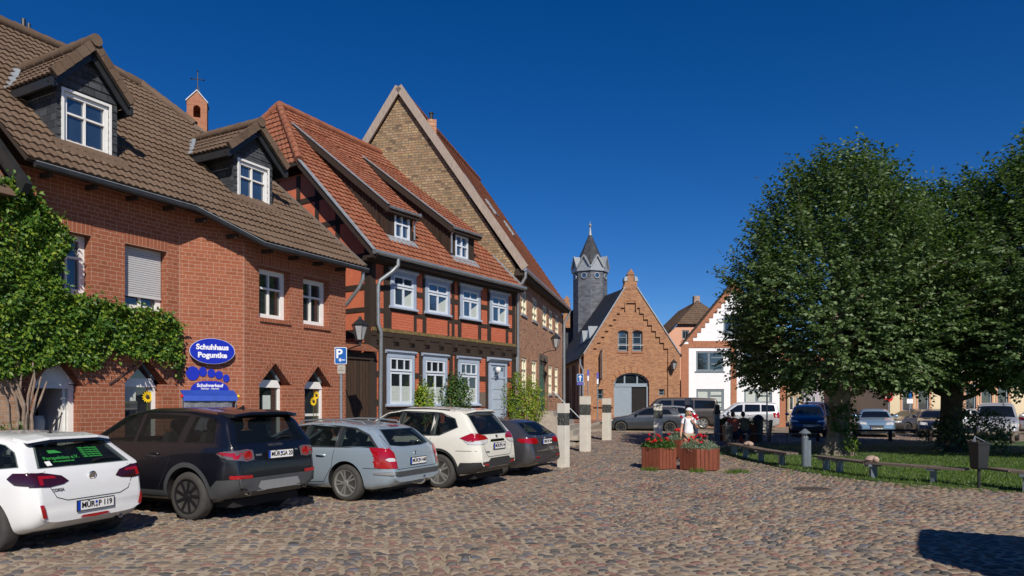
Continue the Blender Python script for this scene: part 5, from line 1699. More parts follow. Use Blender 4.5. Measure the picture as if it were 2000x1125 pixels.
# door leaves, frame and fanlight
s0, s1 = door_o[0][0], door_o[1][0]; zs = cu(1199, 752)[1]; zb_ = 0.0
f = MB(); n = -0.26
f.fbox(FCh, s0, s0 + 0.14, n - 0.05, n + 0.04, 0, zs + 0.1); f.fbox(FCh, s1 - 0.14, s1, n - 0.05, n + 0.04, 0, zs + 0.1); f.fbox(FCh, s0, s1, n - 0.05, n + 0.04, zs - 0.12, zs + 0.12)
c = (s0 + s1) / 2; a = (s1 - s0) / 2; hh = cu(1199, 728)[1] - cu(1199, 750)[1]
for i in range(12):
    t0, t1_ = math.pi * i / 12, math.pi * (i + 1) / 12
    P = [(c + a * r * math.cos(t), cu(1199, 750)[1] + hh * r2_ * math.sin(t)) for t, r, r2_ in ((t0, 1, 1), (t1_, 1, 1), (t1_, .91, .86), (t0, .91, .86))]
    f.prism(FCh, P, n - 0.05, n + 0.035)
for u in (-0.36, 0.36): f.fbox(FCh, c + a * u - 0.05, c + a * u + 0.05, n - 0.05, n + 0.03, zs, cu(1199, 750)[1] + hh * 0.85)
f.build('door_frame', 'door_grey', ch)
MB().fbox(FCh, s0 + 0.14, c + 0.05, n - 0.05, n, 0.05, zs - 0.12).build('door', 'door_grey', ch)
P = [(s0 + 0.1, zs)] + [(s1 - 0.1, zs)] + [(c + a * .93 * math.cos(t), cu(1199, 750)[1] + hh * .9 * math.sin(t)) for t in [math.pi * i / 12 for i in range(13)]]
MB().prism(FCh, P, n - 0.045, n - 0.03).build('fanlight', 'glass_dark', ch)
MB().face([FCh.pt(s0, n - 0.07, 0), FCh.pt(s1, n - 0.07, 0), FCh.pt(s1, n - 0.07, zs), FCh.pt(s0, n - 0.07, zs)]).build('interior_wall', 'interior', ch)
for h_ in uw:
    s0, s1 = h_[0][0], h_[1][0]; zb_, zt_ = h_[0][1], max(p[1] for p in h_)
    window(ch, FCh, s0 + 0.01, s1 - 0.01, zb_ + 0.01, zt_ - 0.02, -0.2, 'frame_grey', 'glass_blue', fw=0.11, vs=(), hs=(0.36, 0.68), bars=0.06)
    MB().fbox(FCh, s0 - 0.06, s1 + 0.06, -0.2, 0.06, zb_ - 0.12, zb_ - 0.003).build('sill', 'brick_trim', ch)
    MB().tube([FCh.pt(s0 - 0.05, 0.06, zb_ + 0.42), FCh.pt(s1 + 0.05, 0.06, zb_ + 0.42)], 0.022, 6).build('guard_bar', 'white_paint', ch)
for h_ in sw_:
    s0, s1 = h_[0][0], h_[1][0]
    window(ch, FCh, s0 + 0.01, s1 - 0.01, h_[0][1] + 0.01, h_[2][1] - 0.01, -0.12, 'frame_grey', 'glass_dark', fw=0.06, vs=(), hs=(0.5,), bars=0.04)
# raised voussoirs over openings
q = MB()
c = (door_o[0][0] + door_o[1][0]) / 2; a = (door_o[1][0] - door_o[0][0]) / 2
for i in range(9):
    t = math.pi * (0.08 + 0.84 * i / 8); z_ = cu(1199, 750)[1]
    p = Vector((c + a * 1.03 * math.cos(t), z_ + hh * 1.08 * math.sin(t))); e = Vector((c + a * 1.17 * math.cos(t), z_ + (hh + 0.42) * math.sin(t) * 1.05))
    MB().bar(FCh.pt(p.x, 0.02, p.y), FCh.pt(e.x, 0.02, e.y), 0.07, 0.05, up=FCh.N).build('voussoir', 'brick_trim', ch)
for h_ in uw:
    cc_ = (h_[0][0] + h_[1][0]) / 2; zt_ = max(p[1] for p in h_)
    for i in (-2, -1, 0, 1, 2): MB().bar(FCh.pt(cc_ + i * 0.13, 0.012, zt_ + 0.03), FCh.pt(cc_ + i * 0.16, 0.012, zt_ + 0.28), 0.05, 0.03, up=FCh.N).build('voussoir', 'brick_trim', ch)
q = MB()
s_ = cu(1158, 800)[0]
q.fbox(FCh, 0.0, cu(1199, 792)[0] - 0.05, 0.135, 0.18, cu(1180, 792)[1] - 0.08, cu(1180, 792)[1])
q.build('string_course', 'brick_trim', ch)
# blind niche high in the gable
q = MB()
z0_, z1_ = cu(0, 600)[1], cu(0, 581)[1]
q.fbox(FCh, cx - 0.42, cx + 0.42, 0.135, 0.17, z1_, z1_ + 0.07); q.fbox(FCh, cx - 0.42, cx - 0.34, 0.135, 0.17, z0_, z1_); q.fbox(FCh, cx + 0.34, cx + 0.42, 0.135, 0.17, z0_, z1_)
q.build('gable_moulding', 'brick_church', ch)
# side wall arches
for k_ in range(3):
    dn = 2.2 + k_ * 3.9
    q = MB().prism(WFrame(FCh.pt(0, -dn, 0), -FCh.N, -FCh.D), [(0, 0.8), (1.3, 0.8), (1.3, 3.0), (0.65, 3.6), (0, 3.0)], 0.0, 0.01)
    q.build('side_window', 'glass_dark', ch)
    MB().fbox(FCh, -0.25, 0, -dn + 1.6, -dn + 1.1, 0, 4.6).build('buttress', 'brick_church', ch)
MB().tube([FCh.pt(-0.25, 0.05, zE - 0.3), FCh.pt(-0.25, 0.05, zE - 0.7), FCh.pt(-0.08, 0.2, zE - 1.1), FCh.pt(-0.08, 0.2, 0.4)], 0.07, 8).build('downpipe', 'zinc', ch, smooth=True)
bn = thing('wall_banner', 'narrow projecting banner board at the left of the hall front', 'banner', FCh.pt(cu(1173, 700)[0], 0.1, 3.5))
MB().fbox(FCh, cu(1173, 700)[0] - 0.02, cu(1173, 700)[0] + 0.02, 0.15, 0.62, cu(1173, 742)[1], cu(1173, 684)[1]).build('board', 'grey_metal', bn)
for py in (686, 740): MB().fbox(FCh, cu(1173, 700)[0] - 0.03, cu(1173, 700)[0] + 0.03, 0.0, 0.66, cu(1173, py)[1] - 0.03, cu(1173, py)[1] + 0.03).build('bracket', 'dark_metal', bn)

# slate tower
def tower():
    Y = 69.0; k = Y / FPX
    c = at(1152.7, 700, Y)
    t = thing('slate_tower', 'octagonal slate clad tower with pointed spire behind the hall', 'tower', (c.x, c.y, 0))
    zt = lambda py: CAMH - (py - HOR) * k
    R1 = 33.2 * k
    ph = R(-90 - 5 + 0)
    def ring(r): return [Vector((c.x + r * math.cos(ph + R(45) * i), c.y + r * math.sin(ph + R(45) * i), 0)) for i in range(8)]
    A = ring(R1)
    b = MB()
    for i in range(8):
        p, q_ = A[i], A[(i + 1) % 8]
        b.face([p + Vector((0, 0, 0)), q_ + Vector((0, 0, 0)), q_ + Vector((0, 0, zt(533))), p + Vector((0, 0, zt(533)))])
    b.build('shaft', 'slate_pale', t)
    b = MB(); Ro = 36.5 * k; O = ring(Ro); I = ring(R1 - 0.02)
    z0, z1, zg = zt(534), zt(528), zt(504)
    for i in range(8):
        j_ = (i + 1) % 8; m = (O[i] + O[j_]) / 2
        b.hexa([O[i] + Vector((0, 0, z0)), O[j_] + Vector((0, 0, z0)), I[j_] + Vector((0, 0, z0)), I[i] + Vector((0, 0, z0)), O[i] + Vector((0, 0, z1)), O[j_] + Vector((0, 0, z1)), I[j_] + Vector((0, 0, z1)), I[i] + Vector((0, 0, z1))])
        pk = m + Vector((0, 0, zg)); bk = Vector((c.x, c.y, zg)) + (m - Vector((c.x, c.y, 0))) * 0.45
        bk.z = zg
        inn = 0.93
        mi = Vector((c.x, c.y, 0)) + (m - Vector((c.x, c.y, 0))) * inn; Oi = Vector((c.x, c.y, 0)) + (O[i] - Vector((c.x, c.y, 0))) * inn; Oj = Vector((c.x, c.y, 0)) + (O[j_] - Vector((c.x, c.y, 0))) * inn
        b.face([Oi + Vector((0, 0, z1)), Oj + Vector((0, 0, z1)), mi + Vector((0, 0, zg - 0.1))])
        for (e, ei) in ((O[i], Oi), (O[j_], Oj)):
            b.bar(e + Vector((0, 0, z1 + 0.02)), pk, 0.16, 0.12)
            b.face([e + Vector((0, 0, z1)), pk, bk])
    b.build('gablets', 'lead', t)
    b = MB(); Sb = ring(29 * k); St = ring(3.2 * k)
    for i in range(8):
        j_ = (i + 1) % 8
        b.face([Sb[i] + Vector((0, 0, zt(519))), Sb[j_] + Vector((0, 0, zt(519))), St[j_] + Vector((0, 0, zt(460))), St[i] + Vector((0, 0, zt(460)))])
    b.build('spire', 'slate_roof', t)
    MB().lathe([(3.6 * k, zt(460)), (1.6 * k, zt(447)), (1.1 * k, zt(444)), (3 * k, zt(442)), (3.6 * k, zt(440)), (1.5 * k, zt(438)), (0.4 * k, zt(436)), (0.2 * k, zt(431))], (c.x, c.y, 0), 12).build('finial', 'lead', t, smooth=True)
    for i in range(8):
        j_ = (i + 1) % 8; m = (A[i] + A[j_]) / 2; nn = (m - Vector((c.x, c.y, 0))).normalized()
        M = Matrix((Vector((-nn.y, nn.x, 0)), Vector((0, 0, 1)), nn)).transposed()
        b = MB().lathe([(0.30, 0.0), (0.30, 0.10), (0.22, 0.10), (0.22, 0.03)], m + Vector((0, 0, zt(543))), 16, M=M)
        o = b.build('round_window', 'lead', t)
        MB().lathe([(0.22, 0.02), (0.22, 0.04)], m + Vector((0, 0, zt(543))), 16, M=M).build('pane', 'glass_blue', o)
tower()
# wing with a small brick pinnacle further back
def wing():
    Y = 70.0; k = Y / FPX; zt = lambda py: CAMH - (py - HOR) * k
    fr = WFrame(((1107 - 1000) * k, Y, 0), (1, 0, 0), (0, -1, 0))
    t = thing('rear_wing', 'slate roofed rear wing topped by a small brick pinnacle', 'building', fr.pt(0, 0, 0))
    b = MB(); b.prism(fr, [(-0.35, zt(640)), (0.35, zt(640)), (0.35, zt(590)), (0.22, zt(590)), (0.22, zt(586)), (0.35, zt(586)), (0, zt(577)), (-0.35, zt(586)), (-0.22, zt(586)), (-0.22, zt(590)), (-0.35, zt(590))], -0.5, 0)
    b.fbox(fr, -4, 3, -8, -0.6, 0, zt(640)); b.build('wall', 'brick_church', t)
    MB().prism(fr, [(-4.2, zt(715)), (3.2, zt(715)), (1.0, zt(601)), (-0.7, zt(616))], -8, -0.55).build('roof', 'slate_roof', t)
wing()

# ================================================================ WHITE HOUSE WITH BRICK TRIM
FWh = Frame((12.05, 50.0), 90)
wh = thing('white_house', 'white rendered gable house with brick corner trim and grey windows', 'house', FWh.pt(0, 0, 0))
wu = lambda x, y, n=0: FWh.uv(x, y, n)
W0, W1 = wu(1330, 700)[0], wu(1534, 700)[0]
zW = wu(1330, 672)[1]; zWa = wu(1432, 548)[1]; cW = (W0 + W1) / 2
def wr(x0, y0, x1, y1): 
    a, c = wu(x0, y0), wu(x1, y1); return rect(a[0], c[0], c[1], a[1])
wins = [wr(1359.6, 686, 1413, 725), wr(1360, 760, 1414, 799), wr(1453.5, 686, 1508, 725), wr(1453.5, 760, 1508, 799), wr(1413, 615, 1451, 651)]
b = MB(); wall(b, FWh, [(W0, 0), (W1, 0), (W1, zW), (cW, zWa), (W0, zW)], wins, depth=0.16); b.build('wall', 'render_white', wh)
SK = 4.4
for W_ in (W0, W1): MB().face([FWh.pt(W_, 0, 0), FWh.pt(W_ + SK, -12, 0), FWh.pt(W_ + SK, -12, zW), FWh.pt(W_, 0, zW)]).build('side_wall', 'brick_trim', wh)
q = MB(); t_ = 0.05
zb1, zb2 = wu(0, 829)[1], wu(0, 810)[1]
q.fbox(FWh, W0, W1, 0, t_, -0.2, zb2)
q.fbox(FWh, W0, wu(1345, 0)[0], 0.001, t_ + .002, zb2, zW); q.fbox(FWh, wu(1523, 0)[0], W1, 0.001, t_ + .002, zb2, zW)
q.fbox(FWh, wu(1427, 0)[0], wu(1438.6, 0)[0], 0.001, t_ - .004, zb2, wu(0, 679)[1])
q.fbox(FWh, wu(1345, 0)[0], wu(1523, 0)[0], 0.001, t_, wu(0, 679)[1], wu(0, 666)[1])
k = 13
for sg, e in ((1, W0), (-1, W1)):
    for i in range(k):
        sa_ = e + sg * (cW - W0) * i / k; sb_ = e + sg * (cW - W0) * (i + 1) / k
        za_ = zW + (zWa - zW) * i / k; zb__ = zW + (zWa - zW) * (i + 1) / k
        lo = wu(0, 666)[1] if i < 2 else za_ - 0.55
        q.prism(FWh, [(sa_, max(lo, wu(0, 666)[1])), (sb_, max(lo, wu(0, 666)[1])), (sb_, zb__), (sa_, za_)], 0.001, t_ + 0.02)
q.build('brick_trim', 'brick_trim', wh)
for i, h_ in enumerate(wins):
    low = i in (1, 3)
    window(wh, FWh, h_[0][0] + .01, h_[1][0] - .01, h_[0][1] + .01, h_[2][1] - .01, -0.06, 'frame_grey', 'glass_dark', fw=0.12, vs=(0.47,), hs=(), bars=0.16, d=0.08, blind=([(0.06, 0.44, 0.1, 0.92), (0.53, 0.94, 0.1, 0.92)] if low else None), bmat='blind')
    q = MB()
    c0 = h_[0][0] + (h_[1][0] - h_[0][0]) * 0.5
    for f_ in (0.36, 0.68) if i < 4 else (): q.fbox(FWh, c0 + 0.1, h_[1][0] - 0.1, -0.11, -0.055, h_[0][1] + (h_[2][1] - h_[0][1]) * f_ - 0.04, h_[0][1] + (h_[2][1] - h_[0][1]) * f_ + 0.04)
    q.fbox(FWh, h_[0][0] - 0.1, h_[1][0] + 0.1, -0.06, 0.06, h_[0][1] - 0.08, h_[0][1] - 0.003)
    q.build('sill', 'frame_grey', wh)
for sg in (-1, 1):
    e = W0 - 0.12 if sg < 0 else W1 + 0.12
    tiled('roof', [FWh.pt(e, 0.08, zW - 0.15), FWh.pt(e + SK, -12, zW - 0.15), FWh.pt(cW + SK, -12, zWa + 0.03), FWh.pt(cW, 0.08, zWa + 0.03)], 'tile_red', wh, tw=0.3, row=0.33, amp=0.01, per=3, thick=0.12)

# pink house behind
def pink():
    Y = 64.0; k = Y / FPX; fr = Frame(((1303 - 1000) * k, Y), 90); u = lambda x, y: fr.uv(x, y)
    t = thing('pink_house', 'pink rendered house with brown half hipped roof behind white house', 'house', fr.pt(0, 0, 0))
    L = [u(1303, 652), u(1324, 634)]; W = u(1450, 652)[0]
    zh = L[1][1]; sl = L[1][0]; ze = L[0][1]
    b = MB(); w_ = [rect(u(1332, 645)[0], u(1346, 645)[0], u(1332, 662)[1], u(1332, 645)[1]), rect(u(1332, 645)[0], u(1346, 645)[0], u(1332, 715)[1], u(1332, 695)[1])]
    wall(b, fr, [(0, 0), (W, 0), (W, ze), (W - sl, zh), (sl, zh), (0, ze)], w_, depth=0.15)
    b.face([fr.pt(0, 0, 0), fr.pt(0, -10, 0), fr.pt(0, -10, ze), fr.pt(0, 0, ze)]); b.build('wall', 'render_pink', t)
    for h_ in w_: window(t, fr, h_[0][0], h_[1][0], h_[0][1], h_[2][1], -0.05, 'frame_grey', fw=0.1)
    za = u(1378, 580)[1]
    A = fr.pt(W / 2, -2.5, za); B2 = fr.pt(sl - 0.2, 0.3, zh); C2 = fr.pt(W - sl + 0.2, 0.3, zh)
    tiled('half_hip', [B2, C2, A], 'tile_brown', t, tw=0.3, row=0.33, per=3)
    tiled('roof', [fr.pt(-0.3, 0.2, ze - 0.25), fr.pt(-0.3, -10, ze - 0.25), fr.pt(W / 2, -10, za), A, B2], 'tile_brown', t, tw=0.3, row=0.33, per=3)
    MB().fbox(fr, W / 2 - 0.3, W / 2 + 0.25, -3.2, -2.6, za - 0.5, za + 0.5).build('chimney', 'plinth_stone', t)
pink()

# ================================================================ FAR SIDE OF THE SQUARE
def simple_house(name, label, x0, x1, Y, ang, h, mat, roofmat, wcols, rows, fmat='white_paint', rh=2.5, surround=None, depth=9, plinth=None):
    k = Y / FPX; fr = Frame(((x0 - 1000) * k, Y), ang)
    # length such that the far end lands on x1
    L = None
    lo, hi = 0.1, 80
    for _ in range(40):
        m_ = (lo + hi) / 2; p = fr.pt(m_, 0, 0)
        px = 1000 + FPX * p.x / p.y
        if (px < x1) == (x1 > x0): lo = m_
        else: hi = m_
    L = lo
    t = thing(name, label, 'house', fr.pt(0, 0, 0))
    hs_ = []
    for (a, w_) in wcols:
        for (z0, z1) in rows: hs_.append(rect(L * a, L * a + w_, z0, z1))
    b = MB(); wall(b, fr, rect(0, L, 0, h), hs_, depth=0.14)
    b.face([fr.pt(0, 0, 0), fr.pt(0, -depth, 0), fr.pt(0, -depth, h), fr.pt(0, -depth / 2, h + rh), fr.pt(0, 0, h)]); b.face([fr.pt(L, 0, 0), fr.pt(L, -depth, 0), fr.pt(L, -depth, h), fr.pt(L, -depth / 2, h + rh), fr.pt(L, 0, h)])
    b.face([fr.pt(0, -depth, 0), fr.pt(L, -depth, 0), fr.pt(L, -depth, h), fr.pt(0, -depth, h)])
    b.build('wall', mat, t)
    for h_ in hs_:
        window(t, fr, h_[0][0], h_[1][0], h_[0][1], h_[2][1], -0.06, fmat, fw=0.08, vs=(), hs=(0.66,) if h_[2][1] > 3 else (), bars=0.05)
        if surround:
            q = MB(); a, c, z0, z1 = h_[0][0], h_[1][0], h_[0][1], h_[2][1]
            q.fbox(fr, a - 0.12, a, 0, 0.03, z0 - 0.12, z1 + 0.12); q.fbox(fr, c, c + 0.12, 0, 0.03, z0 - 0.12, z1 + 0.12); q.fbox(fr, a, c, 0, 0.03, z1, z1 + 0.12); q.fbox(fr, a - 0.15, c + 0.15, 0, 0.07, z0 - 0.12, z0)
            q.build('window_surround', surround, t)
    if plinth: MB().fbox(fr, -0.02, L + 0.02, 0.001, 0.05, 0, plinth).build('plinth', 'plinth_stone', t)
    for (n0, z0, n1, z1) in ((0.3, h - 0.15, -depth / 2, h + rh), (-depth - 0.3, h - 0.15, -depth / 2, h + rh)):
        tiled('roof', [fr.pt(-0.2, n0, z0), fr.pt(L + 0.2, n0, z0), fr.pt(L + 0.2, n1, z1), fr.pt(-0.2, n1, z1)], roofmat, t, tw=0.3, row=0.33, per=2, amp=0.012, thick=0.12)
    return t, fr, L
def wc(xs, x0, L, Y):
    k = Y / FPX; return [((a - x0) * k / L, (c - a) * k) for a, c in xs]
Yb = 42.5; Lb = (2260 - 1738) * Yb / FPX
simple_house('beige_building', 'long cream rendered building with reddish window surrounds and stone plinth', 1738, 2260, Yb, 90, 7.6, 'render_beige', 'tile_red',
             wc([(1762, 1782), (1792.6, 1814.6), (1850, 1870), (1885.7, 1906), (1916, 1937), (1948, 1969), (2010, 2030), (2060, 2080), (2110, 2130), (2160, 2180)], 1738, Lb, Yb), [(1.25, 2.9), (4.4, 6.1)], 'door_grey', surround='window_surround', plinth=0.42)
simple_house('grey_house', 'plain grey beige house along the side street behind the trees', 1733, 1668, 44.5, -6, 6.4, 'render_grey', 'tile_old', [(0.1, 0.9), (0.3, 0.9), (0.5, 0.9), (0.72, 0.9)], [(1.2, 2.7), (3.8, 5.3)], depth=-7)
simple_house('tan_house', 'narrow tan house beyond the brick corner of the white house', 1538, 1566, 66, 72, 5.2, 'render_tan', 'tile_old', [(0.15, 0.5), (0.6, 0.5)], [(1.0, 2.3), (3.2, 4.4)])
simple_house('lilac_house', 'pale lilac house far down the side street', 1570, 1600, 78, 60, 6.0, plain('render_lilac', (0.42, 0.37, 0.42), 0.9) and 'render_lilac', 'tile_old', [(0.12, 0.7), (0.55, 0.7)], [(1.0, 2.5), (3.4, 4.8)])
simple_house('shaded_house', 'grey terrace with tall narrow windows far down the street', 1600, 1645, 95, 60, 6.5, 'render_grey', 'tile_old', [(0.08, 0.7), (0.3, 0.7), (0.52, 0.7), (0.75, 0.7)], [(0.8, 2.6), (3.4, 5.2)])
simple_house('end_house', 'tan house closing the view at the end of the street', 1640, 1700, 105, 90, 6.5, 'render_tan', 'tile_old', [(0.1, 0.8), (0.4, 0.8), (0.7, 0.8)], [(1.0, 2.6), (3.6, 5.2)])
# ================================================================ VEHICLES
def smooth1(a, k):
    if k <= 0: return a
    ker = np.exp(-0.5 * (np.arange(-3 * k, 3 * k + 1) / k) ** 2); ker /= ker.sum()
    p = np.concatenate([np.full(3 * k, a[0]), a, np.full(3 * k, a[-1])])
    return np.convolve(p, ker, 'valid')

def chaikin(P, it=2):
    for _ in range(it):
        Q = [P[0]]
        for i in range(len(P) - 1):
            a, b = P[i], P[i + 1]
            if i > 0: Q.append(a * 0.75 + b * 0.25)
            if i < len(P) - 2: Q.append(a * 0.25 + b * 0.75)
        Q.append(P[-1]); P = Q
    return P

class Body:
    """lofted car body. x forward from the rear axle, y to the left, z up"""
    def __init__(self, st):
        self.st = st
        top = st['top']; x0, x1 = top[0][0], top[-1][0]
        xs = np.unique(np.concatenate([np.linspace(x0, x0 + 0.12, 9), np.linspace(x0 + 0.12, x0 + 0.9, 28), np.linspace(x0 + 0.9, x1 - 0.5, 60), np.linspace(x1 - 0.5, x1, 20)]))
        fine = np.linspace(x0, x1, 1200)
        zt = np.interp(fine, [p[0] for p in top], [p[1] for p in top])
        k = int(st.get('soft', 0.03) / ((x1 - x0) / 1200))
        zts = smooth1(zt, k)
        w_ = np.clip((fine - x0) / 0.10, 0, 1); zts = zts * w_ + zt * (1 - w_)
        w_ = np.clip((x1 - fine) / 0.10, 0, 1); zts = zts * w_ + zt * (1 - w_)
        belt = np.interp(fine, [p[0] for p in st['belt']], [p[1] for p in st['belt']])
        bot = np.interp(fine, [p[0] for p in st['bottom']], [p[1] for p in st['bottom']])
        wid = np.interp(fine, [p[0] for p in st['wid']], [p[1] for p in st['wid']]) * st['W'] / 2
        wid = smooth1(wid, int(0.05 / ((x1 - x0) / 1200)))
        tum = st.get('tum', 0.42)
        secs = []
        for x in xs:
            z1 = float(np.interp(x, fine, zts)); zb = float(np.interp(x, fine, bot)); zl = float(np.interp(x, fine, belt)); w = float(np.interp(x, fine, wid))
            zl = min(zl, z1 - 0.045)
            gh = z1 - zl
            zm = zb + (zl - zb) * 0.55
            ye = 0.945 * w - tum * max(0, gh - 0.06)
            kr = min(1.0, gh / 0.30)
            P = [(0, zb), (0.78 * w, zb), (0.93 * w, zb + 0.05), (0.985 * w, zb + (zm - zb) * 0.5), (w, zm), (0.99 * w, zm + (zl - zm) * 0.6), (0.965 * w, zl - 0.02),
                 (0.94 * w, zl + 0.02 * kr + 0.005), (ye + 0.012, z1 - 0.09 * kr - 0.02), (ye - 0.05, z1 - 0.025 - 0.012 * kr), (ye * 0.6, z1 - 0.006), (0, z1)]
            secs.append(chaikin([Vector(p) for p in P], 2))
        n = len(secs[0]); V = []; F = []
        for x, s in zip(xs, secs):
            for p in s: V.append((x, p.x, p.y))
            for p in s[1:-1][::-1]: V.append((x, -p.x, p.y))
        m = 2 * n - 2
        for i in range(len(xs) - 1):
            for j in range(m):
                j2 = (j + 1) % m
                F.append((i * m + j, (i + 1) * m + j, (i + 1) * m + j2, i * m + j2))
        F.append(tuple(range(m))); F.append(tuple(range((len(xs) - 1) * m, len(xs) * m))[::-1])
        self.V, self.F = V, F
        self.bvh = BVHTree.FromPolygons([Vector(v) for v in V], F)
        self.x0, self.x1 = x0, x1
    def cast(self, proj, a, b):
        if proj == 'L': o, d = Vector((a, 3, b)), Vector((0, -1, 0))
        elif proj == 'R': o, d = Vector((a, -3, b)), Vector((0, 1, 0))
        elif proj == 'B': o, d = Vector((-4, a, b)), Vector((1, 0, 0))
        elif proj == 'F': o, d = Vector((9, a, b)), Vector((-1, 0, 0))
        else: o, d = Vector((a, b, 4)), Vector((0, 0, -1))
        h = self.bvh.ray_cast(o, d)
        return (h[0], h[1], d) if h[0] is not None else None

def shr(P, k=0.95):
    cx_ = sum(p[0] for p in P) / len(P); cy_ = sum(p[1] for p in P) / len(P)
    return [(cx_ + (p[0] - cx_) * k, cy_ + (p[1] - cy_) * k) for p in P]

def patch(body, poly, proj, off=0.005, step=0.07, b=None, m=0, deep=0.9, holes=()):
    """sheet that follows the body, outlined in side, rear, front or top view"""
    pts = []
    k = len(poly)
    for i in range(k):
        a = Vector(poly[i]); c = Vector(poly[(i + 1) % k]); n = max(1, int((c - a).length / step))
        for j in range(n): pts.append(a + (c - a) * j / n)
    ne = len(pts); edges = [(i, (i + 1) % ne) for i in range(ne)]
    for hl in holes:
        i = len(pts); pts += [Vector(p) for p in hl]; edges += [(i + j, i + (j + 1) % len(hl)) for j in range(len(hl))]
    xs = [p.x for p in pts]; ys = [p.y for p in pts]
    x = min(xs) + step / 2
    while x < max(xs):
        y = min(ys) + step / 2
        while y < max(ys):
            if inside((x, y), poly): pts.append(Vector((x, y)))
            y += step
        x += step
    r = delaunay_2d_cdt(pts, edges, [], 0, 1e-6)
    V = []; ok = []; cen = sum((Vector(p) for p in poly), Vector((0, 0))) / len(poly)
    for p in r[0]:
        h = None
        for k in range(14):           # outline points off the body slide inwards until they meet it
            q = Vector(p).lerp(cen, k / 16)
            h = body.cast(proj, q.x, q.y)
            if h is None: continue
            if proj == 'B' and h[0].x > body.x0 + deep: h = None; continue
            if proj == 'F' and h[0].x < body.x1 - deep * 1.6: h = None; continue
            if proj in 'LR' and abs(h[0].y) < body.st['W'] * 0.34: h = None; continue
            break
        if h is None: V.append(Vector((0, 0, 0))); ok.append(False)
        else:
            nn = h[1] if h[1].dot(h[2]) < 0 else -h[1]
            nn = (nn - h[2]).normalized()
            V.append(h[0] + nn * off); ok.append(True)
    F = []
    for f in r[2]:
        c = sum((r[0][i] for i in f), Vector((0, 0))) / len(f)
        if any(inside(c, hl) for hl in holes): continue
        if inside(c, poly) and all(ok[i] for i in f) and max((V[f[i]] - V[f[i - 1]]).length for i in range(3)) < max(0.3, step * 5): F.append(list(f))
    b = b or MB()
    b.add(V, F, m)
    return b

def stroke(body, line, proj, w=0.008, off=0.004, b=None):
    b = b or MB()
    for i in range(len(line) - 1):
        a = Vector(line[i]); c = Vector(line[i + 1]); d = (c - a).normalized(); n = Vector((-d.y, d.x)) * w / 2
        e = d * w * 0.3
        patch(body, [tuple(a + n - e), tuple(a - n - e), tuple(c - n + e), tuple(c + n + e)], proj, off, 0.10, b)
    return b

def wheel(parent, x, y, r, style, rimmat, side):
    w = 0.225
    yo = y
    b = MB()
    rr = r * 0.70
    prof = [(rr - 0.01, -w / 2 + 0.02), (rr + 0.015, -w / 2), (r - 0.035, -w / 2 + 0.003), (r - 0.008, -w / 2 + 0.028), (r, -w / 2 + 0.055), (r, w / 2 - 0.055), (r - 0.008, w / 2 - 0.028), (r - 0.035, w / 2 - 0.003), (rr + 0.015, w / 2), (rr - 0.01, w / 2 - 0.02)]
    b.lathe(prof, (x, yo, r), 40, axis='Y')
    o = b.build('wheel', 'tyre', parent, smooth=True, local=True, sharp=50)
    f = side                       # outer face looks to +y or -y
    q = MB()
    q.lathe([(0.02, 0.0), (rr * 0.97, 0.0), (rr, f * 0.02)], (x, yo + f * 0.02, r), 32, axis='Y')
    q.build('brake_disc', 'arch_black', o, local=True)
    q = MB()
    q.lathe([(rr - 0.03, f * 0.055), (rr - 0.005, f * 0.085), (rr + 0.008, f * (w / 2 + 0.002)), (rr - 0.012, f * (w / 2 - 0.004)), (rr - 0.03, f * 0.07), (rr - 0.032, f * 0.05)], (x, yo, r), 36, axis='Y')
    ns = {'multi': 10, 'five': 5, 'ten': 10, 'swirl': 9, 'six': 6}.get(style, 7)
    for i in range(ns):
        a = 2 * math.pi * i / ns
        if style == 'multi': offs = (-0.10, 0.10) if i % 2 == 0 else ()
        elif style == 'five': offs = (-0.10, 0.10)
        else: offs = (0.0,)
        for da in offs:
            a2 = a + da * 0.6; a3 = a + da * 1.9 + (0.32 if style == 'swirl' else 0)
            A = Vector((x + math.cos(a2) * rr * 0.12, yo + f * 0.088, r + math.sin(a2) * rr * 0.12)); B2 = Vector((x + math.cos(a3) * rr * 0.96, yo + f * 0.092, r + math.sin(a3) * rr * 0.96))
            q.bar(A, B2, 0.030 if style in ('multi', 'ten') else (0.045 if style != 'six' else 0.075), 0.028, up=(0, 1, 0))
    q.lathe([(0.005, f * 0.115), (0.05, f * 0.110), (0.062, f * 0.09), (0.062, f * 0.06)], (x, yo, r), 16, axis='Y')
    q.build('rim', rimmat, o, local=True)
    return o

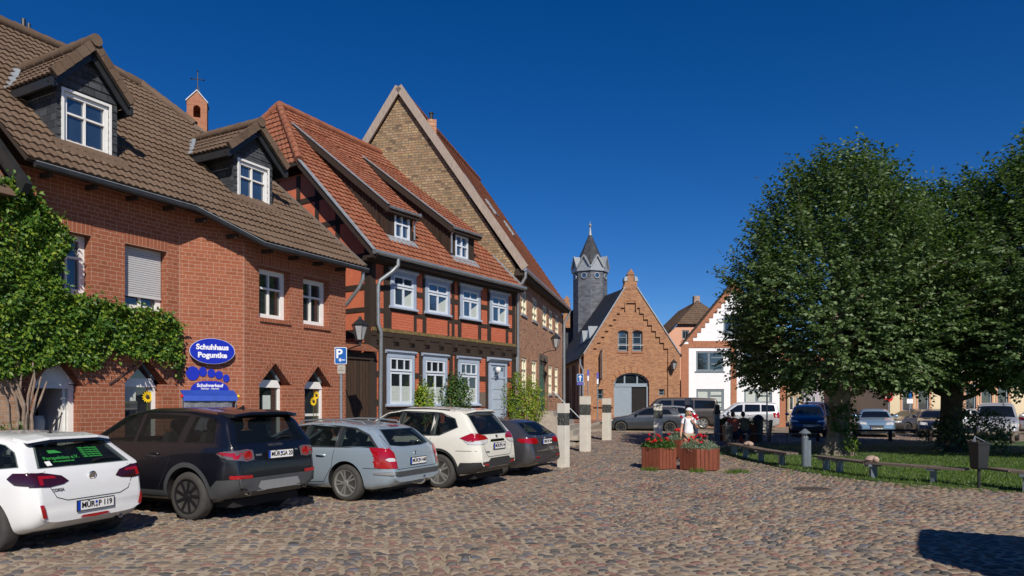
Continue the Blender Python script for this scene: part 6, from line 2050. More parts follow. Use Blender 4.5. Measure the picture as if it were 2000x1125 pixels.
def plate(parent, x, y, z, txt, face=-1, tilt=0.0):
    """number plate 0.52 x 0.11 facing -x (rear) or +x (front)"""
    t = MB()
    t.box((x, y, z), (0.012, 0.53, 0.118))
    o = t.build('licence_plate', 'plate_white', parent, local=True)
    q = MB(); q.box((x + face * 0.0075, y, z), (0.004, 0.545, 0.135)); 
    fr_ = MB()
    for dz in (-0.0635, 0.0635): fr_.box((x + face * 0.004, y, z + dz), (0.010, 0.545, 0.010))
    for dy in (-0.27, 0.27): fr_.box((x + face * 0.004, y + dy, z), (0.010, 0.010, 0.127))
    fr_.build('plate_frame', 'ink', o, local=True)
    # left end as read from outside
    lft = 1 if face < 0 else -1
    MB().box((x + face * 0.007, y + lft * 0.245, z), (0.004, 0.042, 0.112)).build('euro_band', 'plate_blue', o, local=True)
    if txt:
        X = Vector((0, -1, 0)) if face < 0 else Vector((0, 1, 0)); Z = Vector((face, 0, 0)); Y = Vector((0, 0, 1))
        def word(s, yy, sz=0.098):
            M = Matrix((X, Y, Z)).transposed().to_4x4(); M.translation = Vector((x + face * 0.0085, y + yy, z))
            text_obj('plate_lettering', s, sz, M, 'ink', o, bold=0.0015, sx=0.92)
        word(txt[0], lft * 0.125 - lft * 0.01); word(txt[1], -lft * (0.135))
        for dz, mt in ((0.022, 'plate_blue'), (-0.022, 'trim_silver')):
            MB().lathe([(0.001, 0), (0.018, 0), (0.018, 0.002)], (x + face * 0.007, y - lft * 0.005, z + dz), 12, M=Matrix(((0, 0, face), (0, 1, 0), (1, 0, 0)))).build('plate_seal', mt, o, local=True)
    return o

def car_seats(t, st, fl):
    zr = max(p[1] for p in st['top']) - 0.22
    for x, ys, nm in ((0.15, (-0.42, 0.0, 0.42), 'rear_seat'), (1.02, (-0.37, 0.37), 'front_seat')):
        for y in ys:
            q = MB(); w = 0.24 if nm == 'front_seat' else 0.22
            q.hexa([(x - 0.05, y - w, fl), (x + 0.12, y - w, fl), (x + 0.12, y + w, fl), (x - 0.05, y + w, fl), (x - 0.20, y - w * 0.8, zr - 0.17), (x - 0.10, y - w * 0.8, zr - 0.17), (x - 0.10, y + w * 0.8, zr - 0.17), (x - 0.20, y + w * 0.8, zr - 0.17)])
            q.lathe([(0.02, -0.13), (0.10, -0.12), (0.12, 0), (0.10, 0.12), (0.02, 0.13)], (x - 0.17, y, zr - 0.07), 10, axis='Y', M=Matrix.Diagonal((0.5, 1, 0.9)))
            q.build(nm, 'seat_cloth', t, local=True)
    q = MB(); n = 18
    for i in range(n):
        a, c = 2 * math.pi * i / n, 2 * math.pi * (i + 1) / n
        q.bar((1.62 - 0.06 * math.sin(a), 0.37 + 0.18 * math.cos(a), fl + 0.12 + 0.17 * math.sin(a)), (1.62 - 0.06 * math.sin(c), 0.37 + 0.18 * math.cos(c), fl + 0.12 + 0.17 * math.sin(c)), 0.025)
    q.build('steering_wheel', 'seat_cloth', t, local=True)

def make_car(name, label, cat, st, paint, loc, ang, group=None, detail=2):
    """ang: direction of the car's lateral axis; the nose points to (-cos, sin)"""
    rz = ang
    t = thing(name, label, cat, loc, group, rz)
    B = Body(st)
    body = mesh_obj('body', B.V, B.F, [paint, 'arch_black'], t, smooth=True, local=True, uv=False)
    # wheel arches are cut out
    r = st['r']; ra = r + st.get('gap', 0.055)
    cu_ = MB()
    wb = st['wb']; W = st['W']
    for x in (0, wb):
        for sg in (-1, 1):
            cu_.lathe([(ra, 0), (ra, 0.62)], (x, sg * W / 2 * 0.95 - 0.31 + (0.02 if sg > 0 else -0.02), r + 0.01), 40, axis='Y')
    ct = cu_.build('cutter', 'arch_black', t, local=True)
    for o_ in (body, ct):
        bm = bmesh.new(); bm.from_mesh(o_.data); bmesh.ops.recalc_face_normals(bm, faces=bm.faces); bm.to_mesh(o_.data); bm.free()
    cuts = [ct]; BI = None
    if detail == 2:
        top = st['top']; xa = B.x0 + 0.09
        xb = max(p[0] for p in top if p[1] > np.interp(p[0], [q[0] for q in st['belt']], [q[1] for q in st['belt']]) + 0.05)
        fl = 2 * r + st.get('gap', 0.055) + 0.04
        tp = [(x, max(fl + 0.12, float(np.interp(x, [p[0] for p in top], [p[1] for p in top])) - 0.055)) for x in np.linspace(xa + 0.02, xb, 22)]
        si = dict(st, top=tp, bottom=[(xa, fl), (xb, fl)], W=st['W'] * 0.925, soft=0.01)
        BI = Body(si)
        cuts.append(mesh_obj('cutter', BI.V, BI.F, 'arch_black', t, local=True, uv=False))
        qs = MB(); qb = MB(); qt = MB()
        for key, nm, m_, pr in st['patches']:
            if m_ != 'car_glass': continue
            P = shr(key)
            if pr == 'LR':
                for sg in (-1, 1): qs.prism(WFrame((0, 0, 0), (1, 0, 0), (0, sg, 0)), P, 0.42, 1.3)
            elif pr == 'B': qb.prism(WFrame((0, 0, 0), (0, 1, 0), (1, 0, 0)), P, B.x0 - 0.3, B.x0 + 0.75)
            elif pr == 'T':
                A_ = [Vector((x, y, 0.98)) for x, y in P]; C_ = [Vector((x, y, 2.2)) for x, y in P]; n_ = len(P)
                qt.add(A_ + C_, [list(range(n_)), list(range(n_, 2 * n_))[::-1]] + [[i, n_ + i, n_ + (i + 1) % n_, (i + 1) % n_] for i in range(n_)])
        cuts += [q_.build('cutter', 'arch_black', t, local=True) for q_ in (qs, qb, qt)]
        for o_ in cuts[1:]:
            bm = bmesh.new(); bm.from_mesh(o_.data); bmesh.ops.recalc_face_normals(bm, faces=bm.faces); bm.to_mesh(o_.data); bm.free()
    for o_ in cuts:
        mod = body.modifiers.new('cut', 'BOOLEAN'); mod.object = o_; mod.operation = 'DIFFERENCE'; mod.solver = 'EXACT'
    dg = bpy.context.evaluated_depsgraph_get()
    me = bpy.data.meshes.new_from_object(body.evaluated_get(dg))
    body.modifiers.clear()
    body.data = me
    me.name = 'body'
    me.materials.clear(); me.materials.append(MATS[paint]); me.materials.append(MATS['arch_black'])
    for p in me.polygons:
        c = p.center
        p.material_index = 1 if min(math.hypot(c.x, c.z - r - 0.01), math.hypot(c.x - wb, c.z - r - 0.01)) < ra * 1.0005 and abs(c.y) > 0.4 else 0
        if BI is not None and not p.material_index:
            h_ = BI.bvh.find_nearest(c)
            if h_[3] is not None and h_[3] < 0.004: p.material_index = 1
    me.polygons.foreach_set('use_smooth', [True] * len(me.polygons)); me.set_sharp_from_angle(angle=R(42))
    for o_ in cuts: bpy.data.objects.remove(o_)
    # underbody
    MB().box(((B.x0 + B.x1) / 2, 0, 0.27), (B.x1 - B.x0 - 0.5, W * 0.72, 0.12)).build('underbody', 'arch_black', t, local=True)
    yw = W / 2 * st.get('track', 0.985) - 0.1125
    for x in (0, wb):
        for sg in (-1, 1): wheel(t, x, sg * yw, r, st.get('rim', 'five'), st.get('rimmat', 'rim_silver'), sg)
    gm = 'car_glass'
    if detail == 2: car_seats(t, st, fl)
    for i_, (key, nm, m_, pr) in enumerate(st['patches']):
        of = 0.005 if m_ == gm else (0.003 if nm == 'window_band' else 0.006 + 0.0015 * (i_ % 8))
        for s_ in (pr if pr == 'LR' else (pr,)): patch(B, key, s_, of, holes=[shr(q[0]) for q in st['patches'] if q[1] == 'side_window'] if nm == 'window_band' and detail == 2 else ()).build(nm, 'clear_glass' if detail == 2 and m_ == gm else m_, t, smooth=True, local=True)
    # joined shapes that wrap the corner: one mesh from rear and side views
    for sg, s_ in ((1, 'L'), (-1, 'R')):
        for i_, (nm, m_, pb_, ps_, fb) in enumerate(st.get('wraps', ())):
            q = MB()
            if pb_: patch(B, [(sg * a, c) for a, c in pb_], fb, 0.010 + 0.004 * i_, 0.035, q, deep=0.42)
            if ps_: patch(B, ps_, s_, 0.010 + 0.004 * i_, 0.035, q)
            q.build(nm, m_, t, smooth=True, local=True)
    if detail >= 1:
        q = MB()
        for line in st.get('seams', ()):
            for s_ in 'LR': stroke(B, line, s_, 0.009, 0.004, q)
        for line in st.get('rseams', ()): stroke(B, line, 'B', 0.009, 0.004, q)
        for line in st.get('fseams', ()): stroke(B, line, 'F', 0.009, 0.004, q)
        if q.v: q.build('panel_gap', 'seam', t, local=True)
        for (hx, hz) in st.get('handles', ()):
            for s_, sg in (('L', 1), ('R', -1)):
                h = B.cast(s_, hx, hz)
                if h: 
                    q = MB(); y = h[0].y
                    q.tube([(hx - 0.10, y + sg * 0.005, hz), (hx - 0.07, y + sg * 0.035, hz), (hx + 0.07, y + sg * 0.035, hz + 0.005), (hx + 0.10, y + sg * 0.005, hz)], 0.014, 8)
                    q.build('door_handle', st.get('handlemat', paint), t, smooth=True, local=True)
    # mirrors
    mx, mz_ = st['mirror']
    for s_, sg in (('L', 1), ('R', -1)):
        h = B.cast(s_, mx, mz_)
        y = h[0].y if h else sg * W / 2 * 0.93
        q = MB(); M = Matrix.Diagonal((1, 1, 1))
        c = Vector((mx + 0.02, y + sg * 0.16, mz_ + 0.06))
        i0 = []
        q.lathe([(0.01, -0.11), (0.06, -0.10), (0.085, -0.04), (0.085, 0.05), (0.05, 0.10), (0.01, 0.11)], c, 12, axis='Y', M=Matrix.Diagonal((0.75, 1, 0.9)))
        q.bar((mx, y, mz_), c + Vector((0, -sg * 0.04, -0.04)), 0.05, 0.03)
        q.build('mirror', st.get('mirrormat', paint), t, smooth=True, local=True)
    return t, B

def cab(st, **kw):
    d = dict(st); d.update(kw); return d

def wid(x0, x1, rear=0.80, front=0.72, rc=0.28, fc=0.55):
    return [(x0, rear), (x0 + 0.05, rear + (0.97 - rear) * 0.42), (x0 + rc * 0.5, 0.955), (x0 + rc, 0.985), (x0 + rc * 2.2, 1.0), (x1 - fc * 2, 1.0), (x1 - fc, 0.965), (x1 - fc * 0.45, 0.90), (x1 - 0.08, front + 0.06), (x1, front)]

# --- white five-door hatchback, seen from behind
HATCH = dict(W=1.765, r=0.315, wb=2.54, soft=0.028, tum=0.52,
    top=[(-0.70, 0.60), (-0.68, 0.80), (-0.62, 0.97), (-0.58, 1.0), (-0.22, 1.355), (0.1, 1.405), (0.6, 1.43), (1.2, 1.41), (1.5, 1.345), (2.15, 1.01), (2.75, 0.88), (3.1, 0.74), (3.30, 0.60), (3.36, 0.50)],
    belt=[(-0.7, 0.98), (0, 0.97), (1.0, 0.93), (2.1, 0.88), (3.4, 0.8)],
    bottom=[(-0.70, 0.36), (-0.55, 0.27), (-0.3, 0.20), (2.9, 0.18), (3.36, 0.26)],
    wid=wid(-0.70, 3.36), mirror=(1.85, 1.0), rim='six', rimmat='rim_silver', handles=[(0.55, 0.86), (1.45, 0.84)],
    seams=[[(0.32, 0.92), (0.40, 0.65), (0.55, 0.30)], [(1.15, 0.93), (1.12, 0.3)], [(2.05, 0.9), (2.1, 0.35)], [(0.4, 0.3), (2.1, 0.28)]],
    patches=[([(-0.44, 1.03), (-0.25, 1.20), (-0.05, 1.28), (0.30, 1.33), (0.95, 1.345), (0.98, 0.98), (-0.1, 1.0)], 'side_window', 'car_glass', 'LR'),
             ([(1.04, 0.98), (1.02, 1.345), (1.30, 1.325), (1.95, 0.99)], 'side_window', 'car_glass', 'LR'),
             ([(-0.66, 1.005), (-0.50, 1.29), (0.50, 1.29), (0.66, 1.005)], 'rear_window', 'car_glass', 'B'),
             ([(1.60, -0.56), (2.18, -0.68), (2.18, 0.68), (1.60, 0.56)], 'windshield', 'car_glass', 'T')],
    wraps=[('tail_light', 'lamp_dark', [(0.34, 0.84), (0.42, 0.91), (0.60, 0.95), (0.80, 0.97), (0.80, 0.80), (0.60, 0.79), (0.42, 0.81)], [(-0.75, 0.80), (-0.75, 0.97), (-0.40, 0.965), (-0.33, 0.90), (-0.45, 0.83)], 'B'),
           ('tail_light_strip', 'lamp_red', [(0.50, 0.885), (0.52, 0.915), (0.72, 0.925), (0.72, 0.82), (0.67, 0.82), (0.67, 0.89)], None, 'B'),
           ('reflector', 'lamp_red', [(0.66, 0.43), (0.70, 0.59), (0.735, 0.59), (0.715, 0.43)], None, 'B'),
           ('headlight', 'lamp_clear', [(0.45, 0.62), (0.5, 0.72), (0.72, 0.76), (0.74, 0.66)], None, 'F')],
    rseams=[[(-0.60, 0.97), (-0.60, 0.80), (-0.52, 0.66), (-0.38, 0.61), (0.38, 0.61), (0.52, 0.66), (0.60, 0.80), (0.60, 0.97)]])
# --- black SUV
SUV = dict(W=1.90, r=0.37, wb=2.74, soft=0.03, tum=0.34, gap=0.07,
    top=[(-0.94, 0.66), (-0.92, 0.98), (-0.88, 1.10), (-0.85, 1.14), (-0.60, 1.58), (-0.45, 1.64), (0.3, 1.715), (1.2, 1.71), (1.65, 1.63), (2.42, 1.19), (3.2, 1.09), (3.5, 0.98), (3.63, 0.72)],
    belt=[(-0.94, 1.14), (0, 1.13), (2.4, 1.06), (3.6, 0.95)],
    bottom=[(-0.94, 0.46), (-0.7, 0.34), (-0.4, 0.27), (3.1, 0.25), (3.63, 0.36)],
    wid=wid(-0.94, 3.63, 0.82, 0.78), mirror=(2.05, 1.14), rim='swirl', rimmat='rim_black', handles=[(0.72, 1.0), (1.72, 0.98)],
    seams=[[(0.28, 1.12), (0.42, 0.8), (0.62, 0.48), (0.66, 0.34)], [(1.32, 1.12), (1.30, 0.34)], [(2.30, 1.08), (2.35, 0.34)], [(0.66, 0.34), (2.35, 0.33)]],
    patches=[([(-0.50, 1.19), (-0.42, 1.54), (0.03, 1.585), (0.12, 1.18)], 'side_window', 'car_glass', 'LR'),
             ([(0.28, 1.18), (0.17, 1.59), (1.14, 1.62), (1.20, 1.17)], 'side_window', 'car_glass', 'LR'),
             ([(1.27, 1.17), (1.22, 1.62), (1.52, 1.585), (2.22, 1.16)], 'side_window', 'car_glass', 'LR'),
             ([(-0.74, 1.17), (-0.60, 1.56), (0.60, 1.56), (0.74, 1.17)], 'rear_window', 'car_glass', 'B'),
             ([(1.75, -0.60), (2.45, -0.76), (2.45, 0.76), (1.75, 0.60)], 'windshield', 'car_glass', 'T'),
             ([(-0.86, 0.40), (-0.86, 0.66), (0.86, 0.66), (0.86, 0.40), (0.7, 0.36), (-0.7, 0.36)], 'rear_bumper', 'trim_grey', 'B'),
             ([(-0.48, 0.46), (-0.40, 0.60), (0.40, 0.60), (0.48, 0.46)], 'skid_plate', 'trim_silver', 'B'),
             ([(-0.96, 0.44), (-0.96, 0.66), (-0.62, 0.64), (-0.46, 0.50), (-0.44, 0.36), (-0.8, 0.36)], 'bumper_side', 'trim_grey', 'LR'),
             ([(0.44, 0.27), (0.44, 0.44), (2.30, 0.43), (2.30, 0.26)], 'sill_trim', 'trim_grey', 'LR')],
    wraps=[('tail_light', 'lamp_smoke', [(0.50, 0.93), (0.50, 1.07), (0.60, 1.09), (0.90, 1.07), (0.90, 0.95), (0.65, 0.91)], [(-0.98, 0.95), (-0.98, 1.07), (-0.68, 1.06), (-0.60, 1.03), (-0.72, 0.97)], 'B'),
           ('tail_light_strip', 'lamp_red', None, [(-0.96, 1.01), (-0.96, 1.035), (-0.70, 1.055), (-0.62, 1.04), (-0.70, 1.02), (-0.86, 0.985), (-0.86, 0.95), (-0.90, 0.95)], 'B'),
           ('reflector', 'lamp_red', [(0.56, 0.655), (0.56, 0.705), (0.88, 0.715), (0.88, 0.665)], [(-0.98, 0.66), (-0.98, 0.71), (-0.82, 0.70), (-0.84, 0.66)], 'B')],
    rseams=[[(-0.78, 1.15), (-0.76, 0.9), (-0.72, 0.69), (0.72, 0.69), (0.76, 0.9), (0.78, 1.15)]])
# --- silver-blue estate
ESTATE = dict(W=1.81, r=0.335, wb=2.76, soft=0.04, tum=0.48,
    top=[(-0.98, 0.58), (-0.95, 0.74), (-0.90, 0.93), (-0.84, 0.99), (-0.50, 1.32), (-0.30, 1.385), (0.4, 1.445), (1.1, 1.44), (1.55, 1.36), (2.35, 0.98), (3.1, 0.85), (3.5, 0.72), (3.72, 0.55)],
    belt=[(-0.98, 0.97), (0, 0.96), (2.4, 0.90), (3.7, 0.78)],
    bottom=[(-0.98, 0.36), (-0.8, 0.27), (-0.5, 0.21), (3.2, 0.19), (3.72, 0.28)],
    wid=wid(-0.98, 3.72, 0.78, 0.7, 0.34), mirror=(2.05, 0.97), rim='multi', rimmat='rim_silver', handles=[(0.55, 0.83), (1.55, 0.82)],
    seams=[[(0.26, 0.94), (0.30, 0.62), (0.50, 0.34)], [(1.12, 0.94), (1.14, 0.26)], [(2.2, 0.9), (2.22, 0.28)], [(0.5, 0.34), (2.22, 0.26)], [(-0.98, 0.62), (-0.40, 0.62)]],
    patches=[([(-0.69, 0.985), (-0.42, 1.215), (-0.08, 1.33), (0.28, 1.36), (1.00, 1.385), (1.40, 1.35), (2.24, 0.945), (1.1, 0.955)], 'window_band', 'trim_black', 'LR'),
             ([(-0.62, 1.0), (-0.38, 1.20), (-0.05, 1.31), (0.20, 1.335), (0.18, 0.985)], 'side_window', 'car_glass', 'LR'),
             ([(0.26, 0.985), (0.28, 1.34), (0.98, 1.365), (1.04, 0.975)], 'side_window', 'car_glass', 'LR'),
             ([(1.10, 0.975), (1.06, 1.365), (1.38, 1.33), (2.15, 0.965)], 'side_window', 'car_glass', 'LR'),
             ([(-0.64, 1.02), (-0.54, 1.30), (0.54, 1.30), (0.64, 1.02), (0.3, 0.985), (-0.3, 0.985)], 'rear_window', 'car_glass', 'B'),
             ([(1.65, -0.56), (2.38, -0.70), (2.38, 0.70), (1.65, 0.56)], 'windshield', 'car_glass', 'T'),
             ([(-0.85, 0.50), (-0.85, 0.56), (0.85, 0.56), (0.85, 0.50), (0.6, 0.47), (-0.6, 0.47)], 'bumper_strip', 'trim_grey', 'B'),
             ([(-0.98, 0.56), (-0.98, 0.50), (-0.62, 0.52), (-0.62, 0.55)], 'bumper_strip', 'trim_silver', 'LR'),
             ([(0.85, 0.56), (0.85, 0.60), (1.10, 0.60), (1.10, 0.56)], 'rubbing_strip', 'trim_black', 'LR'),
             ([(1.18, 0.56), (1.18, 0.60), (2.15, 0.60), (2.15, 0.56)], 'rubbing_strip', 'trim_black', 'LR')],
    wraps=[('tail_light', 'lamp_red', [(0.66, 0.62), (0.66, 0.90), (0.72, 0.97), (0.90, 0.97), (0.90, 0.62)], [(-1.0, 0.62), (-1.0, 0.985), (-0.50, 0.985), (-0.62, 0.85), (-0.78, 0.71), (-0.88, 0.62)], 'B'),
           ('reverse_light', 'lamp_clear', [(0.68, 0.76), (0.70, 0.80), (0.80, 0.81), (0.84, 0.78), (0.80, 0.745), (0.70, 0.745)], None, 'B')],
    rseams=[[(-0.66, 1.30), (-0.67, 0.98), (-0.645, 0.60), (0.645, 0.60), (0.67, 0.98), (0.66, 1.30)]])
# --- pearl white crossover
CROSS = dict(W=1.83, r=0.36, wb=2.70, soft=0.035, tum=0.38, gap=0.065,
    top=[(-0.96, 0.68), (-0.94, 0.90), (-0.90, 1.05), (-0.86, 1.10), (-0.52, 1.56), (-0.38, 1.62), (0.3, 1.70), (1.0, 1.70), (1.5, 1.60), (2.32, 1.13), (3.1, 1.0), (3.45, 0.86), (3.63, 0.62)],
    belt=[(-0.96, 1.10), (-0.4, 1.12), (0.3, 1.05), (2.4, 0.98), (3.6, 0.88)],
    bottom=[(-0.96, 0.45), (-0.75, 0.33), (-0.45, 0.26), (3.1, 0.23), (3.63, 0.34)],
    wid=wid(-0.96, 3.63, 0.80, 0.74, 0.32), mirror=(2.0, 1.08), rim='five', rimmat='rim_silver', handles=[(0.60, 0.98), (1.62, 0.96)], handlemat='chrome',
    seams=[[(0.20, 1.05), (0.32, 0.8), (0.55, 0.42)], [(1.18, 1.05), (1.16, 0.3)], [(2.25, 1.0), (2.28, 0.32)], [(0.55, 0.32), (2.28, 0.3)], [(-0.96, 0.80), (-0.42, 0.80)]],
    patches=[([(-0.42, 1.275), (-0.31, 1.455), (0.05, 1.575), (0.22, 1.59), (1.02, 1.61), (1.40, 1.575), (2.24, 1.055), (1.1, 1.07), (0.0, 1.10)], 'window_band', 'trim_black', 'LR'),
             ([(-0.40, 1.28), (-0.28, 1.45), (0.08, 1.56), (0.16, 1.565), (0.16, 1.11), (0.0, 1.12)], 'side_window', 'car_glass', 'LR'),
             ([(0.22, 1.105), (0.22, 1.57), (1.00, 1.59), (1.06, 1.09)], 'side_window', 'car_glass', 'LR'),
             ([(1.12, 1.085), (1.07, 1.59), (1.38, 1.555), (2.15, 1.07)], 'side_window', 'car_glass', 'LR'),
             ([(-0.68, 1.12), (-0.60, 1.53), (0.60, 1.53), (0.68, 1.12)], 'rear_window', 'car_glass', 'B'),
             ([(1.62, -0.58), (2.35, -0.72), (2.35, 0.72), (1.62, 0.58)], 'windshield', 'car_glass', 'T'),
             ([(-0.86, 0.46), (-0.86, 0.57), (-0.5, 0.58), (-0.42, 0.64), (0.42, 0.64), (0.5, 0.58), (0.86, 0.57), (0.86, 0.46), (0.6, 0.36), (-0.6, 0.36)], 'rear_bumper', 'trim_black', 'B'),
             ([(-0.98, 0.42), (-0.98, 0.57), (-0.52, 0.56), (-0.44, 0.44), (-0.44, 0.32), (-0.8, 0.34)], 'bumper_side', 'trim_black', 'LR'),
             ([(0.42, 0.25), (0.42, 0.36), (2.28, 0.35), (2.28, 0.24)], 'sill_trim', 'trim_black', 'LR'),
             ([(-0.33, 0.99), (-0.28, 1.02), (0.28, 1.02), (0.33, 0.99), (0.30, 0.97), (-0.30, 0.97)], 'tailgate_bar', 'chrome', 'B')],
    wraps=[('tail_light', 'lamp_red', [(0.40, 1.03), (0.46, 1.10), (0.62, 1.13), (0.90, 1.12), (0.90, 1.01), (0.60, 0.99)], [(-1.0, 1.0), (-1.0, 1.13), (-0.74, 1.16), (-0.50, 1.06), (-0.72, 0.98)], 'B'),
           ('tail_light_lens', 'lamp_clear', [(0.44, 0.985), (0.44, 1.025), (0.90, 1.005), (0.90, 0.93), (0.6, 0.935)], [(-1.0, 0.935), (-1.0, 1.0), (-0.74, 0.98), (-0.58, 1.02), (-0.70, 0.95), (-0.84, 0.93)], 'B'),
           ('reflector', 'lamp_red', [(0.50, 0.49), (0.50, 0.53), (0.68, 0.545), (0.68, 0.50)], None, 'B')],
    rseams=[[(-0.66, 1.10), (-0.62, 0.82), (-0.50, 0.67), (0.50, 0.67), (0.62, 0.82), (0.66, 1.10)]])
# --- graphite estate (low)
WAGON = cab(ESTATE, W=1.80, rim='five', off=0.005,
    top=[(-1.0, 0.58), (-0.97, 0.74), (-0.92, 0.93), (-0.86, 0.99), (-0.45, 1.30), (-0.25, 1.37), (0.4, 1.43), (1.1, 1.43), (1.55, 1.35), (2.35, 0.98), (3.1, 0.86), (3.5, 0.72), (3.68, 0.55)],
    patches=[([(-0.35, 1.02), (-0.22, 1.16), (0.05, 1.28), (0.22, 1.31), (0.20, 0.99)], 'side_window', 'car_glass', 'LR')] + ESTATE['patches'][2:6],
    wraps=[('tail_light', 'lamp_red', [(0.42, 0.82), (0.45, 0.92), (0.60, 0.94), (0.90, 0.93), (0.90, 0.83), (0.60, 0.80)], [(-1.02, 0.83), (-1.02, 0.93), (-0.66, 0.93), (-0.60, 0.89), (-0.72, 0.83)], 'B'),
           ('reflector', 'lamp_red', [(0.46, 0.46), (0.46, 0.495), (0.68, 0.50), (0.68, 0.47)], None, 'B')],
    seams=ESTATE['seams'][:4], bottom=[(-1.0, 0.33), (-0.8, 0.25), (-0.5, 0.20), (3.2, 0.18), (3.68, 0.26)], wid=wid(-1.0, 3.68, 0.78, 0.7, 0.34))
# --- three-door dark hatch seen from the side
GOLF = dict(W=1.80, r=0.315, wb=2.63, soft=0.035, tum=0.5,
    top=[(-0.76, 0.58), (-0.74, 0.78), (-0.68, 0.95), (-0.30, 1.34), (-0.05, 1.40), (0.5, 1.45), (1.1, 1.43), (1.45, 1.35), (2.15, 1.0), (2.9, 0.88), (3.3, 0.74), (3.48, 0.55)],
    belt=[(-0.76, 0.98), (0, 0.98), (2.1, 0.91), (3.5, 0.8)],
    bottom=[(-0.76, 0.33), (-0.5, 0.22), (3.0, 0.19), (3.48, 0.26)],
    wid=wid(-0.76, 3.48), mirror=(1.75, 1.0), rim='six', rimmat='rim_black', handles=[(0.95, 0.86)],
    seams=[[(0.68, 0.97), (0.74, 0.5), (0.8, 0.26)], [(2.0, 0.92), (2.02, 0.3)], [(0.8, 0.26), (2.02, 0.27)]],
    patches=[([(-0.12, 1.04), (0.05, 1.27), (0.62, 1.34), (0.66, 1.00)], 'side_window', 'car_glass', 'LR'),
             ([(0.72, 1.00), (0.70, 1.345), (1.05, 1.34), (1.30, 1.29), (1.88, 0.985)], 'side_window', 'car_glass', 'LR'),
             ([(-0.60, 1.03), (-0.52, 1.30), (0.52, 1.30), (0.60, 1.03)], 'rear_window', 'car_glass', 'B'),
             ([(1.55, -0.56), (2.18, -0.68), (2.18, 0.68), (1.55, 0.56)], 'windshield', 'car_glass', 'T')],
    wraps=[('tail_light', 'lamp_red', [(0.45, 0.84), (0.47, 0.94), (0.85, 0.96), (0.85, 0.82)], [(-0.80, 0.82), (-0.80, 0.96), (-0.50, 0.95), (-0.56, 0.86)], 'B'),
           ('headlight', 'lamp_clear', [(0.42, 0.64), (0.44, 0.72), (0.72, 0.76), (0.74, 0.66)], [(3.1, 0.66), (3.05, 0.74), (3.4, 0.70), (3.45, 0.64)], 'F')])
FRONTP = [([(-0.30, 0.50), (-0.36, 0.62), (0.36, 0.62), (0.30, 0.50)], 'grille', 'trim_black', 'F'), ([(-0.60, 0.26), (-0.66, 0.40), (0.66, 0.40), (0.60, 0.26)], 'air_intake', 'trim_black', 'F')]
# --- delivery-type bodies
VAN = dict(W=1.90, r=0.34, wb=3.0, soft=0.05, tum=0.16,
    top=[(-0.95, 0.62), (-0.93, 1.4), (-0.88, 1.82), (-0.80, 1.90), (0.5, 1.96), (2.6, 1.95), (2.85, 1.88), (3.45, 1.25), (3.85, 1.02), (3.98, 0.7)],
    belt=[(-0.95, 1.18), (3.98, 1.10)], bottom=[(-0.95, 0.36), (-0.6, 0.24), (3.4, 0.22), (3.98, 0.3)],
    wid=wid(-0.95, 3.98, 0.90, 0.78, 0.15), mirror=(3.0, 1.22), rim='six', rimmat='rim_silver', handles=[(2.1, 0.98)],
    seams=[[(1.85, 1.2), (1.85, 0.3)], [(3.0, 1.15), (3.0, 0.3)], [(0.55, 1.2), (0.55, 0.5)]],
    patches=[([(-0.75, 1.26), (-0.72, 1.74), (0.50, 1.76), (0.50, 1.26)], 'side_window', 'car_glass', 'LR'), ([(0.60, 1.26), (0.60, 1.76), (1.78, 1.76), (1.78, 1.26)], 'side_window', 'car_glass', 'LR'),
             ([(1.92, 1.26), (1.92, 1.76), (2.55, 1.75), (3.12, 1.24)], 'side_window', 'car_glass', 'LR'), ([(-0.72, 1.22), (-0.70, 1.75), (0.70, 1.75), (0.72, 1.22)], 'rear_window', 'car_glass', 'B'),
             ([(2.95, -0.70), (3.45, -0.80), (3.45, 0.80), (2.95, 0.70)], 'windshield', 'car_glass', 'T')],
    wraps=[('tail_light', 'lamp_red', [(0.84, 0.85), (0.84, 1.25), (0.95, 1.25), (0.95, 0.85)], [(-0.97, 0.85), (-0.97, 1.25), (-0.86, 1.25), (-0.86, 0.85)], 'B')])
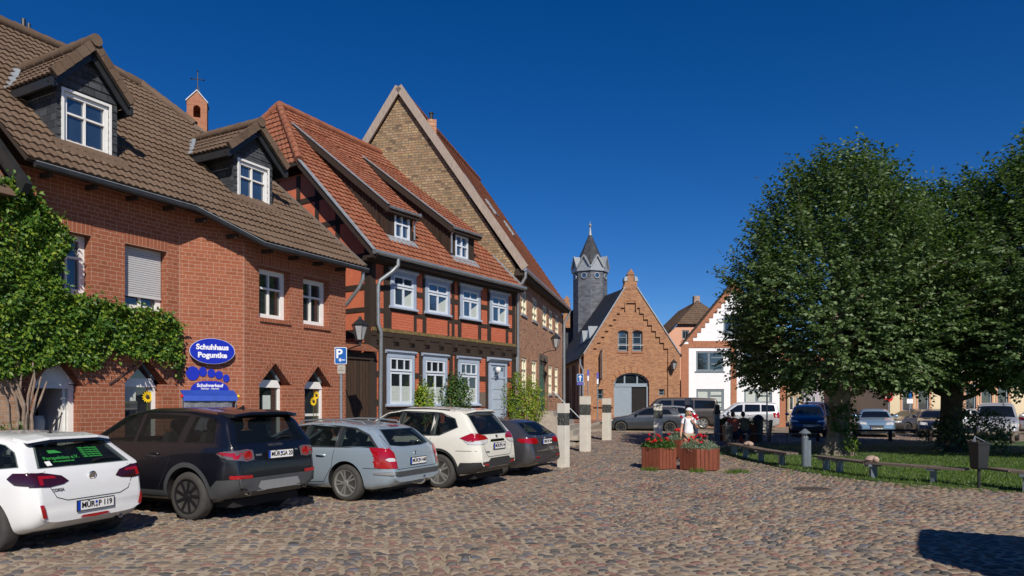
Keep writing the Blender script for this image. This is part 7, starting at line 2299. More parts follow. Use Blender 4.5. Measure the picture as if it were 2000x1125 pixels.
CADDY = dict(W=1.79, r=0.32, wb=2.68, soft=0.05, tum=0.22,
    top=[(-0.86, 0.6), (-0.84, 1.2), (-0.74, 1.68), (-0.62, 1.76), (0.4, 1.82), (1.5, 1.80), (1.8, 1.72), (2.55, 1.14), (3.1, 1.0), (3.4, 0.85), (3.54, 0.58)],
    belt=[(-0.86, 1.12), (3.54, 1.0)], bottom=[(-0.86, 0.34), (-0.5, 0.22), (3.0, 0.2), (3.54, 0.28)],
    wid=wid(-0.86, 3.54, 0.88, 0.76, 0.18), mirror=(2.1, 1.13), rim='five', rimmat='rim_silver', handles=[(0.9, 0.98), (1.55, 0.96)],
    seams=[[(1.28, 1.1), (1.28, 0.28)], [(2.3, 1.05), (2.3, 0.3)], [(0.25, 1.1), (0.25, 0.45)]],
    patches=[([(-0.62, 1.20), (-0.56, 1.60), (0.20, 1.63), (0.20, 1.19)], 'side_window', 'car_glass', 'LR'), ([(0.28, 1.19), (0.28, 1.63), (1.18, 1.64), (1.20, 1.17)], 'side_window', 'car_glass', 'LR'),
             ([(1.32, 1.17), (1.30, 1.63), (1.62, 1.59), (2.25, 1.14)], 'side_window', 'car_glass', 'LR'), ([(-0.66, 1.15), (-0.60, 1.62), (0.60, 1.62), (0.66, 1.15)], 'rear_window', 'car_glass', 'B'),
             ([(1.90, -0.62), (2.60, -0.74), (2.60, 0.74), (1.90, 0.62)], 'windshield', 'car_glass', 'T')] + FRONTP,
    wraps=[('tail_light', 'lamp_red', [(0.76, 0.80), (0.76, 1.15), (0.90, 1.15), (0.90, 0.80)], [(-0.88, 0.80), (-0.88, 1.15), (-0.76, 1.12), (-0.76, 0.82)], 'B'),
           ('headlight', 'lamp_clear', [(0.42, 0.66), (0.46, 0.80), (0.76, 0.84), (0.78, 0.68)], [(3.05, 0.70), (3.0, 0.82), (3.3, 0.80), (3.4, 0.68)], 'F')])
def front_style(base, **kw):
    d = cab(base, **kw)
    d['patches'] = list(base['patches']) + FRONTP
    return d
FSUV = front_style(SUV, rim='five', rimmat='rim_silver', wraps=[('headlight', 'lamp_clear', [(0.44, 0.80), (0.50, 0.89), (0.80, 0.93), (0.82, 0.82)], None, 'F')])
FSUV['patches'] = [p for p in SUV['patches'] if 'skid' not in p[1]] + [([(-0.42, 0.72), (-0.44, 0.86), (0.44, 0.86), (0.42, 0.72)], 'grille', 'trim_black', 'F'), ([(-0.6, 0.42), (-0.7, 0.58), (0.7, 0.58), (0.6, 0.42)], 'air_intake', 'trim_black', 'F')]
FHATCH = front_style(GOLF, rim='five', rimmat='rim_silver', wraps=[('headlight', 'lamp_clear', [(0.42, 0.64), (0.46, 0.76), (0.74, 0.80), (0.78, 0.66)], None, 'F'), ('tail_light', 'lamp_red', [(0.45, 0.84), (0.47, 0.94), (0.85, 0.96), (0.85, 0.82)], None, 'B')])

def gpos(px, py, ang, track, axle='L'):
    """rear axle centre from the ground contact of the rear left wheel"""
    p = G(px, py); d = Vector((math.sin(ang), math.cos(ang), 0))
    return p + d * track / 2
def rzs(a): return math.pi - a     # a: angle (from +Y) of the lateral axis pointing to the car's right

# near row --------------------------------------------------------
def emblem(t, B, z, r, mat='chrome', name='badge'):
    h = B.cast('B', 0, z)
    MB().lathe([(r, -0.004), (r, 0.012), (r * 0.78, 0.014), (r * 0.76, 0.006)], h[0] + Vector((-0.004, 0, 0)), 20, M=Matrix(((0, 0, -1), (0, 1, 0), (1, 0, 0)))).build(name, mat, t, smooth=True, local=True)
def rtext(t, B, s, y, z, size, mat='trim_grey', tilt=0.0, off=0.008, name='lettering', proj='B'):
    h = B.cast('B', y, z); n = h[1] if h[1].x < 0 else -h[1]
    Zv = Vector((n.x, 0, n.z)).normalized(); X = Vector((0, -1, 0)); Y = Zv.cross(X)
    M = Matrix((X, Y, Zv)).transposed().to_4x4(); M.translation = h[0] + Zv * off
    return text_obj(name, s, size, M, mat, t, extrude=0.001, bold=0.001)
def wiper(t, B, pts, z=None):
    P = []
    for (y, z_) in pts:
        h = B.cast('B', y, z_); n = h[1] if h[1].x < 0 else -h[1]
        P.append(h[0] + n * 0.025)
    MB().tube(P, [0.016, 0.010, 0.008], 6).build('wiper', 'ink', t, local=True)
def spoiler(t, B, x, zt, w, L, mat, drop=0.05):
    q = MB()
    prof = [(x + 0.15, zt + 0.02), (x - L, zt - 0.015), (x - L - 0.01, zt - 0.045), (x - L + 0.03, zt - drop - 0.02), (x + 0.15, zt - drop)]
    for (a, c) in ((-w, -w * 0.6), (-w * 0.6, w * 0.6), (w * 0.6, w)):
        def P(y, k): return [Vector((px + (0.06 if abs(y) > w * 0.9 else 0), y, pz - (0.035 if abs(y) > w * 0.9 else 0))) for px, pz in prof]
        A, C_ = P(a, 0), P(c, 0); n = len(prof)
        q.add(A + C_, [[i, (i + 1) % n, n + (i + 1) % n, n + i] for i in range(n)] + [list(range(n)), list(range(n, 2 * n))[::-1]])
    q.build('spoiler', mat, t, local=True)
def exhaust(t, x, y, z, r=0.035):
    q = MB().lathe([(r, 0), (r, 0.12), (r - 0.006, 0.12), (r - 0.006, 0.01)], (x, y, z), 14, M=Matrix(((0, 0, -1), (0, 1, 0), (1, 0, 0))))
    o = q.build('exhaust_pipe', 'chrome', t, smooth=True, local=True)
def archtrim(t, B, st, mat, w=0.06):
    r = st['r'] + st.get('gap', 0.055)
    for x in (0, st['wb']):
        pts = [(x + (r + w) * math.cos(a), st['r'] + 0.01 + (r + w) * math.sin(a)) for a in [R(-20 + 220 * i / 22) for i in range(23)]]
        pts += [(x + (r - 0.002) * math.cos(a), st['r'] + 0.01 + (r - 0.002) * math.sin(a)) for a in [R(200 - 220 * i / 22) for i in range(23)]]
        pts = [(a, max(c, 0.30)) for a, c in pts]
        for s_ in 'LR': patch(B, pts, s_, 0.012, 0.06).build('arch_trim', mat, t, smooth=True, local=True)

a1 = R(17)
c1, B1 = make_car('hatchback', 'white small hatchback cut off at the left edge with green rear window print', 'car', HATCH, 'paint_white', gpos(-30, 1084, a1, 1.74), rzs(a1), 'cars parked in front of the houses')
emblem(c1, B1, 0.875, 0.055)
plate(c1, -0.715, 0.0, 0.52, ('MÜR', 'P 119'))
rtext(c1, B1, 'CORSA', 0.50, 0.745, 0.05, 'trim_grey')
wiper(c1, B1, [(-0.10, 1.035), (-0.25, 1.05), (-0.45, 1.055)])
spoiler(c1, B1, -0.28, 1.38, 0.58, 0.08, 'paint_white', 0.025); spoiler(c1, B1, -0.28, 1.345, 0.58, 0.09, 'car_glass', 0.03)
exhaust(c1, -0.52, -0.45, 0.30, 0.035)
patch(B1, [(-0.22, 0.375), (-0.18, 0.40), (0.18, 0.40), (0.22, 0.375), (0.0, 0.36)], 'B', 0.012).build('fog_lamp', 'lamp_red', c1, local=True)
rtext(c1, B1, 'Perspektive e.V.', 0.28, 1.105, 0.075, 'green_print', off=0.012, name='window_print'); rtext(c1, B1, 'www.perspektive.de', 0.28, 1.065, 0.035, 'green_print', off=0.012, name='window_print')
for i in range(5): rtext(c1, B1, 'Hilfe und Beratung', -0.16, 1.20 - i * 0.026, 0.036, 'green_print', off=0.012, name='window_print')
patch(B1, [(0.22, 1.165), (0.30, 1.20), (0.40, 1.20), (0.40, 1.165)], 'B', 0.012).build('window_print', 'green_print', c1, local=True)
patch(B1, [(0.53, 1.025), (0.53, 1.075), (0.46, 1.08), (0.46, 1.03)], 'B', 0.012).build('sticker', 'plate_white', c1, local=True)
h = B1.cast('T', 0.05, 0.0)
MB().tube([h[0], h[0] + Vector((0.0, 0, 0.03)), h[0] + Vector((-0.22, 0, 0.26))], [0.03, 0.014, 0.005], 8).build('antenna', 'ink', c1, local=True)

a2 = R(25)
c2, B2_ = make_car('off_roader', 'black off roader with grey bumper between the white hatchback and blue grey estate', 'car', SUV, 'paint_black', gpos(364, 1018, a2, 1.88), rzs(a2), 'cars parked in front of the houses')
archtrim(c2, B2_, SUV, 'trim_grey', 0.07)
plate(c2, -0.955, -0.02, 0.99, ('MÜR', 'GA 20'))
wiper(c2, B2_, [(-0.05, 1.20), (-0.2, 1.235), (-0.42, 1.225)])
spoiler(c2, B2_, -0.55, 1.66, 0.66, 0.20, 'paint_black', 0.05)
exhaust(c2, -0.80, 0.60, 0.44, 0.045); exhaust(c2, -0.80, -0.60, 0.44, 0.045)
rtext(c2, B2_, 'DISCOVERY', 0.0, 1.125, 0.06, 'trim_grey'); rtext(c2, B2_, 'SPORT', 0.40, 0.99, 0.04, 'trim_silver'); rtext(c2, B2_, 'TD4', -0.42, 1.03, 0.035, 'trim_silver')
for sg in (1, -1):
    hh_ = B2_.cast('B', sg * 0.62, 1.0)
    MB().lathe([(0.075, 0), (0.075, 0.014), (0.055, 0.016), (0.05, 0.008)], hh_[0] + Vector((-0.01, 0, 0)), 18, M=Matrix(((0, 0, -1), (0, 1, 0), (1, 0, 0)))).build('lamp_ring', 'lamp_red', c2, local=True)
h = B2_.cast('T', -0.1, 0.0); MB().hexa([h[0] + Vector(v) for v in ((-0.1, -0.02, -.01), (-0.1, 0.02, -.01), (0.1, 0.03, -.01), (0.1, -0.03, -.01), (-0.09, -0.01, 0.07), (-0.09, 0.01, 0.07), (0.02, 0.01, 0.02), (0.02, -0.01, 0.02))]).build('antenna', 'ink', c2, local=True)

a3 = R(25)
c3, B3 = make_car('estate_car', 'light blue grey estate with roof rails and tow hook', 'car', ESTATE, 'paint_iceblue', gpos(674, 980, a3, 1.78), rzs(a3), 'cars parked in front of the houses')
plate(c3, -0.975, -0.02, 0.72, ('MÜR', 'N 448'))
wiper(c3, B3, [(-0.02, 1.0), (-0.15, 1.035), (-0.42, 1.03)])
emblem(c3, B3, 0.86, 0.035)
q = MB()
for sg in (-1, 1):
    pts = []
    for x in (-0.20, -0.12, 0.3, 0.8, 1.25, 1.35):
        hh_ = B3.cast('T', x, sg * 0.55); pts.append(hh_[0] + Vector((0, 0, 0.012 if x in (-0.20, 1.35) else 0.06)))
    q.tube(pts, 0.016, 8)
    for x in (0.55,): hh_ = B3.cast('T', x, sg * 0.55); q.tube([hh_[0], hh_[0] + Vector((0, 0, 0.06))], 0.016, 6)
q.build('roof_rail', 'zinc', c3, smooth=True, local=True)
patch(B3, [(-0.14, 1.335), (-0.14, 1.36), (0.14, 1.36), (0.14, 1.335)], 'B', 0.02).build('brake_light', 'lamp_red', c3, local=True)
MB().tube([(-0.85, 0, 0.30), (-1.05, 0, 0.30), (-1.12, 0, 0.34), (-1.12, 0, 0.41)], 0.018, 8).lathe([(0.005, -0.03), (0.03, 0), (0.005, 0.03)], (-1.12, 0, 0.43), 12).build('tow_hook', 'chrome', c3, smooth=True, local=True)

a4 = R(26)
c4, B4 = make_car('crossover', 'pearl white crossover with dark rear window behind the blue grey estate', 'car', CROSS, 'paint_pearl', gpos(856, 955, a4, 1.80), rzs(a4), 'cars parked in front of the houses')
archtrim(c4, B4, CROSS, 'trim_black', 0.05)
plate(c4, -0.965, 0.0, 0.88, ('MÜR', 'PU 44'))
wiper(c4, B4, [(0.0, 1.14), (-0.15, 1.16), (-0.4, 1.17)])
spoiler(c4, B4, -0.45, 1.645, 0.62, 0.14, 'paint_pearl', 0.04)
emblem(c4, B4, 1.06, 0.045); rtext(c4, B4, 'X-TRAIL', 0.52, 0.77, 0.05, 'trim_grey')
q = MB()
for sg in (-1, 1):
    pts = []
    for x in (-0.1, 0.0, 0.5, 1.0, 1.35):
        hh_ = B4.cast('T', x, sg * 0.60); pts.append(hh_[0] + Vector((0, 0, 0.015)))
    q.tube(pts, 0.015, 6)
q.build('roof_strip', 'trim_black', c4, local=True)

a5 = R(28)
c5, B5 = make_car('station_wagon', 'dark grey station wagon last in the row beside the first stone post', 'car', WAGON, 'paint_graphite', gpos(966, 931, a5, 1.76), rzs(a5), 'cars parked in front of the houses')
plate(c5, -0.985, 0.0, 0.84, ('DBR', 'DE 404'))
wiper(c5, B5, [(-0.02, 1.02), (-0.15, 1.04), (-0.4, 1.04)]); emblem(c5, B5, 0.93, 0.035)
rtext(c5, B5, 'C 220', 0.46, 0.965, 0.04, 'trim_silver')

# far vehicles ---------------------------------------------------
def far(name, label, st, paint, x, y, noseang, scale=1.0, group='cars parked round the square', cat='car', plate_txt=False, z=None):
    """(x, y) rear axle centre, noseang: compass direction of the nose (0 = away from the camera, 90 = to the right)"""
    rz = R(90 - noseang)
    t, B = make_car(name, label, cat, st, paint, (x, y, gzf(x, y) if z is None else z), rz, group, detail=1)
    t.scale = (scale,) * 3
    return t, B
def gat(px, Y): return (px - 1000) * Y / FPX
g1, _ = far('hatchback', 'dark grey three door hatchback parked side on before the arched door', GOLF, 'paint_darkgrey', gat(1307, 38.9), 38.9, -80, 1.0, z=0.10)
g2, _ = far('estate_car', 'blue grey estate half hidden behind the dark grey hatchback', ESTATE, 'paint_iceblue', gat(1330, 41.6), 41.6, -78, 1.02, z=0.12)
g3, _ = far('people_carrier', 'dark brown grey van behind the dark grey hatchback', VAN, 'paint_brown', gat(1372, 44.6), 44.6, -77, 1.0, z=0.14, cat='van')
g4, _ = far('family_van', 'silver white family van parked side on in front of the white house', CADDY, 'paint_silver', gat(1492, 44.6), 44.6, -74, 1.0, cat='van')
g5, B_5 = far('off_roader', 'dark blue off roader facing the square left of the big tree trunk', FSUV, 'paint_blue', gat(1578, 38.5), 38.5, 203, 0.97)
g6, B_6 = far('hatchback', 'light blue small hatchback facing the square right of the tree trunk', FHATCH, 'paint_lightblue', gat(1706, 38.5), 38.5, 205, 1.0)
g7, _ = far('hatchback', 'dark brown hatchback parked near the beige building corner', GOLF, 'paint_brown', gat(1812, 41.4), 41.4, -110, 0.98)
g8, B_8 = far('saloon_car', 'navy blue car facing the square left of the dark tree trunk', FHATCH, 'paint_navy', gat(1826, 37.6), 37.6, 209, 1.0)
g9, _ = far('hatchback', 'pale silver car half hidden between the dark trunk and silver minivan', GOLF, 'paint_silver', gat(1915, 41.0), 41.0, -70, 0.98)
g10, B_10 = far('minivan', 'silver minivan facing the square right of the dark tree trunk', cab(CADDY), 'paint_silver', gat(1945, 35.0), 35.0, 214, 0.98)
g11, _ = far('hatchback', 'silver car at the right edge of the photo with its rear showing', HATCH, 'paint_silver', gat(2030, 38.5), 38.5, 50, 1.0)
g12, _ = far('family_van', 'white van far down the street behind the dark blue off roader', CADDY, 'paint_white', gat(1590, 52.0), 52.0, 204, 1.0, cat='van')
g13, _ = far('hatchback', 'small pale car behind the dark blue off roader further down the street', HATCH, 'paint_silver', gat(1643, 55.0), 55.0, 205, 1.0)
g14, _ = far('estate_car', 'silver estate behind the light blue hatchback and the trunk', ESTATE, 'paint_silver', gat(1695, 48.0), 48.0, 207, 1.0)
for t_, B_, z_ in ((g5, B_5, 0.62), (g6, B_6, 0.46), (g8, B_8, 0.44), (g10, B_10, 0.45)):
    plate(t_, B_.x1 + 0.004, 0, z_, ('MÜR', 'K 52'), face=1)
# van parked outside the picture; its shadow falls over the cobbles at the lower right
bx = VAN
dv, _ = make_car('delivery_van', 'delivery van parked out of frame whose shadow falls at lower right', 'van', cab(VAN, top=[(-0.95, 0.62), (-0.94, 1.4), (-0.92, 2.55), (-0.88, 2.62), (0.5, 2.66), (2.6, 2.64), (2.85, 2.5), (3.45, 1.35), (3.85, 1.1), (3.98, 0.7)], W=2.35, tum=0.03), 'paint_white', (0, 0, 0), 0, detail=1)
dv.location = (5.99 + 0.95 * 0.855, 5.88 - 0.95 * 0.52, 0); dv.rotation_euler = (0, 0, R(-31.3))
# ================================================================ TREES AND PLANTS
def rad_at(prof, z):
    return np.interp(z, [p[0] for p in prof], [p[1] for p in prof])

def make_tree(name, label, x, y, prof, trunk_h, r0, nshoot, seed, bark='bark', group='lime trees on the lawn', leaf=0.125, mat='leaf_tree'):
    rs = np.random.RandomState(seed); random.seed(seed)
    t = thing(name, label, 'tree', (x, y, 0), group)
    zmin, zmax = prof[0][0], prof[-1][0]
    # trunk and limbs
    b = MB()
    lean = rs.uniform(-0.04, 0.04, 2)
    zs = [-0.1, 0.0, 0.15, 0.4, 0.8, 1.3, trunk_h, trunk_h + 1.5, trunk_h + 3.2, zmax * 0.82]
    rr = [r0 * 2.0, r0 * 1.75, r0 * 1.45, r0 * 1.18, r0 * 1.03, r0 * 0.95, r0 * 0.95, r0 * 0.6, r0 * 0.38, r0 * 0.08]
    tp = [Vector((x + lean[0] * z + 0.05 * math.sin(z * 1.3 + seed), y + lean[1] * z, z)) for z in zs]
    seg = 20; i0 = len(b.v)
    for k, p in enumerate(tp):
        for j in range(seg):
            a = 2 * math.pi * j / seg
            f = 1 + (0.16 * math.sin(a * 5 + seed) + 0.08 * math.sin(a * 9 + 2 * seed)) * max(0.25, 1 - zs[k] / 1.2) + 0.05 * math.sin(a * 3 + zs[k] * 2)
            b.v.append(p + Vector((math.cos(a), math.sin(a), 0)) * rr[k] * f)
    for k in range(len(tp) - 1):
        for j in range(seg):
            j2 = (j + 1) % seg
            b.f.append([i0 + k * seg + j, i0 + k * seg + j2, i0 + (k + 1) * seg + j2, i0 + (k + 1) * seg + j]); b.m.append(0)
    limbs = []
    for i in range(30):
        z0 = trunk_h * 0.9 + (zmax * 0.72 - trunk_h) * (i / 30.0)
        a = i * 2.4 + rs.uniform(-0.4, 0.4)
        zt = min(zmax - 0.4, z0 + rs.uniform(0.6, 2.2) + (i / 30.0) * 1.0)
        R_ = rad_at(prof, zt) * 0.86
        c0 = Vector((x + lean[0] * z0, y + lean[1] * z0, z0))
        e = Vector((x + math.cos(a) * R_, y + math.sin(a) * R_, zt))
        m1 = c0.lerp(e, 0.35) + Vector((0, 0, 0.25 * rs.uniform(-1, 1))); m2 = c0.lerp(e, 0.7) + Vector((0, 0, -0.1 + 0.2 * rs.uniform(-1, 1)))
        w = r0 * (0.34 - 0.2 * i / 30)
        pts = [c0, m1, m2, e]; b.tube(pts, [w, w * 0.65, w * 0.4, w * 0.12], 7); limbs.append(pts)
    b.build('trunk', bark, t, smooth=True)
    # leafy shoots: each starts inside the crown and grows outwards and up
    n = nshoot
    z = rs.uniform(0, 1, n * 3); z = zmin + (zmax - zmin) * z
    Rz = rad_at(prof, z); keep = rs.uniform(0, 1, n * 3) < (Rz / max(p[1] for p in prof)) ** 1.0
    z = z[keep][:n]; Rz = Rz[keep][:n]; n = len(z)
    az = rs.uniform(0, 2 * math.pi, n)
    # lumpy outline
    lump = 1 + 0.12 * np.sin(az * 3 + z * 0.9 + seed) + 0.11 * np.sin(az * 7 - z * 1.7 + 2 * seed) + 0.06 * np.sin(az * 11 + z * 3.1)
    f = 1 - np.abs(rs.normal(0, 0.20, n)); f = np.clip(f, 0.15, 1.0)
    rad = Rz * lump * f
    P0 = np.stack([x + np.cos(az) * rad, y + np.sin(az) * rad, z], 1)
    up = 0.15 + 2.0 * S((z - zmin) / (zmax - zmin)) ** 1.4
    D = np.stack([np.cos(az), np.sin(az), up], 1) + rs.normal(0, 0.28, (n, 3))
    # the lowest shoots hang
    D[:, 2] -= 0.6 * np.clip(1 - (z - zmin) / 1.3, 0, 1)
    D /= np.linalg.norm(D, axis=1)[:, None]
    L = rs.uniform(0.35, 0.95, n) * (1 + 0.6 * np.clip(up - 0.4, 0, 1))
    nl = 15
    tt = (np.arange(nl)[None, :] + rs.uniform(0, 1, (n, nl))) / nl
    droop = -0.12 * tt ** 2
    P = P0[:, None] + D[:, None] * (tt * L[:, None])[..., None]
    P[..., 2] += droop * L[:, None]
    side = np.cross(D, np.array([0, 0, 1.0])); side /= (np.linalg.norm(side, axis=1)[:, None] + 1e-6)
    sg = np.where(np.arange(nl) % 2 == 0, 1, -1)[None, :, None]
    A = D[:, None] * 0.5 + side[:, None] * sg * 0.9 + rs.normal(0, 0.3, (n, nl, 3)); A[..., 2] -= 0.25
    Nn = np.array([0, 0, 1.0])[None, None] * 1.0 + D[:, None] * 0.2 + rs.normal(0, 0.55, (n, nl, 3))
    P = P.reshape(-1, 3); A = A.reshape(-1, 3); Nn = Nn.reshape(-1, 3)
    sz = rs.uniform(0.75, 1.25, len(P)) * leaf
    V, F = leaf_arrays(P, A, Nn, sz, 0.80)
    np_mesh('crown', V, F, mat, t)
    # fine twigs carrying the outer shoots
    k = min(n, 500); idx = rs.choice(n, k, False); q = MB()
    for i in idx:
        p = Vector(P0[i]); d = Vector(D[i])
        q.tube([p - d * 0.5, p + d * float(L[i]) * 0.9], [0.014, 0.004], 4, caps=False)
    q.build('twigs', bark, t)
    return t

T1 = (10.95, 23.5)
make_tree('lime_tree', 'large green lime tree with pale flared trunk on the left of the lawn', T1[0], T1[1],
          [(2.4, 1.8), (2.7, 2.75), (3.2, 3.15), (4.1, 3.35), (5.3, 3.3), (6.5, 2.6), (7.7, 1.95), (8.6, 1.5), (9.1, 1.0), (9.45, 0.4)], 2.0, 0.34, 6600, 11)
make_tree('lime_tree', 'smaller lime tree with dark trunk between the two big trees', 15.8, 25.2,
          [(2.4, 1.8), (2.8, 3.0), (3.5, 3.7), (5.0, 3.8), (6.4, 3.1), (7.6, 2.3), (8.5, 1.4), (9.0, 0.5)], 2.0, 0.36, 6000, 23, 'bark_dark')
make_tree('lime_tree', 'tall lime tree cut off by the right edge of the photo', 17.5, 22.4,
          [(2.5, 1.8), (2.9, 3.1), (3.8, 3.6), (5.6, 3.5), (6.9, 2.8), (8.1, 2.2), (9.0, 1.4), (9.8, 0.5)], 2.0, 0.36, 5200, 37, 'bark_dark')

def leaf_cloud(parent, name, pts, nrm, mat, size, jitter=0.3, wid_=0.6):
    n = len(pts)
    A = np.random.normal(0, 0.6, (n, 3)); A[:, 2] -= 0.35; A += nrm * 0.35
    Nn = nrm + np.random.normal(0, jitter, (n, 3)); Nn[:, 2] += 0.55
    V, F = leaf_arrays(pts, A, Nn, np.random.uniform(0.7, 1.25, n) * size, wid_)
    return np_mesh(name, V, F, mat, parent)

def ellipsoid_bush(name, label, cat, c, rad, n, mat, size, stems=5, group=None, zmin=0.0, lump=0.15):
    t = thing(name, label, cat, (c[0], c[1], zmin), group)
    u = unit(n); r = np.random.uniform(0.45, 1.0, n) ** 0.5
    az = np.arctan2(u[:, 1], u[:, 0])
    l_ = 1 + lump * np.sin(az * 3 + c[0] * 5 + u[:, 2] * 4) + lump * 0.7 * np.sin(az * 5 + 1.3 + u[:, 2] * 7)
    P = np.array(c) + u * np.array(rad) * (r * l_)[:, None]
    P = P[P[:, 2] > zmin + 0.03]
    leaf_cloud(t, 'foliage', P, (P - np.array(c)) / np.linalg.norm(P - np.array(c), axis=1)[:, None], mat, size)
    q = MB()
    for i in range(stems):
        a = 2 * math.pi * i / stems; e = Vector(c) + Vector((math.cos(a) * rad[0] * 0.5, math.sin(a) * rad[1] * 0.5, rad[2] * 0.4))
        q.tube([(c[0] + 0.05 * math.cos(a), c[1] + 0.05 * math.sin(a), zmin), e], [0.025, 0.008], 6)
    q.build('stems', 'vine_wood', t)
    return t

# climbing plant on the shop front
def vine():
    t = thing('climbing_vine', 'leafy green climbing plant covering the left part of the shop front', 'climbing plant', FL.pt(FL.uv(40, 800)[0], 0.3, 0.12))
    poly = [(-60, 372), (10, 352), (42, 348), (60, 372), (80, 400), (112, 428), (128, 446), (140, 474), (128, 500), (116, 530), (114, 552), (134, 570), (165, 580), (196, 584), (236, 598), (262, 606), (300, 606), (335, 614), (352, 636), (355, 668), (352, 690), (338, 700), (318, 690), (300, 698), (272, 690), (245, 680), (215, 684), (198, 712), (176, 722), (150, 716), (128, 706), (100, 712), (70, 722), (40, 735), (-60, 740)]
    n = 20000; P = []
    while len(P) < n:
        px, py = random.uniform(-60, 356), random.uniform(348, 740)
        if inside((px, py), poly):
            s, z = FL.uv(px, py, 0.15)
            thick = 0.06 + 0.26 * (0.5 + 0.5 * math.sin(s * 5.1 + z * 3.3)) * (0.6 + 0.4 * math.sin(s * 11 - z * 7))
            nn = random.uniform(0.03, 0.12 + thick); s, z = FL.uv(px, py, nn)
            P.append(FL.pt(s, nn, z))
    # sprays that reach out over the edge of the mass
    k = len(poly)
    for i in range(170):
        j = random.randrange(0, 26); a, c = poly[j], poly[j + 1]; u = random.random()
        px, py = a[0] + (c[0] - a[0]) * u, a[1] + (c[1] - a[1]) * u
        if px < -20: continue
        s, z = FL.uv(px - 6, py, 0.2)
        ang = random.uniform(-0.6, 1.1) if py > 640 else random.uniform(-0.2, 1.3)
        L = random.uniform(0.08, 0.32)
        dx, dz_ = (random.uniform(-0.5, 0.9), (random.uniform(-1, -0.2) if py > 660 else random.uniform(-0.2, 1)))
        for m_ in range(7): P.append(FL.pt(s + dx * L * m_ / 7, 0.15 + random.uniform(0, 0.15), z + dz_ * L * m_ / 7))
    # hanging strand near the oval sign
    for i in range(60):
        s, z = FL.uv(350 + random.uniform(-4, 8), 690 + i * 0.85, 0.1); P.append(FL.pt(s, random.uniform(0.03, 0.12), z))
    P = np.array([tuple(p) for p in P])
    nr = np.tile(np.array(tuple(FL.N)), (len(P), 1))
    leaf_cloud(t, 'foliage', P, nr, 'leaf_vine', 0.09, 0.6, 0.55)
    q = MB(); rs = random.Random(5)
    base = FL.uv(48, 838, 0.2)
    for i, (tx, ty) in enumerate(((-5, 750), (10, 735), (30, 730), (44, 728), (60, 732), (76, 735), (86, 745), (62, 700), (20, 700))):
        e = FL.uv(tx, ty, 0.15); s0, z0 = base[0] + rs.uniform(-0.06, 0.06), 0.15
        pts = []
        for k_ in range(7):
            f = k_ / 6; 
            pts.append(FL.pt(s0 + (e[0] - s0) * f ** 1.6 + 0.06 * math.sin(f * 9 + i), 0.22 - 0.06 * f + 0.05 * math.sin(f * 7 + 2 * i), z0 + (e[1] - z0) * f))
        q.tube(pts, [0.045, 0.042, 0.036, 0.03, 0.026, 0.02, 0.014], 8)
    q.build('stems', 'vine_wood', t, smooth=True)
    sA, zA = FL.uv(300, 690, 0.06); sB, zB = FL.uv(215, 750, 0.06)
    MB().tube([FL.pt(sB, 0.03, zB), FL.pt(sA, 0.05, zA)], 0.012, 6).build('support_wire', 'black_metal', t)
vine()
p = FL.pt(FL.uv(18, 845, 0.4)[0], 0.45, 0.5)
ellipsoid_bush('low_shrub', 'low dark green shrub at the foot of the climbing plant', 'shrub', (p.x, p.y, 0.78), (0.55, 0.45, 0.62), 1800, 'leaf_bush', 0.06, zmin=0.12)
def bush_at(fr, px, py, n, rad, nleaf, mat, size, label, zmin=0.12, name='shrub'):
    s, z = fr.uv(px, py, n); c = fr.pt(s, n, z)
    return ellipsoid_bush(name, label, 'shrub', tuple(c), rad, nleaf, mat, size, zmin=zmin, lump=0.22)
bush_at(FM, 829, 790, 0.35, (0.33, 0.33, 0.72), 1700, 'leaf_bright', 0.085, 'yellow green rose shrub by the left ground floor windows of the timber house')
bush_at(FM, 890, 775, 0.35, (0.52, 0.45, 0.80), 2600, 'leaf_bush', 0.085, 'dark green shrub before the third ground floor window of the timber house')
bush_at(FG, 1026, 790, 0.55, (0.72, 0.6, 0.98), 5200, 'leaf_bright', 0.075, 'large bright green bush beside the stone steps')
MBq = FG.pt(FG.uv(1008, 745, 0.3)[0], 0.3, 0)
bush_at(FG, 1010, 742, 0.3, (0.16, 0.16, 0.35), 320, 'leaf_bright', 0.07, 'thin green shoot rising above the large bright bush', zmin=1.9)
# leafy shoots at the trunks
ellipsoid_bush('basal_shoots', 'bright green shoots growing from the pale trunk', 'shrub', (T1[0] - 0.05, T1[1] - 0.45, 1.25), (0.50, 0.28, 0.55), 520, 'leaf_bush', 0.12, stems=3, zmin=0.6)
ellipsoid_bush('basal_shoots', 'small tuft of shoots at the foot of the pale trunk', 'shrub', (T1[0] + 0.05, T1[1] - 0.75, 0.42), (0.24, 0.15, 0.26), 260, 'leaf_vine', 0.09, stems=3, zmin=0.03)
ellipsoid_bush('basal_shoots', 'dark leafy shoots round the foot of the dark trunk', 'shrub', (16.3, 25.0, 0.75), (1.5, 0.8, 0.85), 2600, 'leaf_tree', 0.12, stems=8, zmin=0.03)

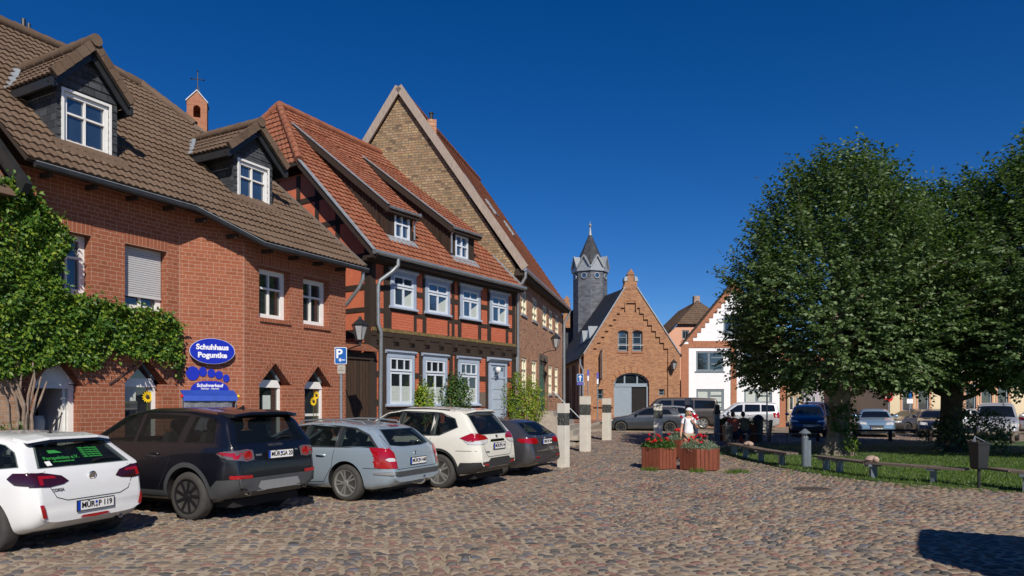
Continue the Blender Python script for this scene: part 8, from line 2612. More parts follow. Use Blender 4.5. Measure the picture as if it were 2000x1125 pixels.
# ================================================================ STREET FURNITURE
def post(px, py_base, py_top, w, label, rot=33, hidden=None):
    p = G(px, py_base); k = p.y / FPX; h = (py_base - py_top) * k
    t = thing('stone_post', label, 'post', (p.x, p.y, 0), 'stone posts with dark relief bands', R(-rot))
    ww = w * k / (math.cos(R(rot)) + math.sin(R(rot)))
    a = h * 0.66; c = h * 0.85
    for nm, z0, z1 in (('shaft', 0, a), ('capital', c, h)):
        q = MB().box((0, 0, (z0 + z1) / 2), (ww, ww, z1 - z0)); o = q.build(nm, 'concrete', t, local=True)
        bv = o.modifiers.new('edge', 'BEVEL'); bv.width = 0.006; bv.segments = 2
    q = MB(); q.box((0, 0, (a + c) / 2), (ww - 0.02, ww - 0.02, c - a))
    rs = random.Random(int(px))
    for f in range(4):
        for i in range(9):
            u = rs.uniform(-ww * .42, ww * .42); z = rs.uniform(a + 0.02, c - 0.04); s = rs.uniform(0.02, 0.05)
            M = Matrix.Rotation(R(90 * f), 3, 'Z')
            q.add([M @ Vector((u - s, -ww / 2 + 0.01, z - s * .6)), M @ Vector((u + s, -ww / 2 + 0.01, z - s * 0.9)), M @ Vector((u + s * .8, -ww / 2 + 0.01, z + s)), M @ Vector((u - s * .7, -ww / 2 + 0.01, z + s * .8)), M @ Vector((u, -ww / 2 - 0.012, z))], [(0, 1, 4), (1, 2, 4), (2, 3, 4), (3, 0, 4)])
    q.build('relief_band', 'relief_dark', t, local=True)
post(1100.5, 914, 788, 25, 'nearest stone post with dark relief band beside the grey station wagon')
post(1143, 882, 774, 23, 'tallest stone post, second from the parked cars')
post(1185, 861, 778, 19, 'stone post with open square frame in its dark band')
post(1285.5, 872, 789, 20, 'stone post standing in front of the dark grey hatchback', 12)
post(1344, 868, 777, 14, 'stone post partly hidden behind the walking woman')

def planter(cx, cy, rad, h, label, seed, silver=False, phase=0.2):
    t = thing('flower_planter', label, 'planter', (cx, cy, 0), 'hexagonal wooden planters')
    rs = random.Random(seed); b = MB()
    V6 = [Vector((cx + rad * math.cos(phase + i * math.pi / 3), cy + rad * math.sin(phase + i * math.pi / 3), 0)) for i in range(6)]
    for i in range(6):
        a, c = V6[i], V6[(i + 1) % 6]; nb_ = 5; d = (c - a) / nb_; nn = Vector((d.y, -d.x, 0)).normalized()
        for k in range(nb_):
            dn_ = d.normalized() * 0.007; p, q_ = a + d * k + dn_, a + d * (k + 1) - dn_; jj = nn * rs.uniform(-0.004, 0.006)
            hh = h + rs.uniform(-0.006, 0.006)
            b.hexa([p + jj + Vector((0, 0, 0.03)), q_ + jj + Vector((0, 0, 0.03)), q_ + jj - nn * 0.035 + Vector((0, 0, 0.03)), p + jj - nn * 0.035 + Vector((0, 0, 0.03)),
                    p + jj + Vector((0, 0, hh)), q_ + jj + Vector((0, 0, hh)), q_ + jj - nn * 0.035 + Vector((0, 0, hh)), p + jj - nn * 0.035 + Vector((0, 0, hh))])
    b.build('box', 'planter_wood', t)
    MB().lathe([(rad * 0.93, 0.02), (rad * 0.93, h - 0.07)], (cx, cy, 0), 6, phase=phase).build('lining', 'soil', t)
    poly = [tuple((v * 0.93 + Vector((cx, cy, 0)) * 0.07).xy) for v in V6]
    poly_sheet('soil', poly, h - 0.06, 'soil', parent=t)
    def blob(n, r, z0, z1):
        a = np.random.uniform(0, 2 * math.pi, n); rr = r * np.sqrt(np.random.uniform(0, 1, n)); top = z0 + (z1 - z0) * (1 - (rr / r) ** 2 * 0.7)
        return np.stack([cx + rr * np.cos(a), cy + rr * np.sin(a), z0 + np.random.uniform(0, 1, n) * (top - z0)], 1)
    P = blob(2800, rad * 0.9, h - 0.05, h + 0.26)
    leaf_cloud(t, 'foliage', P, np.tile([0, 0, 1.0], (len(P), 1)), 'leaf_silver' if silver else 'leaf_bush', 0.05 if silver else 0.06, 0.7, 0.35 if silver else 0.6)
    P = blob(500, rad * 0.75, h - 0.02, h + 0.2); leaf_cloud(t, 'leaf_tufts', P, np.tile([0, 0, 1.0], (len(P), 1)), 'leaf_silver', 0.06, 0.7, 0.3)
    q = MB(); fl = []
    for i in range(20):
        a = rs.uniform(0, 6.28); r_ = rad * rs.uniform(0.1, 0.85); z = h + rs.uniform(0.12, 0.32)
        c = Vector((cx + r_ * math.cos(a), cy + r_ * math.sin(a), z))
        for j in range(16):
            d = Vector((rs.gauss(0, 1), rs.gauss(0, 1), abs(rs.gauss(0, 0.8)))).normalized(); s = Vector((-d.y, d.x, 0.2)).normalized()
            p0 = c + d * rs.uniform(0, 0.03)
            q.face([p0, p0 + d * 0.032 + s * 0.018, p0 + d * 0.05, p0 + d * 0.032 - s * 0.018])
        q.tube([c, Vector((c.x, c.y, h - 0.03))], 0.004, 4, m=1, caps=False)
    q.build('flowers', ['red_flower', 'leaf_bush'], t)
    q = MB()
    for i in range(3):
        a = rs.uniform(0, 6.28); c = Vector((cx + rad * 0.4 * math.cos(a), cy + rad * 0.4 * math.sin(a), h))
        e = c + Vector((rs.uniform(-0.05, 0.05), 0, 0.40))
        q.tube([c, e], [0.008, 0.005], 5)
        for j in range(26):
            p0 = c.lerp(e, rs.uniform(0.55, 1.0)); d = Vector((rs.gauss(0, 1), rs.gauss(0, 1), rs.uniform(0.2, 1))).normalized() * 0.05
            s = Vector((-d.y, d.x, 0)); q.face([p0, p0 + d * 0.6 + s * 0.4, p0 + d, p0 + d * 0.6 - s * 0.4])
    q.build('seed_spikes', 'vine_wood', t)
pA = G(1293, 918); pB = G(1376, 921)
planter(pA.x, pA.y + 0.42, 0.52, 0.585, 'left hexagonal wooden planter of red flowers', 3, False, 0.35)
planter(pB.x, pB.y + 0.46, 0.55, 0.585, 'right hexagonal wooden planter with silvery leaves and red flowers', 4, True, 0.12)
pC = G(1331, 896); planter(pC.x, pC.y + 0.15, 0.45, 0.60, 'hexagonal planter mostly hidden behind the two front planters', 6, True, 0.3)
pD = G(1421, 861); planter(pD.x, pD.y, 0.46, 0.85, 'far wooden planter of flowers beside the two seated people', 7, False, 0.3)

# curved benches round the lawn
def bench(name, label, pts, seat_h, legs, w=0.36, stone=None, group='low plank benches round the lawn'):
    P = [Vector((*p, 0)) for p in pts]
    t = thing(name, label, 'bench', (pts[0][0], pts[0][1], 0), group)
    L = [0]; 
    for i in range(1, len(P)): L.append(L[-1] + (P[i] - P[i - 1]).length)
    def ev(s):
        s = max(0, min(L[-1], s))
        for i in range(1, len(P)):
            if s <= L[i] + 1e-6:
                f = (s - L[i - 1]) / (L[i] - L[i - 1]); return P[i - 1].lerp(P[i], f), (P[i] - P[i - 1]).normalized()
    q = MB(); n = max(2, int(L[-1] / 0.9)); bw = w / 3
    for pl in range(3):
        o = -w / 2 + bw * (pl + 0.5)
        for i in range(n):
            (a, d), (c, d2) = ev(L[-1] * i / n + 0.01), ev(L[-1] * (i + 1) / n - 0.01)
            na, nc = Vector((-d.y, d.x, 0)), Vector((-d2.y, d2.x, 0))
            q.bar(a + na * o + Vector((0, 0, seat_h - 0.02)), c + nc * o + Vector((0, 0, seat_h - 0.02)), bw - 0.012, 0.045)
    q.build('seat', 'grey_wood', t)
    for s in legs:
        a, d = ev(s); na = Vector((-d.y, d.x, 0)); q = MB()
        q.bar(a - na * w * 0.5 + Vector((0, 0, seat_h - 0.07)), a + na * w * 0.5 + Vector((0, 0, seat_h - 0.07)), 0.16, 0.05)
        q.bar(a + Vector((0, 0, 0)), a + Vector((0, 0, seat_h - 0.09)), 0.07, 0.16, up=na)
        q.build('leg', 'grey_metal', t)
    if stone is not None:
        a, d = ev(stone)
        s_ = thing('stone_figure', 'small carved sandstone figure sitting on the ' + group_word[name + str(len(pts))], 'sculpture', a + Vector((0, 0, seat_h)))
        MB().lathe([(0.02, 0), (0.13, 0.01), (0.16, 0.06), (0.12, 0.12), (0.05, 0.15), (0.01, 0.155)], a + Vector((0, 0, seat_h)), 14).build('body', 'sandstone', s_, smooth=True)
        MB().lathe([(0.01, 0), (0.06, 0.02), (0.075, 0.07), (0.04, 0.12), (0.01, 0.13)], a + d * 0.14 + Vector((0, 0, seat_h + 0.01)), 12).build('head', 'sandstone', s_, smooth=True)
        c = a - Vector((-d.y, d.x, 0)) * (w / 2 + 0.03) 
    return t
group_word = {'plank_bench4': 'middle bench', 'plank_bench3': 'left bench'}
def gp_(px, py): return tuple(G(px, py).xy)
b_pts = [gp_(1598, 919), gp_(1715, 938), gp_(1820, 946), gp_(1890, 952)]
# seats: pixel tops (1592,898) (1710,905) (1822,912) (1888,910) => about 0.42 m high
bench('plank_bench', 'longest plank bench curving in front of the sunny grass', b_pts, 0.40, [0.35, 0.9, 2.15, 3.45], stone=2.1)
b2 = [gp_(1430, 889), gp_(1490, 905), gp_(1548, 915)]
bench('plank_bench', 'plank bench left of the grey bollard lamp', b2, 0.42, [0.25, 1.5, 3.0, 4.2], stone=1.8)
b3 = [gp_(1940, 952), gp_(2000, 962), gp_(2060, 966)]
bench('plank_bench', 'plank bench cut off by the right edge of the photo', b3, 0.42, [0.85, 1.4])
b4 = [(7.9, 29.4), (9.3, 29.9), (11.0, 30.0), (13.0, 30.0)]
bench('plank_bench', 'far plank bench in the shade where two people sit', b4[:3] + [b4[3]], 0.46, [0.4, 2.2, 4.0], stone=None)
# low rail behind the lawn
rl = thing('low_rail', 'long low wooden rail along the far edge of the lawn', 'rail', (15, 31.6, 0))
MB().bar((13.5, 31.8, 0.50), (20.5, 32.2, 0.50), 0.14, 0.10).build('beam', 'timber', rl)
for x in (13.9, 15.6, 17.2, 19.0, 20.2): MB().box((x, 31.9, 0.24), (0.12, 0.12, 0.48)).build('post', 'timber', rl)
rl2 = thing('low_rail', 'low wooden rail with a carved head right of the silver minivan', 'rail', (20.6, 29.0, 0))
MB().bar((18.6, 29.4, 0.52), (25, 29.6, 0.52), 0.12, 0.09).build('beam', 'grey_wood', rl2)
for x in (18.9, 21.0, 23.2): MB().box((x, 29.45, 0.25), (0.12, 0.12, 0.5)).build('post', 'grey_wood', rl2)
MB().lathe([(0.02, 0), (0.16, 0.03), (0.2, 0.12), (0.14, 0.26), (0.05, 0.3)], (19.0, 29.2, 0.46), 12).build('carved_head', 'sandstone', rl2, smooth=True)

# bollard lamp
p = G(1572, 915)
t = thing('bollard_lamp', 'grey bollard lamp with a cone cap between the two benches', 'lamp', (p.x, p.y, 0))
MB().lathe([(0.085, 0), (0.085, 0.80), (0.095, 0.81), (0.095, 0.84)], p, 20).build('column', 'grey_metal', t, smooth=True)
MB().lathe([(0.06, 0.84), (0.06, 0.96)], p, 16).build('lamp_glass', 'lamp_glass', t, smooth=True)
MB().lathe([(0.15, 0.95), (0.15, 0.97), (0.03, 1.07), (0.01, 1.08)], p, 20).build('cap', 'grey_metal', t, smooth=True)
q = MB()
for i in range(4): q.tube([p + Vector((0.08 * math.cos(i * 1.57), 0.08 * math.sin(i * 1.57), 0.83)), p + Vector((0.08 * math.cos(i * 1.57), 0.08 * math.sin(i * 1.57), 0.96))], 0.008, 6)
q.build('guard_rod', 'grey_metal', t)
q2 = MB().box(p + Vector((0.14, 0.10, 0.38)), (0.10, 0.10, 0.76)); q2.build('base_box', 'grey_metal', t)
# litter bins
def bin_(px, py, label, s=1.0, pole=True):
    p = G(px, py); t = thing('litter_bin', label, 'bin', (p.x, p.y, 0), 'dark litter bins on poles')
    q = MB(); z0, z1 = 0.36 * s, 0.80 * s; a, c = 0.125 * s, 0.152 * s
    pr = [(a * 0.8, z0 - 0.03), (a, z0), (c, z1 - 0.06), (c + 0.02, z1 - 0.05), (c + 0.02, z1), (c - 0.01, z1), (c - 0.03, z1 - 0.03)]
    q.lathe(pr, p, 4, phase=math.pi / 4 + 0.15); q.build('bucket', 'black_metal', t)
    MB().tube([p, p + Vector((0, 0, z0))], 0.03, 10).build('pole', 'dark_metal', t, smooth=True)
    q = MB(); q.tube([p + Vector((0, c * .7, z0)), p + Vector((0, c * .7, z1 + 0.12))], 0.014, 8); q.tube([p + Vector((-c * .7, 0, z1)), p + Vector((0, c * .7, z1 + 0.1)), p + Vector((c * .7, 0, z1))], 0.012, 6)
    q.build('bracket', 'zinc', t)
bin_(1912, 955, 'dark litter bin in front of the grass at the right of the longest bench', 1.22)
bin_(1421, 888, 'dark litter bin beside the two seated people', 1.25)

# signs
def pole_sign(name, label, x, y, h, r=0.03, z0=0.0):
    t = thing(name, label, 'sign', (x, y, z0))
    MB().tube([(x, y, z0), (x, y, h)], r, 12).build('pole', 'zinc', t, smooth=True)
    return t
p = at(666, 800, 16.4)
t = pole_sign('parking_sign', 'blue parking sign with a left arrow at the corner of the shop', p.x, p.y, 3.05, 0.034, 0.0)
fs = WFrame((p.x, p.y, 0), (1, 0.12, 0), (0.12, -1, 0)); k = p.y / FPX
zc = at(666, 695, p.y).z; hw = 11.6 * k; hh_ = 16.5 * k
def rrect(a, c, b0, b1, r):
    P = []
    for (cx_, cy_, a0) in ((c - r, b1 - r, 0), (a + r, b1 - r, 90), (a + r, b0 + r, 180), (c - r, b0 + r, 270)):
        for i in range(5): P.append((cx_ + r * math.cos(R(a0 + 22.5 * i)), cy_ + r * math.sin(R(a0 + 22.5 * i))))
    return P
MB().prism(fs, rrect(-hw, hw, zc - hh_, zc + hh_, 0.03), 0.04, 0.06).build('panel_rim', 'sign_white', t)
MB().prism(fs, rrect(-hw + .012, hw - .012, zc - hh_ + .012, zc + hh_ - .012, 0.025), 0.06, 0.063).build('panel', 'road_sign_blue', t)
text_on('lettering', 'P', 0.30, fs, -0.035, 0.065, zc + 0.035, 'sign_white', t, bold=0.006)
q = MB(); q.bar(fs.pt(-0.03, 0.066, zc - 0.10), fs.pt(0.10, 0.066, zc - 0.10), 0.018, 0.003, up=fs.N); q.bar(fs.pt(-0.04, 0.066, zc - 0.10), fs.pt(0.005, 0.066, zc - 0.06), 0.018, 0.003, up=fs.N); q.bar(fs.pt(-0.04, 0.066, zc - 0.10), fs.pt(0.005, 0.066, zc - 0.14), 0.018, 0.003, up=fs.N)
q.build('arrow', 'sign_white', t)
za, zb_ = at(0, 713, p.y).z, at(0, 730, p.y).z
MB().prism(fs, rrect(-0.075, 0.105, zb_, za, 0.03), 0.04, 0.055).build('sub_panel', 'render_grey', t)
text_on('lettering', 'auf', 0.035, fs, 0.015, 0.057, (za + zb_) / 2 + 0.035, 'ink', t); text_on('lettering', 'Parkstreifen', 0.028, fs, 0.015, 0.057, (za + zb_) / 2 - 0.02, 'ink', t)

def far_sign(name, label, px, Y, top_py, kind):
    x = gat(px, Y); z0 = gzf(x, Y); k = Y / FPX; zt = lambda py: CAMH - (py - HOR) * k
    t = pole_sign(name, label, x, Y, zt(top_py), 0.035, z0); f = WFrame((x, Y, 0), (1, 0, 0), (0, -1, 0))
    if kind == 'oneway':
        MB().prism(f, rrect(-6.3 * k, 6.3 * k, zt(746), zt(730.5), 0.05), 0.05, 0.07).build('panel_rim', 'sign_white', t)
        MB().prism(f, rrect(-5.8 * k, 5.8 * k, zt(745.5), zt(731), 0.05), 0.07, 0.073).build('panel', 'road_sign_blue', t)
        q = MB(); q.prism(f, [(-0.035, zt(744)), (0.035, zt(744)), (0.035, zt(737)), (0.12, zt(737)), (0, zt(732.5)), (-0.12, zt(737)), (-0.035, zt(737))], 0.074, 0.078); q.build('arrow', 'sign_white', t)
        MB().prism(f, [(-6.3 * k, zt(752)), (6.3 * k, zt(752)), (6.3 * k, zt(747)), (-6.3 * k, zt(747))], 0.05, 0.07).build('sub_panel', 'sign_violet', t)
        MB().prism(f, [(7 * k, zt(753)), (9.5 * k, zt(753)), (9.5 * k, zt(746)), (7 * k, zt(748))], 0.03, 0.06).build('side_panel', 'render_grey', t)
    elif kind == 'street':
        MB().prism(f, [(-2 * k, zt(top_py + 20)), (2 * k, zt(top_py + 20)), (2 * k, zt(top_py)), (-2 * k, zt(top_py))], 0.04, 0.06).build('panel', 'sign_violet', t)
        MB().prism(f, [(-1.6 * k, zt(top_py + 22)), (1.6 * k, zt(top_py + 22)), (1.6 * k, zt(top_py + 12)), (-1.6 * k, zt(top_py + 12))], 0.062, 0.066).build('sub_panel', 'sign_white', t)
    elif kind == 'noentry':
        zc = zt(776)
        MB().prism(f, [(8.5 * k * math.cos(a), zc + 8.5 * k * math.sin(a)) for a in [2 * math.pi * i / 28 for i in range(28)]], 0.05, 0.07).build('panel', 'sign_red', t)
        MB().prism(f, [(-6.5 * k, zc - 1.5 * k), (6.5 * k, zc - 1.5 * k), (6.5 * k, zc + 1.5 * k), (-6.5 * k, zc + 1.5 * k)], 0.071, 0.075).build('bar', 'sign_white', t)
    elif kind == 'round':
        zc = zt(772)
        MB().prism(f, [(5.5 * k * math.cos(a), zc + 5.5 * k * math.sin(a)) for a in [2 * math.pi * i / 28 for i in range(28)]], 0.05, 0.07).build('panel', 'road_sign_blue', t)
        MB().prism(f, [(-6 * k, zt(788)), (6 * k, zt(788)), (6 * k, zt(779)), (-6 * k, zt(779))], 0.05, 0.07).build('sub_panel', 'sign_white', t)
    return t
far_sign('one_way_sign', 'small blue square sign with a white up arrow left of the hall', 1133, 44.0, 730, 'oneway')
far_sign('street_sign', 'left violet plate on a thin pole before the hall', 1148.5, 45.0, 722, 'street')
far_sign('street_sign', 'right violet plate on a thin pole near the arched door', 1167, 44.5, 728, 'street')
far_sign('no_entry_sign', 'red no entry sign in front of the beige building corner', 1735, 39.0, 768, 'noentry')
far_sign('round_sign', 'blue round sign with white plate in front of beige windows', 1776, 40.5, 766, 'round')
far_sign('lamp_pole', 'thin dark pole beside the silver white family van', 1498, 34.0, 738, 'none')

# dark square pillar
p = G(1400, 862); t = thing('lamp_pillar', 'slim grey square pillar with a dark head left of the seated people', 'lamp', (p.x, p.y, 0))
MB().box(p + Vector((0, 0, 0.62)), (0.22, 0.22, 1.24)).build('pillar', 'grey_metal', t)
q = MB(); q.box(p + Vector((0, 0, 1.32)), (0.27, 0.27, 0.16)); q.box(p + Vector((0, 0, 1.50)), (0.20, 0.20, 0.34)); q.build('head', 'black_metal', t)
p = at(1481, 840, 31.0); t = thing('dark_bollard', 'black bollard with rounded cap behind the seated people', 'bollard', (p.x, p.y, 0))
MB().lathe([(0.2, 0), (0.2, 1.0), (0.24, 1.02), (0.24, 1.08), (0.14, 1.2), (0.02, 1.25)], (p.x, p.y, 0), 16).build('column', 'black_metal', t, smooth=True)
p = at(1506, 840, 31.3); t = thing('dark_post', 'plain dark slanting board right of the black bollard', 'post', (p.x, p.y, 0))
MB().bar((p.x - 0.12, p.y, 0), (p.x, p.y, 1.0), 0.28, 0.07).build('board', 'black_metal', t)
p = at(1463, 850, 30.8); t = thing('flower_trough', 'reddish flower trough beside the seated man', 'planter', (p.x, p.y, 0))
MB().box((p.x + 0.1, p.y + 0.3, 0.4), (0.7, 0.5, 0.8)).build('box', 'planter_wood', t)
Pq = np.random.normal(0, 1, (700, 3)) * (0.22, 0.15, 0.08) + (p.x + 0.1, p.y + 0.3, 0.9); leaf_cloud(t, 'foliage', Pq, np.tile([0, 0, 1.0], (700, 1)), 'leaf_bush', 0.07, 0.7)

# wall lanterns
def lantern(label, fr, s, z, out, sc=1.0, arm=True):
    t = thing('wall_lantern', label, 'lantern', fr.pt(s, 0, z), 'old style wall lanterns')
    c = fr.pt(s, out, z)
    q = MB()
    q.lathe([(0.10 * sc, 0.0), (0.105 * sc, 0.02)], c, 6); q.lathe([(0.205 * sc, 0.38 * sc), (0.225 * sc, 0.40 * sc), (0.10 * sc, 0.52 * sc), (0.05 * sc, 0.56 * sc), (0.045 * sc, 0.60 * sc), (0.02 * sc, 0.63 * sc)], c, 6)
    for i in range(6):
        a = math.pi / 3 * i
        q.bar(c + Vector((math.cos(a) * 0.10, math.sin(a) * 0.10, 0.0)) * sc, c + Vector((math.cos(a) * 0.20, math.sin(a) * 0.20, 0.39)) * sc, 0.014 * sc)
    q.build('housing', 'black_metal', t)
    MB().lathe([(0.085 * sc, 0.015 * sc), (0.185 * sc, 0.38 * sc)], c, 6).build('lamp_glass', 'lamp_glass', t)
    q = MB()
    q.tube([c, c - Vector((0, 0, 0.12 * sc))], 0.03 * sc, 8)
    q.tube([c - Vector((0, 0, 0.10 * sc)), fr.pt(s, out * 0.6, z - 0.12 * sc), fr.pt(s, out * 0.25, z - 0.20 * sc), fr.pt(s, 0.02, z - 0.42 * sc)], 0.018 * sc, 8)
    q.fbox(fr, s - 0.035, s + 0.035, 0.0, 0.03, z - 0.62 * sc, z - 0.22 * sc)
    q.build('bracket', 'black_metal', t)
gs, gz_ = gl.uv(700, 665, 0.25) if False else (0, 0)
# lantern on the gable end of the timber house
Lf = WFrame(FR.pt(SRT, 0, 0), FR.D, FR.N)
pl = at(703, 665, 17.9)
t = thing('wall_lantern', 'large old style lantern on the corner by the wooden gate', 'lantern', (pl.x, pl.y, pl.z), 'old style wall lanterns')
def free_lantern(t, c, wallp, sc):
    q = MB()
    q.lathe([(0.10 * sc, 0.0), (0.105 * sc, 0.02)], c, 6); q.lathe([(0.205 * sc, 0.38 * sc), (0.235 * sc, 0.40 * sc), (0.10 * sc, 0.52 * sc), (0.05 * sc, 0.56 * sc), (0.045 * sc, 0.60 * sc), (0.02 * sc, 0.63 * sc)], c, 6)
    for i in range(6):
        a = math.pi / 3 * i; q.bar(c + Vector((math.cos(a) * 0.10, math.sin(a) * 0.10, 0.0)) * sc, c + Vector((math.cos(a) * 0.20, math.sin(a) * 0.20, 0.39)) * sc, 0.014 * sc)
    q.build('housing', 'black_metal', t)
    MB().lathe([(0.085 * sc, 0.015 * sc), (0.185 * sc, 0.38 * sc)], c, 6).build('lamp_glass', 'lamp_glass', t)
    q = MB(); q.tube([c, c - Vector((0, 0, 0.14 * sc))], 0.03 * sc, 8)
    w = Vector(wallp); m = c.lerp(w, 0.5) - Vector((0, 0, 0.02)); q.tube([c - Vector((0, 0, 0.12 * sc)), m - Vector((0, 0, 0.12 * sc)), w - Vector((0, 0, 0.2)), w - Vector((0, 0, 0.35))], 0.018, 8)
    q.build('bracket', 'black_metal', t)
free_lantern(t, pl, FR.pt(SRT + 0.0, -0.02, pl.z), 0.98)
s_, z_ = FG.uv(1053, 673, 0.0)
lantern('old style lantern on a curved arm above the green door', FG, FG.uv(1054, 680)[0], FG.uv(1071, 673, 0.75)[1], 0.75, 1.1)
lantern('small old style lantern at the right side of the hall front', FCh, cu(1312, 717)[0], cu(1312, 722)[1], 0.55, 1.15)

# ================================================================ PEOPLE
def skin_body(name, joints, edges, radii, mat, parent, root=0, sub=2):
    me = bpy.data.meshes.new(name)
    me.from_pydata([tuple(j) for j in joints], edges, [])
    o = bpy.data.objects.new(name, me); COL.objects.link(o)
    sk = o.modifiers.new('skin', 'SKIN'); sk.use_smooth_shade = True
    lay = me.skin_vertices[0].data if len(me.skin_vertices) else None
    if lay is None:
        bm = bmesh.new(); bm.from_mesh(me); bm.verts.layers.skin.verify(); bm.to_mesh(me); bm.free(); lay = me.skin_vertices[0].data
    for i, r in enumerate(radii):
        rr = r if isinstance(r, tuple) else (r, r)
        lay[i].radius = rr; lay[i].use_root = (i == root)
    s = o.modifiers.new('sub', 'SUBSURF'); s.levels = sub; s.render_levels = sub
    dg = bpy.context.evaluated_depsgraph_get()
    m2 = bpy.data.meshes.new_from_object(o.evaluated_get(dg))
    bpy.data.objects.remove(o)
    m2.materials.clear(); m2.materials.append(MATS[mat])
    m2.polygons.foreach_set('use_smooth', [True] * len(m2.polygons))
    r = bpy.data.objects.new(name, m2); COL.objects.link(r); r.parent = parent
    return r

def head(parent, c, hair, facing=(0, -1), cap=None, glasses=False, long_hair=False):
    """a head with nose, ears, eyes, mouth; returned as one mesh part plus hair"""
    f = Vector((facing[0], facing[1], 0)).normalized(); s = Vector((-f.y, f.x, 0)); u = Vector((0, 0, 1)); c = Vector(c)
    def sph(cc, r, seg=16, rings=10):
        V = []; F = []
        for i in range(rings + 1):
            th = math.pi * i / rings
            for j in range(seg):
                a = 2 * math.pi * j / seg
                V.append(cc + f * (r[0] * math.sin(th) * math.cos(a)) + s * (r[1] * math.sin(th) * math.sin(a)) + u * (r[2] * math.cos(th)))
        for i in range(rings):
            for j in range(seg): F.append([i * seg + j, i * seg + (j + 1) % seg, (i + 1) * seg + (j + 1) % seg, (i + 1) * seg + j])
        return V, F
    q = MB(); V, F = sph(c, (0.098, 0.076, 0.118))
    V = [v + f * (0.012 * max(0, -(v - c).z / 0.118)) for v in V]
    q.add(V, F)
    q.add(*sph(c + f * 0.098 - u * 0.012, (0.022, 0.012, 0.024), 8, 6))
    for sg in (-1, 1): q.add(*sph(c + s * sg * 0.077 - u * 0.01, (0.018, 0.009, 0.03), 8, 6))
    q.add(*sph(c + f * 0.088 - u * 0.062, (0.012, 0.026, 0.008), 8, 6))
    q.build('head', 'skin', parent, smooth=True, local=True)
    q = MB()
    for sg in (-1, 1): q.add(*sph(c + f * 0.088 + s * sg * 0.03 + u * 0.016, (0.010, 0.017, 0.011) if not glasses else (0.012, 0.026, 0.018), 8, 6))
    q.build('sunglasses' if glasses else 'eyes', 'ink', parent, smooth=True, local=True)
    q = MB(); V, F = sph(c - f * 0.014 + u * 0.022, (0.104, 0.088, 0.112)); 
    keep = [fa for fa in F if all(((V[i] - c).dot(f) < 0.045 or (V[i] - c).z > 0.06) for i in fa)]
    q.add(V, keep)
    if long_hair: q.add(*sph(c - f * 0.05 - u * 0.05, (0.055, 0.085, 0.09)))
    q.build('hair', hair, parent, smooth=True, local=True)
    if cap:
        q = MB(); V, F = sph(c + u * 0.045, (0.112, 0.096, 0.092)); q.add(V, [fa for fa in F if all((V[i] - c).z > 0.035 for i in fa)])
        q.hexa([c + f * 0.09 + s * 0.075 + u * 0.04, c + f * 0.09 - s * 0.075 + u * 0.04, c + f * 0.185 - s * 0.045 + u * 0.022, c + f * 0.185 + s * 0.045 + u * 0.022, c + f * 0.09 + s * 0.075 + u * 0.05, c + f * 0.09 - s * 0.075 + u * 0.05, c + f * 0.185 - s * 0.045 + u * 0.03, c + f * 0.185 + s * 0.045 + u * 0.03])
        q.build('cap', cap, parent, smooth=True, local=True)

def hand_chain(J, E, Rr, wi, d, n):
    """append a palm with five fingers after joint index wi; d: direction of the fingers, n: towards the thumb"""
    w = J[wi]; d = Vector(d).normalized(); n = Vector(n).normalized(); c = d.cross(n)
    base = len(J); J.append(w + d * 0.045); E.append((wi, base)); Rr.append((0.022, 0.036))
    J.append(w + d * 0.085); E.append((base, base + 1)); Rr.append((0.016, 0.036)); k = base + 1
    for i, (off, L) in enumerate(((0.028, 0.062), (0.010, 0.072), (-0.009, 0.066), (-0.027, 0.052))):
        a = len(J); J.append(w + d * 0.095 + n * off); E.append((k, a)); Rr.append((0.0095, 0.0095))
        J.append(w + d * (0.095 + L * 0.5) + n * off + c * 0.008); E.append((a, a + 1)); Rr.append((0.0085, 0.0085))
        J.append(w + d * (0.095 + L * 0.85) + n * off + c * 0.026); E.append((a + 1, a + 2)); Rr.append((0.0075, 0.0075))
    a = len(J); J.append(w + d * 0.05 + n * 0.045); E.append((base, a)); Rr.append((0.0105, 0.0105))
    J.append(w + d * 0.085 + n * 0.060 + c * 0.01); E.append((a, a + 1)); Rr.append((0.009, 0.009))

# woman walking, seen from the front, looking to the right
wp = Vector((gat(1345, 20.8), 20.8, 0.0))
wt = thing('person', 'woman in white cap and white shirt walking behind the flower planters', 'person', wp)
V3 = Vector
# body: pelvis, spine, neck, arms, legs (facing the camera, walking)
J = [V3((0, 0, 0.93)), V3((0, 0, 1.10)), V3((0, 0, 1.28)), V3((0, 0, 1.39)), V3((0.01, -0.01, 1.47)),
     V3((-0.155, 0, 1.345)), V3((-0.225, -0.02, 1.10)), V3((-0.27, -0.10, 0.88)),      # her right arm hangs, swung forward
     V3((0.155, 0, 1.345)), V3((0.215, 0.02, 1.12)), V3((0.14, -0.13, 1.24)),           # left hand holds the bag strap
     V3((-0.095, 0, 0.88)), V3((-0.11, -0.10, 0.48)), V3((-0.11, 0.0, 0.09)), V3((-0.11, -0.15, 0.045)),
     V3((0.095, 0, 0.88)), V3((0.10, 0.04, 0.48)), V3((0.10, 0.20, 0.13)), V3((0.10, 0.10, 0.05))]
E = [(0, 1), (1, 2), (2, 3), (3, 4), (3, 5), (5, 6), (6, 7), (3, 8), (8, 9), (9, 10), (0, 11), (11, 12), (12, 13), (13, 14), (0, 15), (15, 16), (16, 17), (17, 18)]
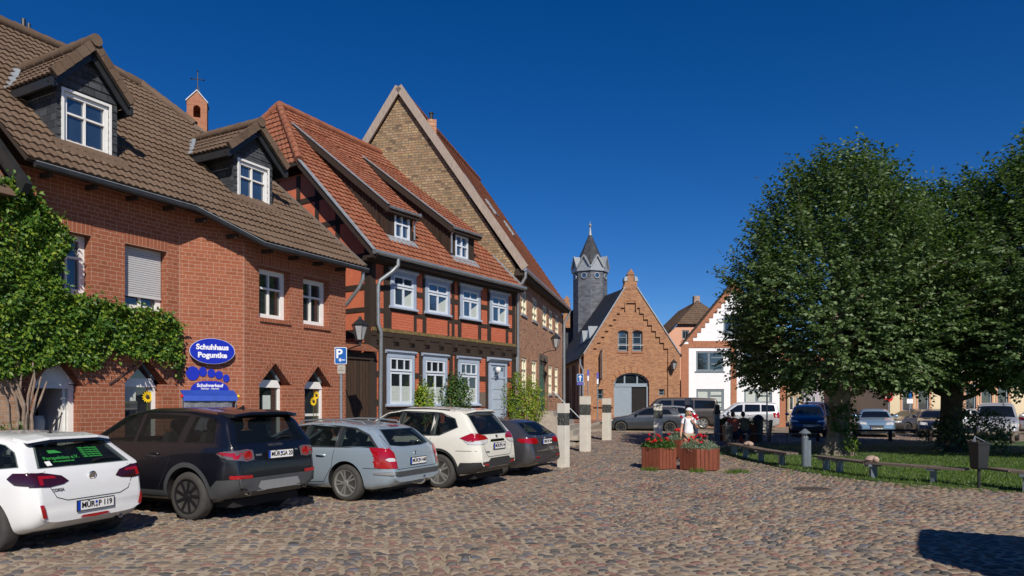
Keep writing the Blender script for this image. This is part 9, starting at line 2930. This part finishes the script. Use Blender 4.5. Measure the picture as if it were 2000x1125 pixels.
Rr = [(0.15, 0.11), (0.13, 0.09), (0.15, 0.10), (0.085, 0.06), (0.05, 0.05), (0.055, 0.055), (0.042, 0.042), (0.026, 0.03), (0.055, 0.055), (0.042, 0.042), (0.026, 0.03),
      (0.085, 0.085), (0.058, 0.058), (0.038, 0.038), (0.03, 0.035), (0.085, 0.085), (0.058, 0.058), (0.038, 0.038), (0.03, 0.035)]
hand_chain(J, E, Rr, 7, (-0.1, -0.15, -1), (0.15, -1, 0)); hand_chain(J, E, Rr, 10, (-0.6, -0.2, 0.6), (0.4, -0.3, 0.8))
skin_body('body', J, E, Rr, 'skin', wt)
# clothes follow the body
J2 = [V3((0, 0, 0.86)), V3((0, 0, 1.0)), V3((0, 0, 1.12)), V3((0, 0, 1.28)), V3((0, 0, 1.375)), V3((-0.16, 0, 1.34)), V3((-0.205, -0.008, 1.19)), V3((0.16, 0, 1.34)), V3((0.20, 0.012, 1.20))]
E2 = [(0, 1), (1, 2), (2, 3), (3, 4), (4, 5), (5, 6), (4, 7), (7, 8)]
R2 = [(0.175, 0.13), (0.165, 0.122), (0.15, 0.112), (0.165, 0.118), (0.10, 0.075), (0.072, 0.07), (0.066, 0.062), (0.072, 0.07), (0.066, 0.062)]
skin_body('shirt', J2, E2, R2, 'cloth_white', wt)
J3 = [V3((0, 0, 0.90)), V3((-0.095, 0, 0.82)), V3((-0.112, -0.10, 0.46)), V3((-0.112, -0.03, 0.22)), V3((0.095, 0, 0.82)), V3((0.10, 0.04, 0.46)), V3((0.10, 0.14, 0.24))]
skin_body('trousers', J3, [(0, 1), (1, 2), (2, 3), (0, 4), (4, 5), (5, 6)], [(0.165, 0.12), (0.105, 0.105), (0.082, 0.082), (0.072, 0.072), (0.105, 0.105), (0.082, 0.082), (0.072, 0.072)], 'cloth_khaki', wt)
for (c, r_) in (((-0.11, -0.10, 0.05), 0), ((0.10, 0.14, 0.07), 0)):
    MB().lathe([(0.035, -0.05), (0.05, -0.04), (0.055, 0), (0.045, 0.03), (0.03, 0.05)], c, 12, M=Matrix.Diagonal((0.8, 2.3, 1))).build('shoe', 'cloth_navy', wt, smooth=True, local=True)
head(wt, (0.01, -0.015, 1.585), 'hair_blond', (0.75, -0.66), 'cloth_white', True, True)
MB().tube([(0.15, -0.09, 1.37), (0.13, -0.135, 1.24), (0.155, -0.11, 1.10), (0.20, 0.06, 0.98), (0.16, 0.13, 1.2), (0.14, 0.06, 1.40), (0.15, -0.09, 1.37)], 0.014, 6).build('bag_strap', 'cloth_navy', wt, local=True)
MB().tube([(-0.13, -0.07, 1.39), (-0.15, -0.125, 1.26), (-0.17, -0.08, 1.08), (-0.15, 0.10, 1.0)], 0.013, 6).build('bag_strap', 'cloth_navy', wt, local=True)
q = MB(); q.lathe([(0.02, -0.13), (0.075, -0.12), (0.085, 0), (0.075, 0.12), (0.02, 0.13)], (0.235, 0.0, 0.93), 14, M=Matrix.Diagonal((0.7, 0.9, 1))); q.build('shoulder_bag', 'cloth_navy', wt, smooth=True, local=True)

wt.scale = (0.95,) * 3
def seated(px, y, shirt, label, lean=0.1):
    x = gat(px, y); t = thing('person', label, 'person', (x, y, 0), 'people seated on the far bench')
    J = [V3((0, 0, 0.55)), V3((0, lean * 0.5, 0.78)), V3((0, lean, 0.98)), V3((0, lean * 1.3, 1.07)), V3((0, lean * 1.5, 1.14)),
         V3((-0.19, lean, 1.03)), V3((-0.24, lean + 0.10, 0.78)), V3((-0.15, lean + 0.32, 0.68)), V3((0.19, lean, 1.03)), V3((0.24, lean + 0.10, 0.78)), V3((0.15, lean + 0.32, 0.68)),
         V3((-0.10, 0.06, 0.53)), V3((-0.14, 0.46, 0.53)), V3((-0.14, 0.48, 0.10)), V3((-0.14, 0.62, 0.05)), V3((0.10, 0.06, 0.53)), V3((0.14, 0.46, 0.53)), V3((0.14, 0.48, 0.10)), V3((0.14, 0.62, 0.05))]
    E = [(0, 1), (1, 2), (2, 3), (3, 4), (3, 5), (5, 6), (6, 7), (3, 8), (8, 9), (9, 10), (0, 11), (11, 12), (12, 13), (13, 14), (0, 15), (15, 16), (16, 17), (17, 18)]
    Rr = [(0.17, 0.13), (0.15, 0.11), (0.17, 0.11), (0.09, 0.07), (0.055, 0.055), (0.06, 0.06), (0.048, 0.048), (0.03, 0.032), (0.06, 0.06), (0.048, 0.048), (0.03, 0.032), (0.095, 0.095), (0.065, 0.065), (0.042, 0.042), (0.035, 0.035), (0.095, 0.095), (0.065, 0.065), (0.042, 0.042), (0.035, 0.035)]
    hand_chain(J, E, Rr, 7, (0.3, 1, -0.3), (1, -0.2, 0.2)); hand_chain(J, E, Rr, 10, (-0.3, 1, -0.3), (-1, -0.2, 0.2))
    skin_body('body', J, E, Rr, 'skin', t)
    J2 = [V3((0, 0, 0.52)), V3((0, lean * .3, 0.68)), V3((0, lean * 0.6, 0.82)), V3((0, lean, 0.97)), V3((0, lean * 1.2, 1.05)), V3((-0.19, lean, 1.03)), V3((-0.225, lean + 0.05, 0.87)), V3((0.19, lean, 1.03)), V3((0.225, lean + 0.05, 0.87))]
    skin_body('shirt', J2, E2, [(0.20, 0.155), (0.185, 0.14), (0.175, 0.13), (0.185, 0.13), (0.11, 0.085), (0.08, 0.08), (0.072, 0.07), (0.08, 0.08), (0.072, 0.07)], shirt, t)
    J3 = [V3((0, 0, 0.54)), V3((-0.10, 0.08, 0.53)), V3((-0.14, 0.46, 0.53)), V3((-0.14, 0.48, 0.16)), V3((0.10, 0.08, 0.53)), V3((0.14, 0.46, 0.53)), V3((0.14, 0.48, 0.16))]
    skin_body('trousers', J3, [(0, 1), (1, 2), (2, 3), (0, 4), (4, 5), (5, 6)], [(0.18, 0.14), (0.115, 0.115), (0.09, 0.09), (0.07, 0.07), (0.115, 0.115), (0.09, 0.09), (0.07, 0.07)], 'cloth_navy', t)
    head(t, (0, lean * 1.6 + 0.01, 1.26), 'hair_dark', (0.6, 0.8))
seated(1434, 29.6, 'cloth_red', 'seated person with dark hair in a rust red shirt, back turned')
seated(1454, 29.8, 'cloth_olive', 'seated person with dark hair in an olive shirt, back turned')
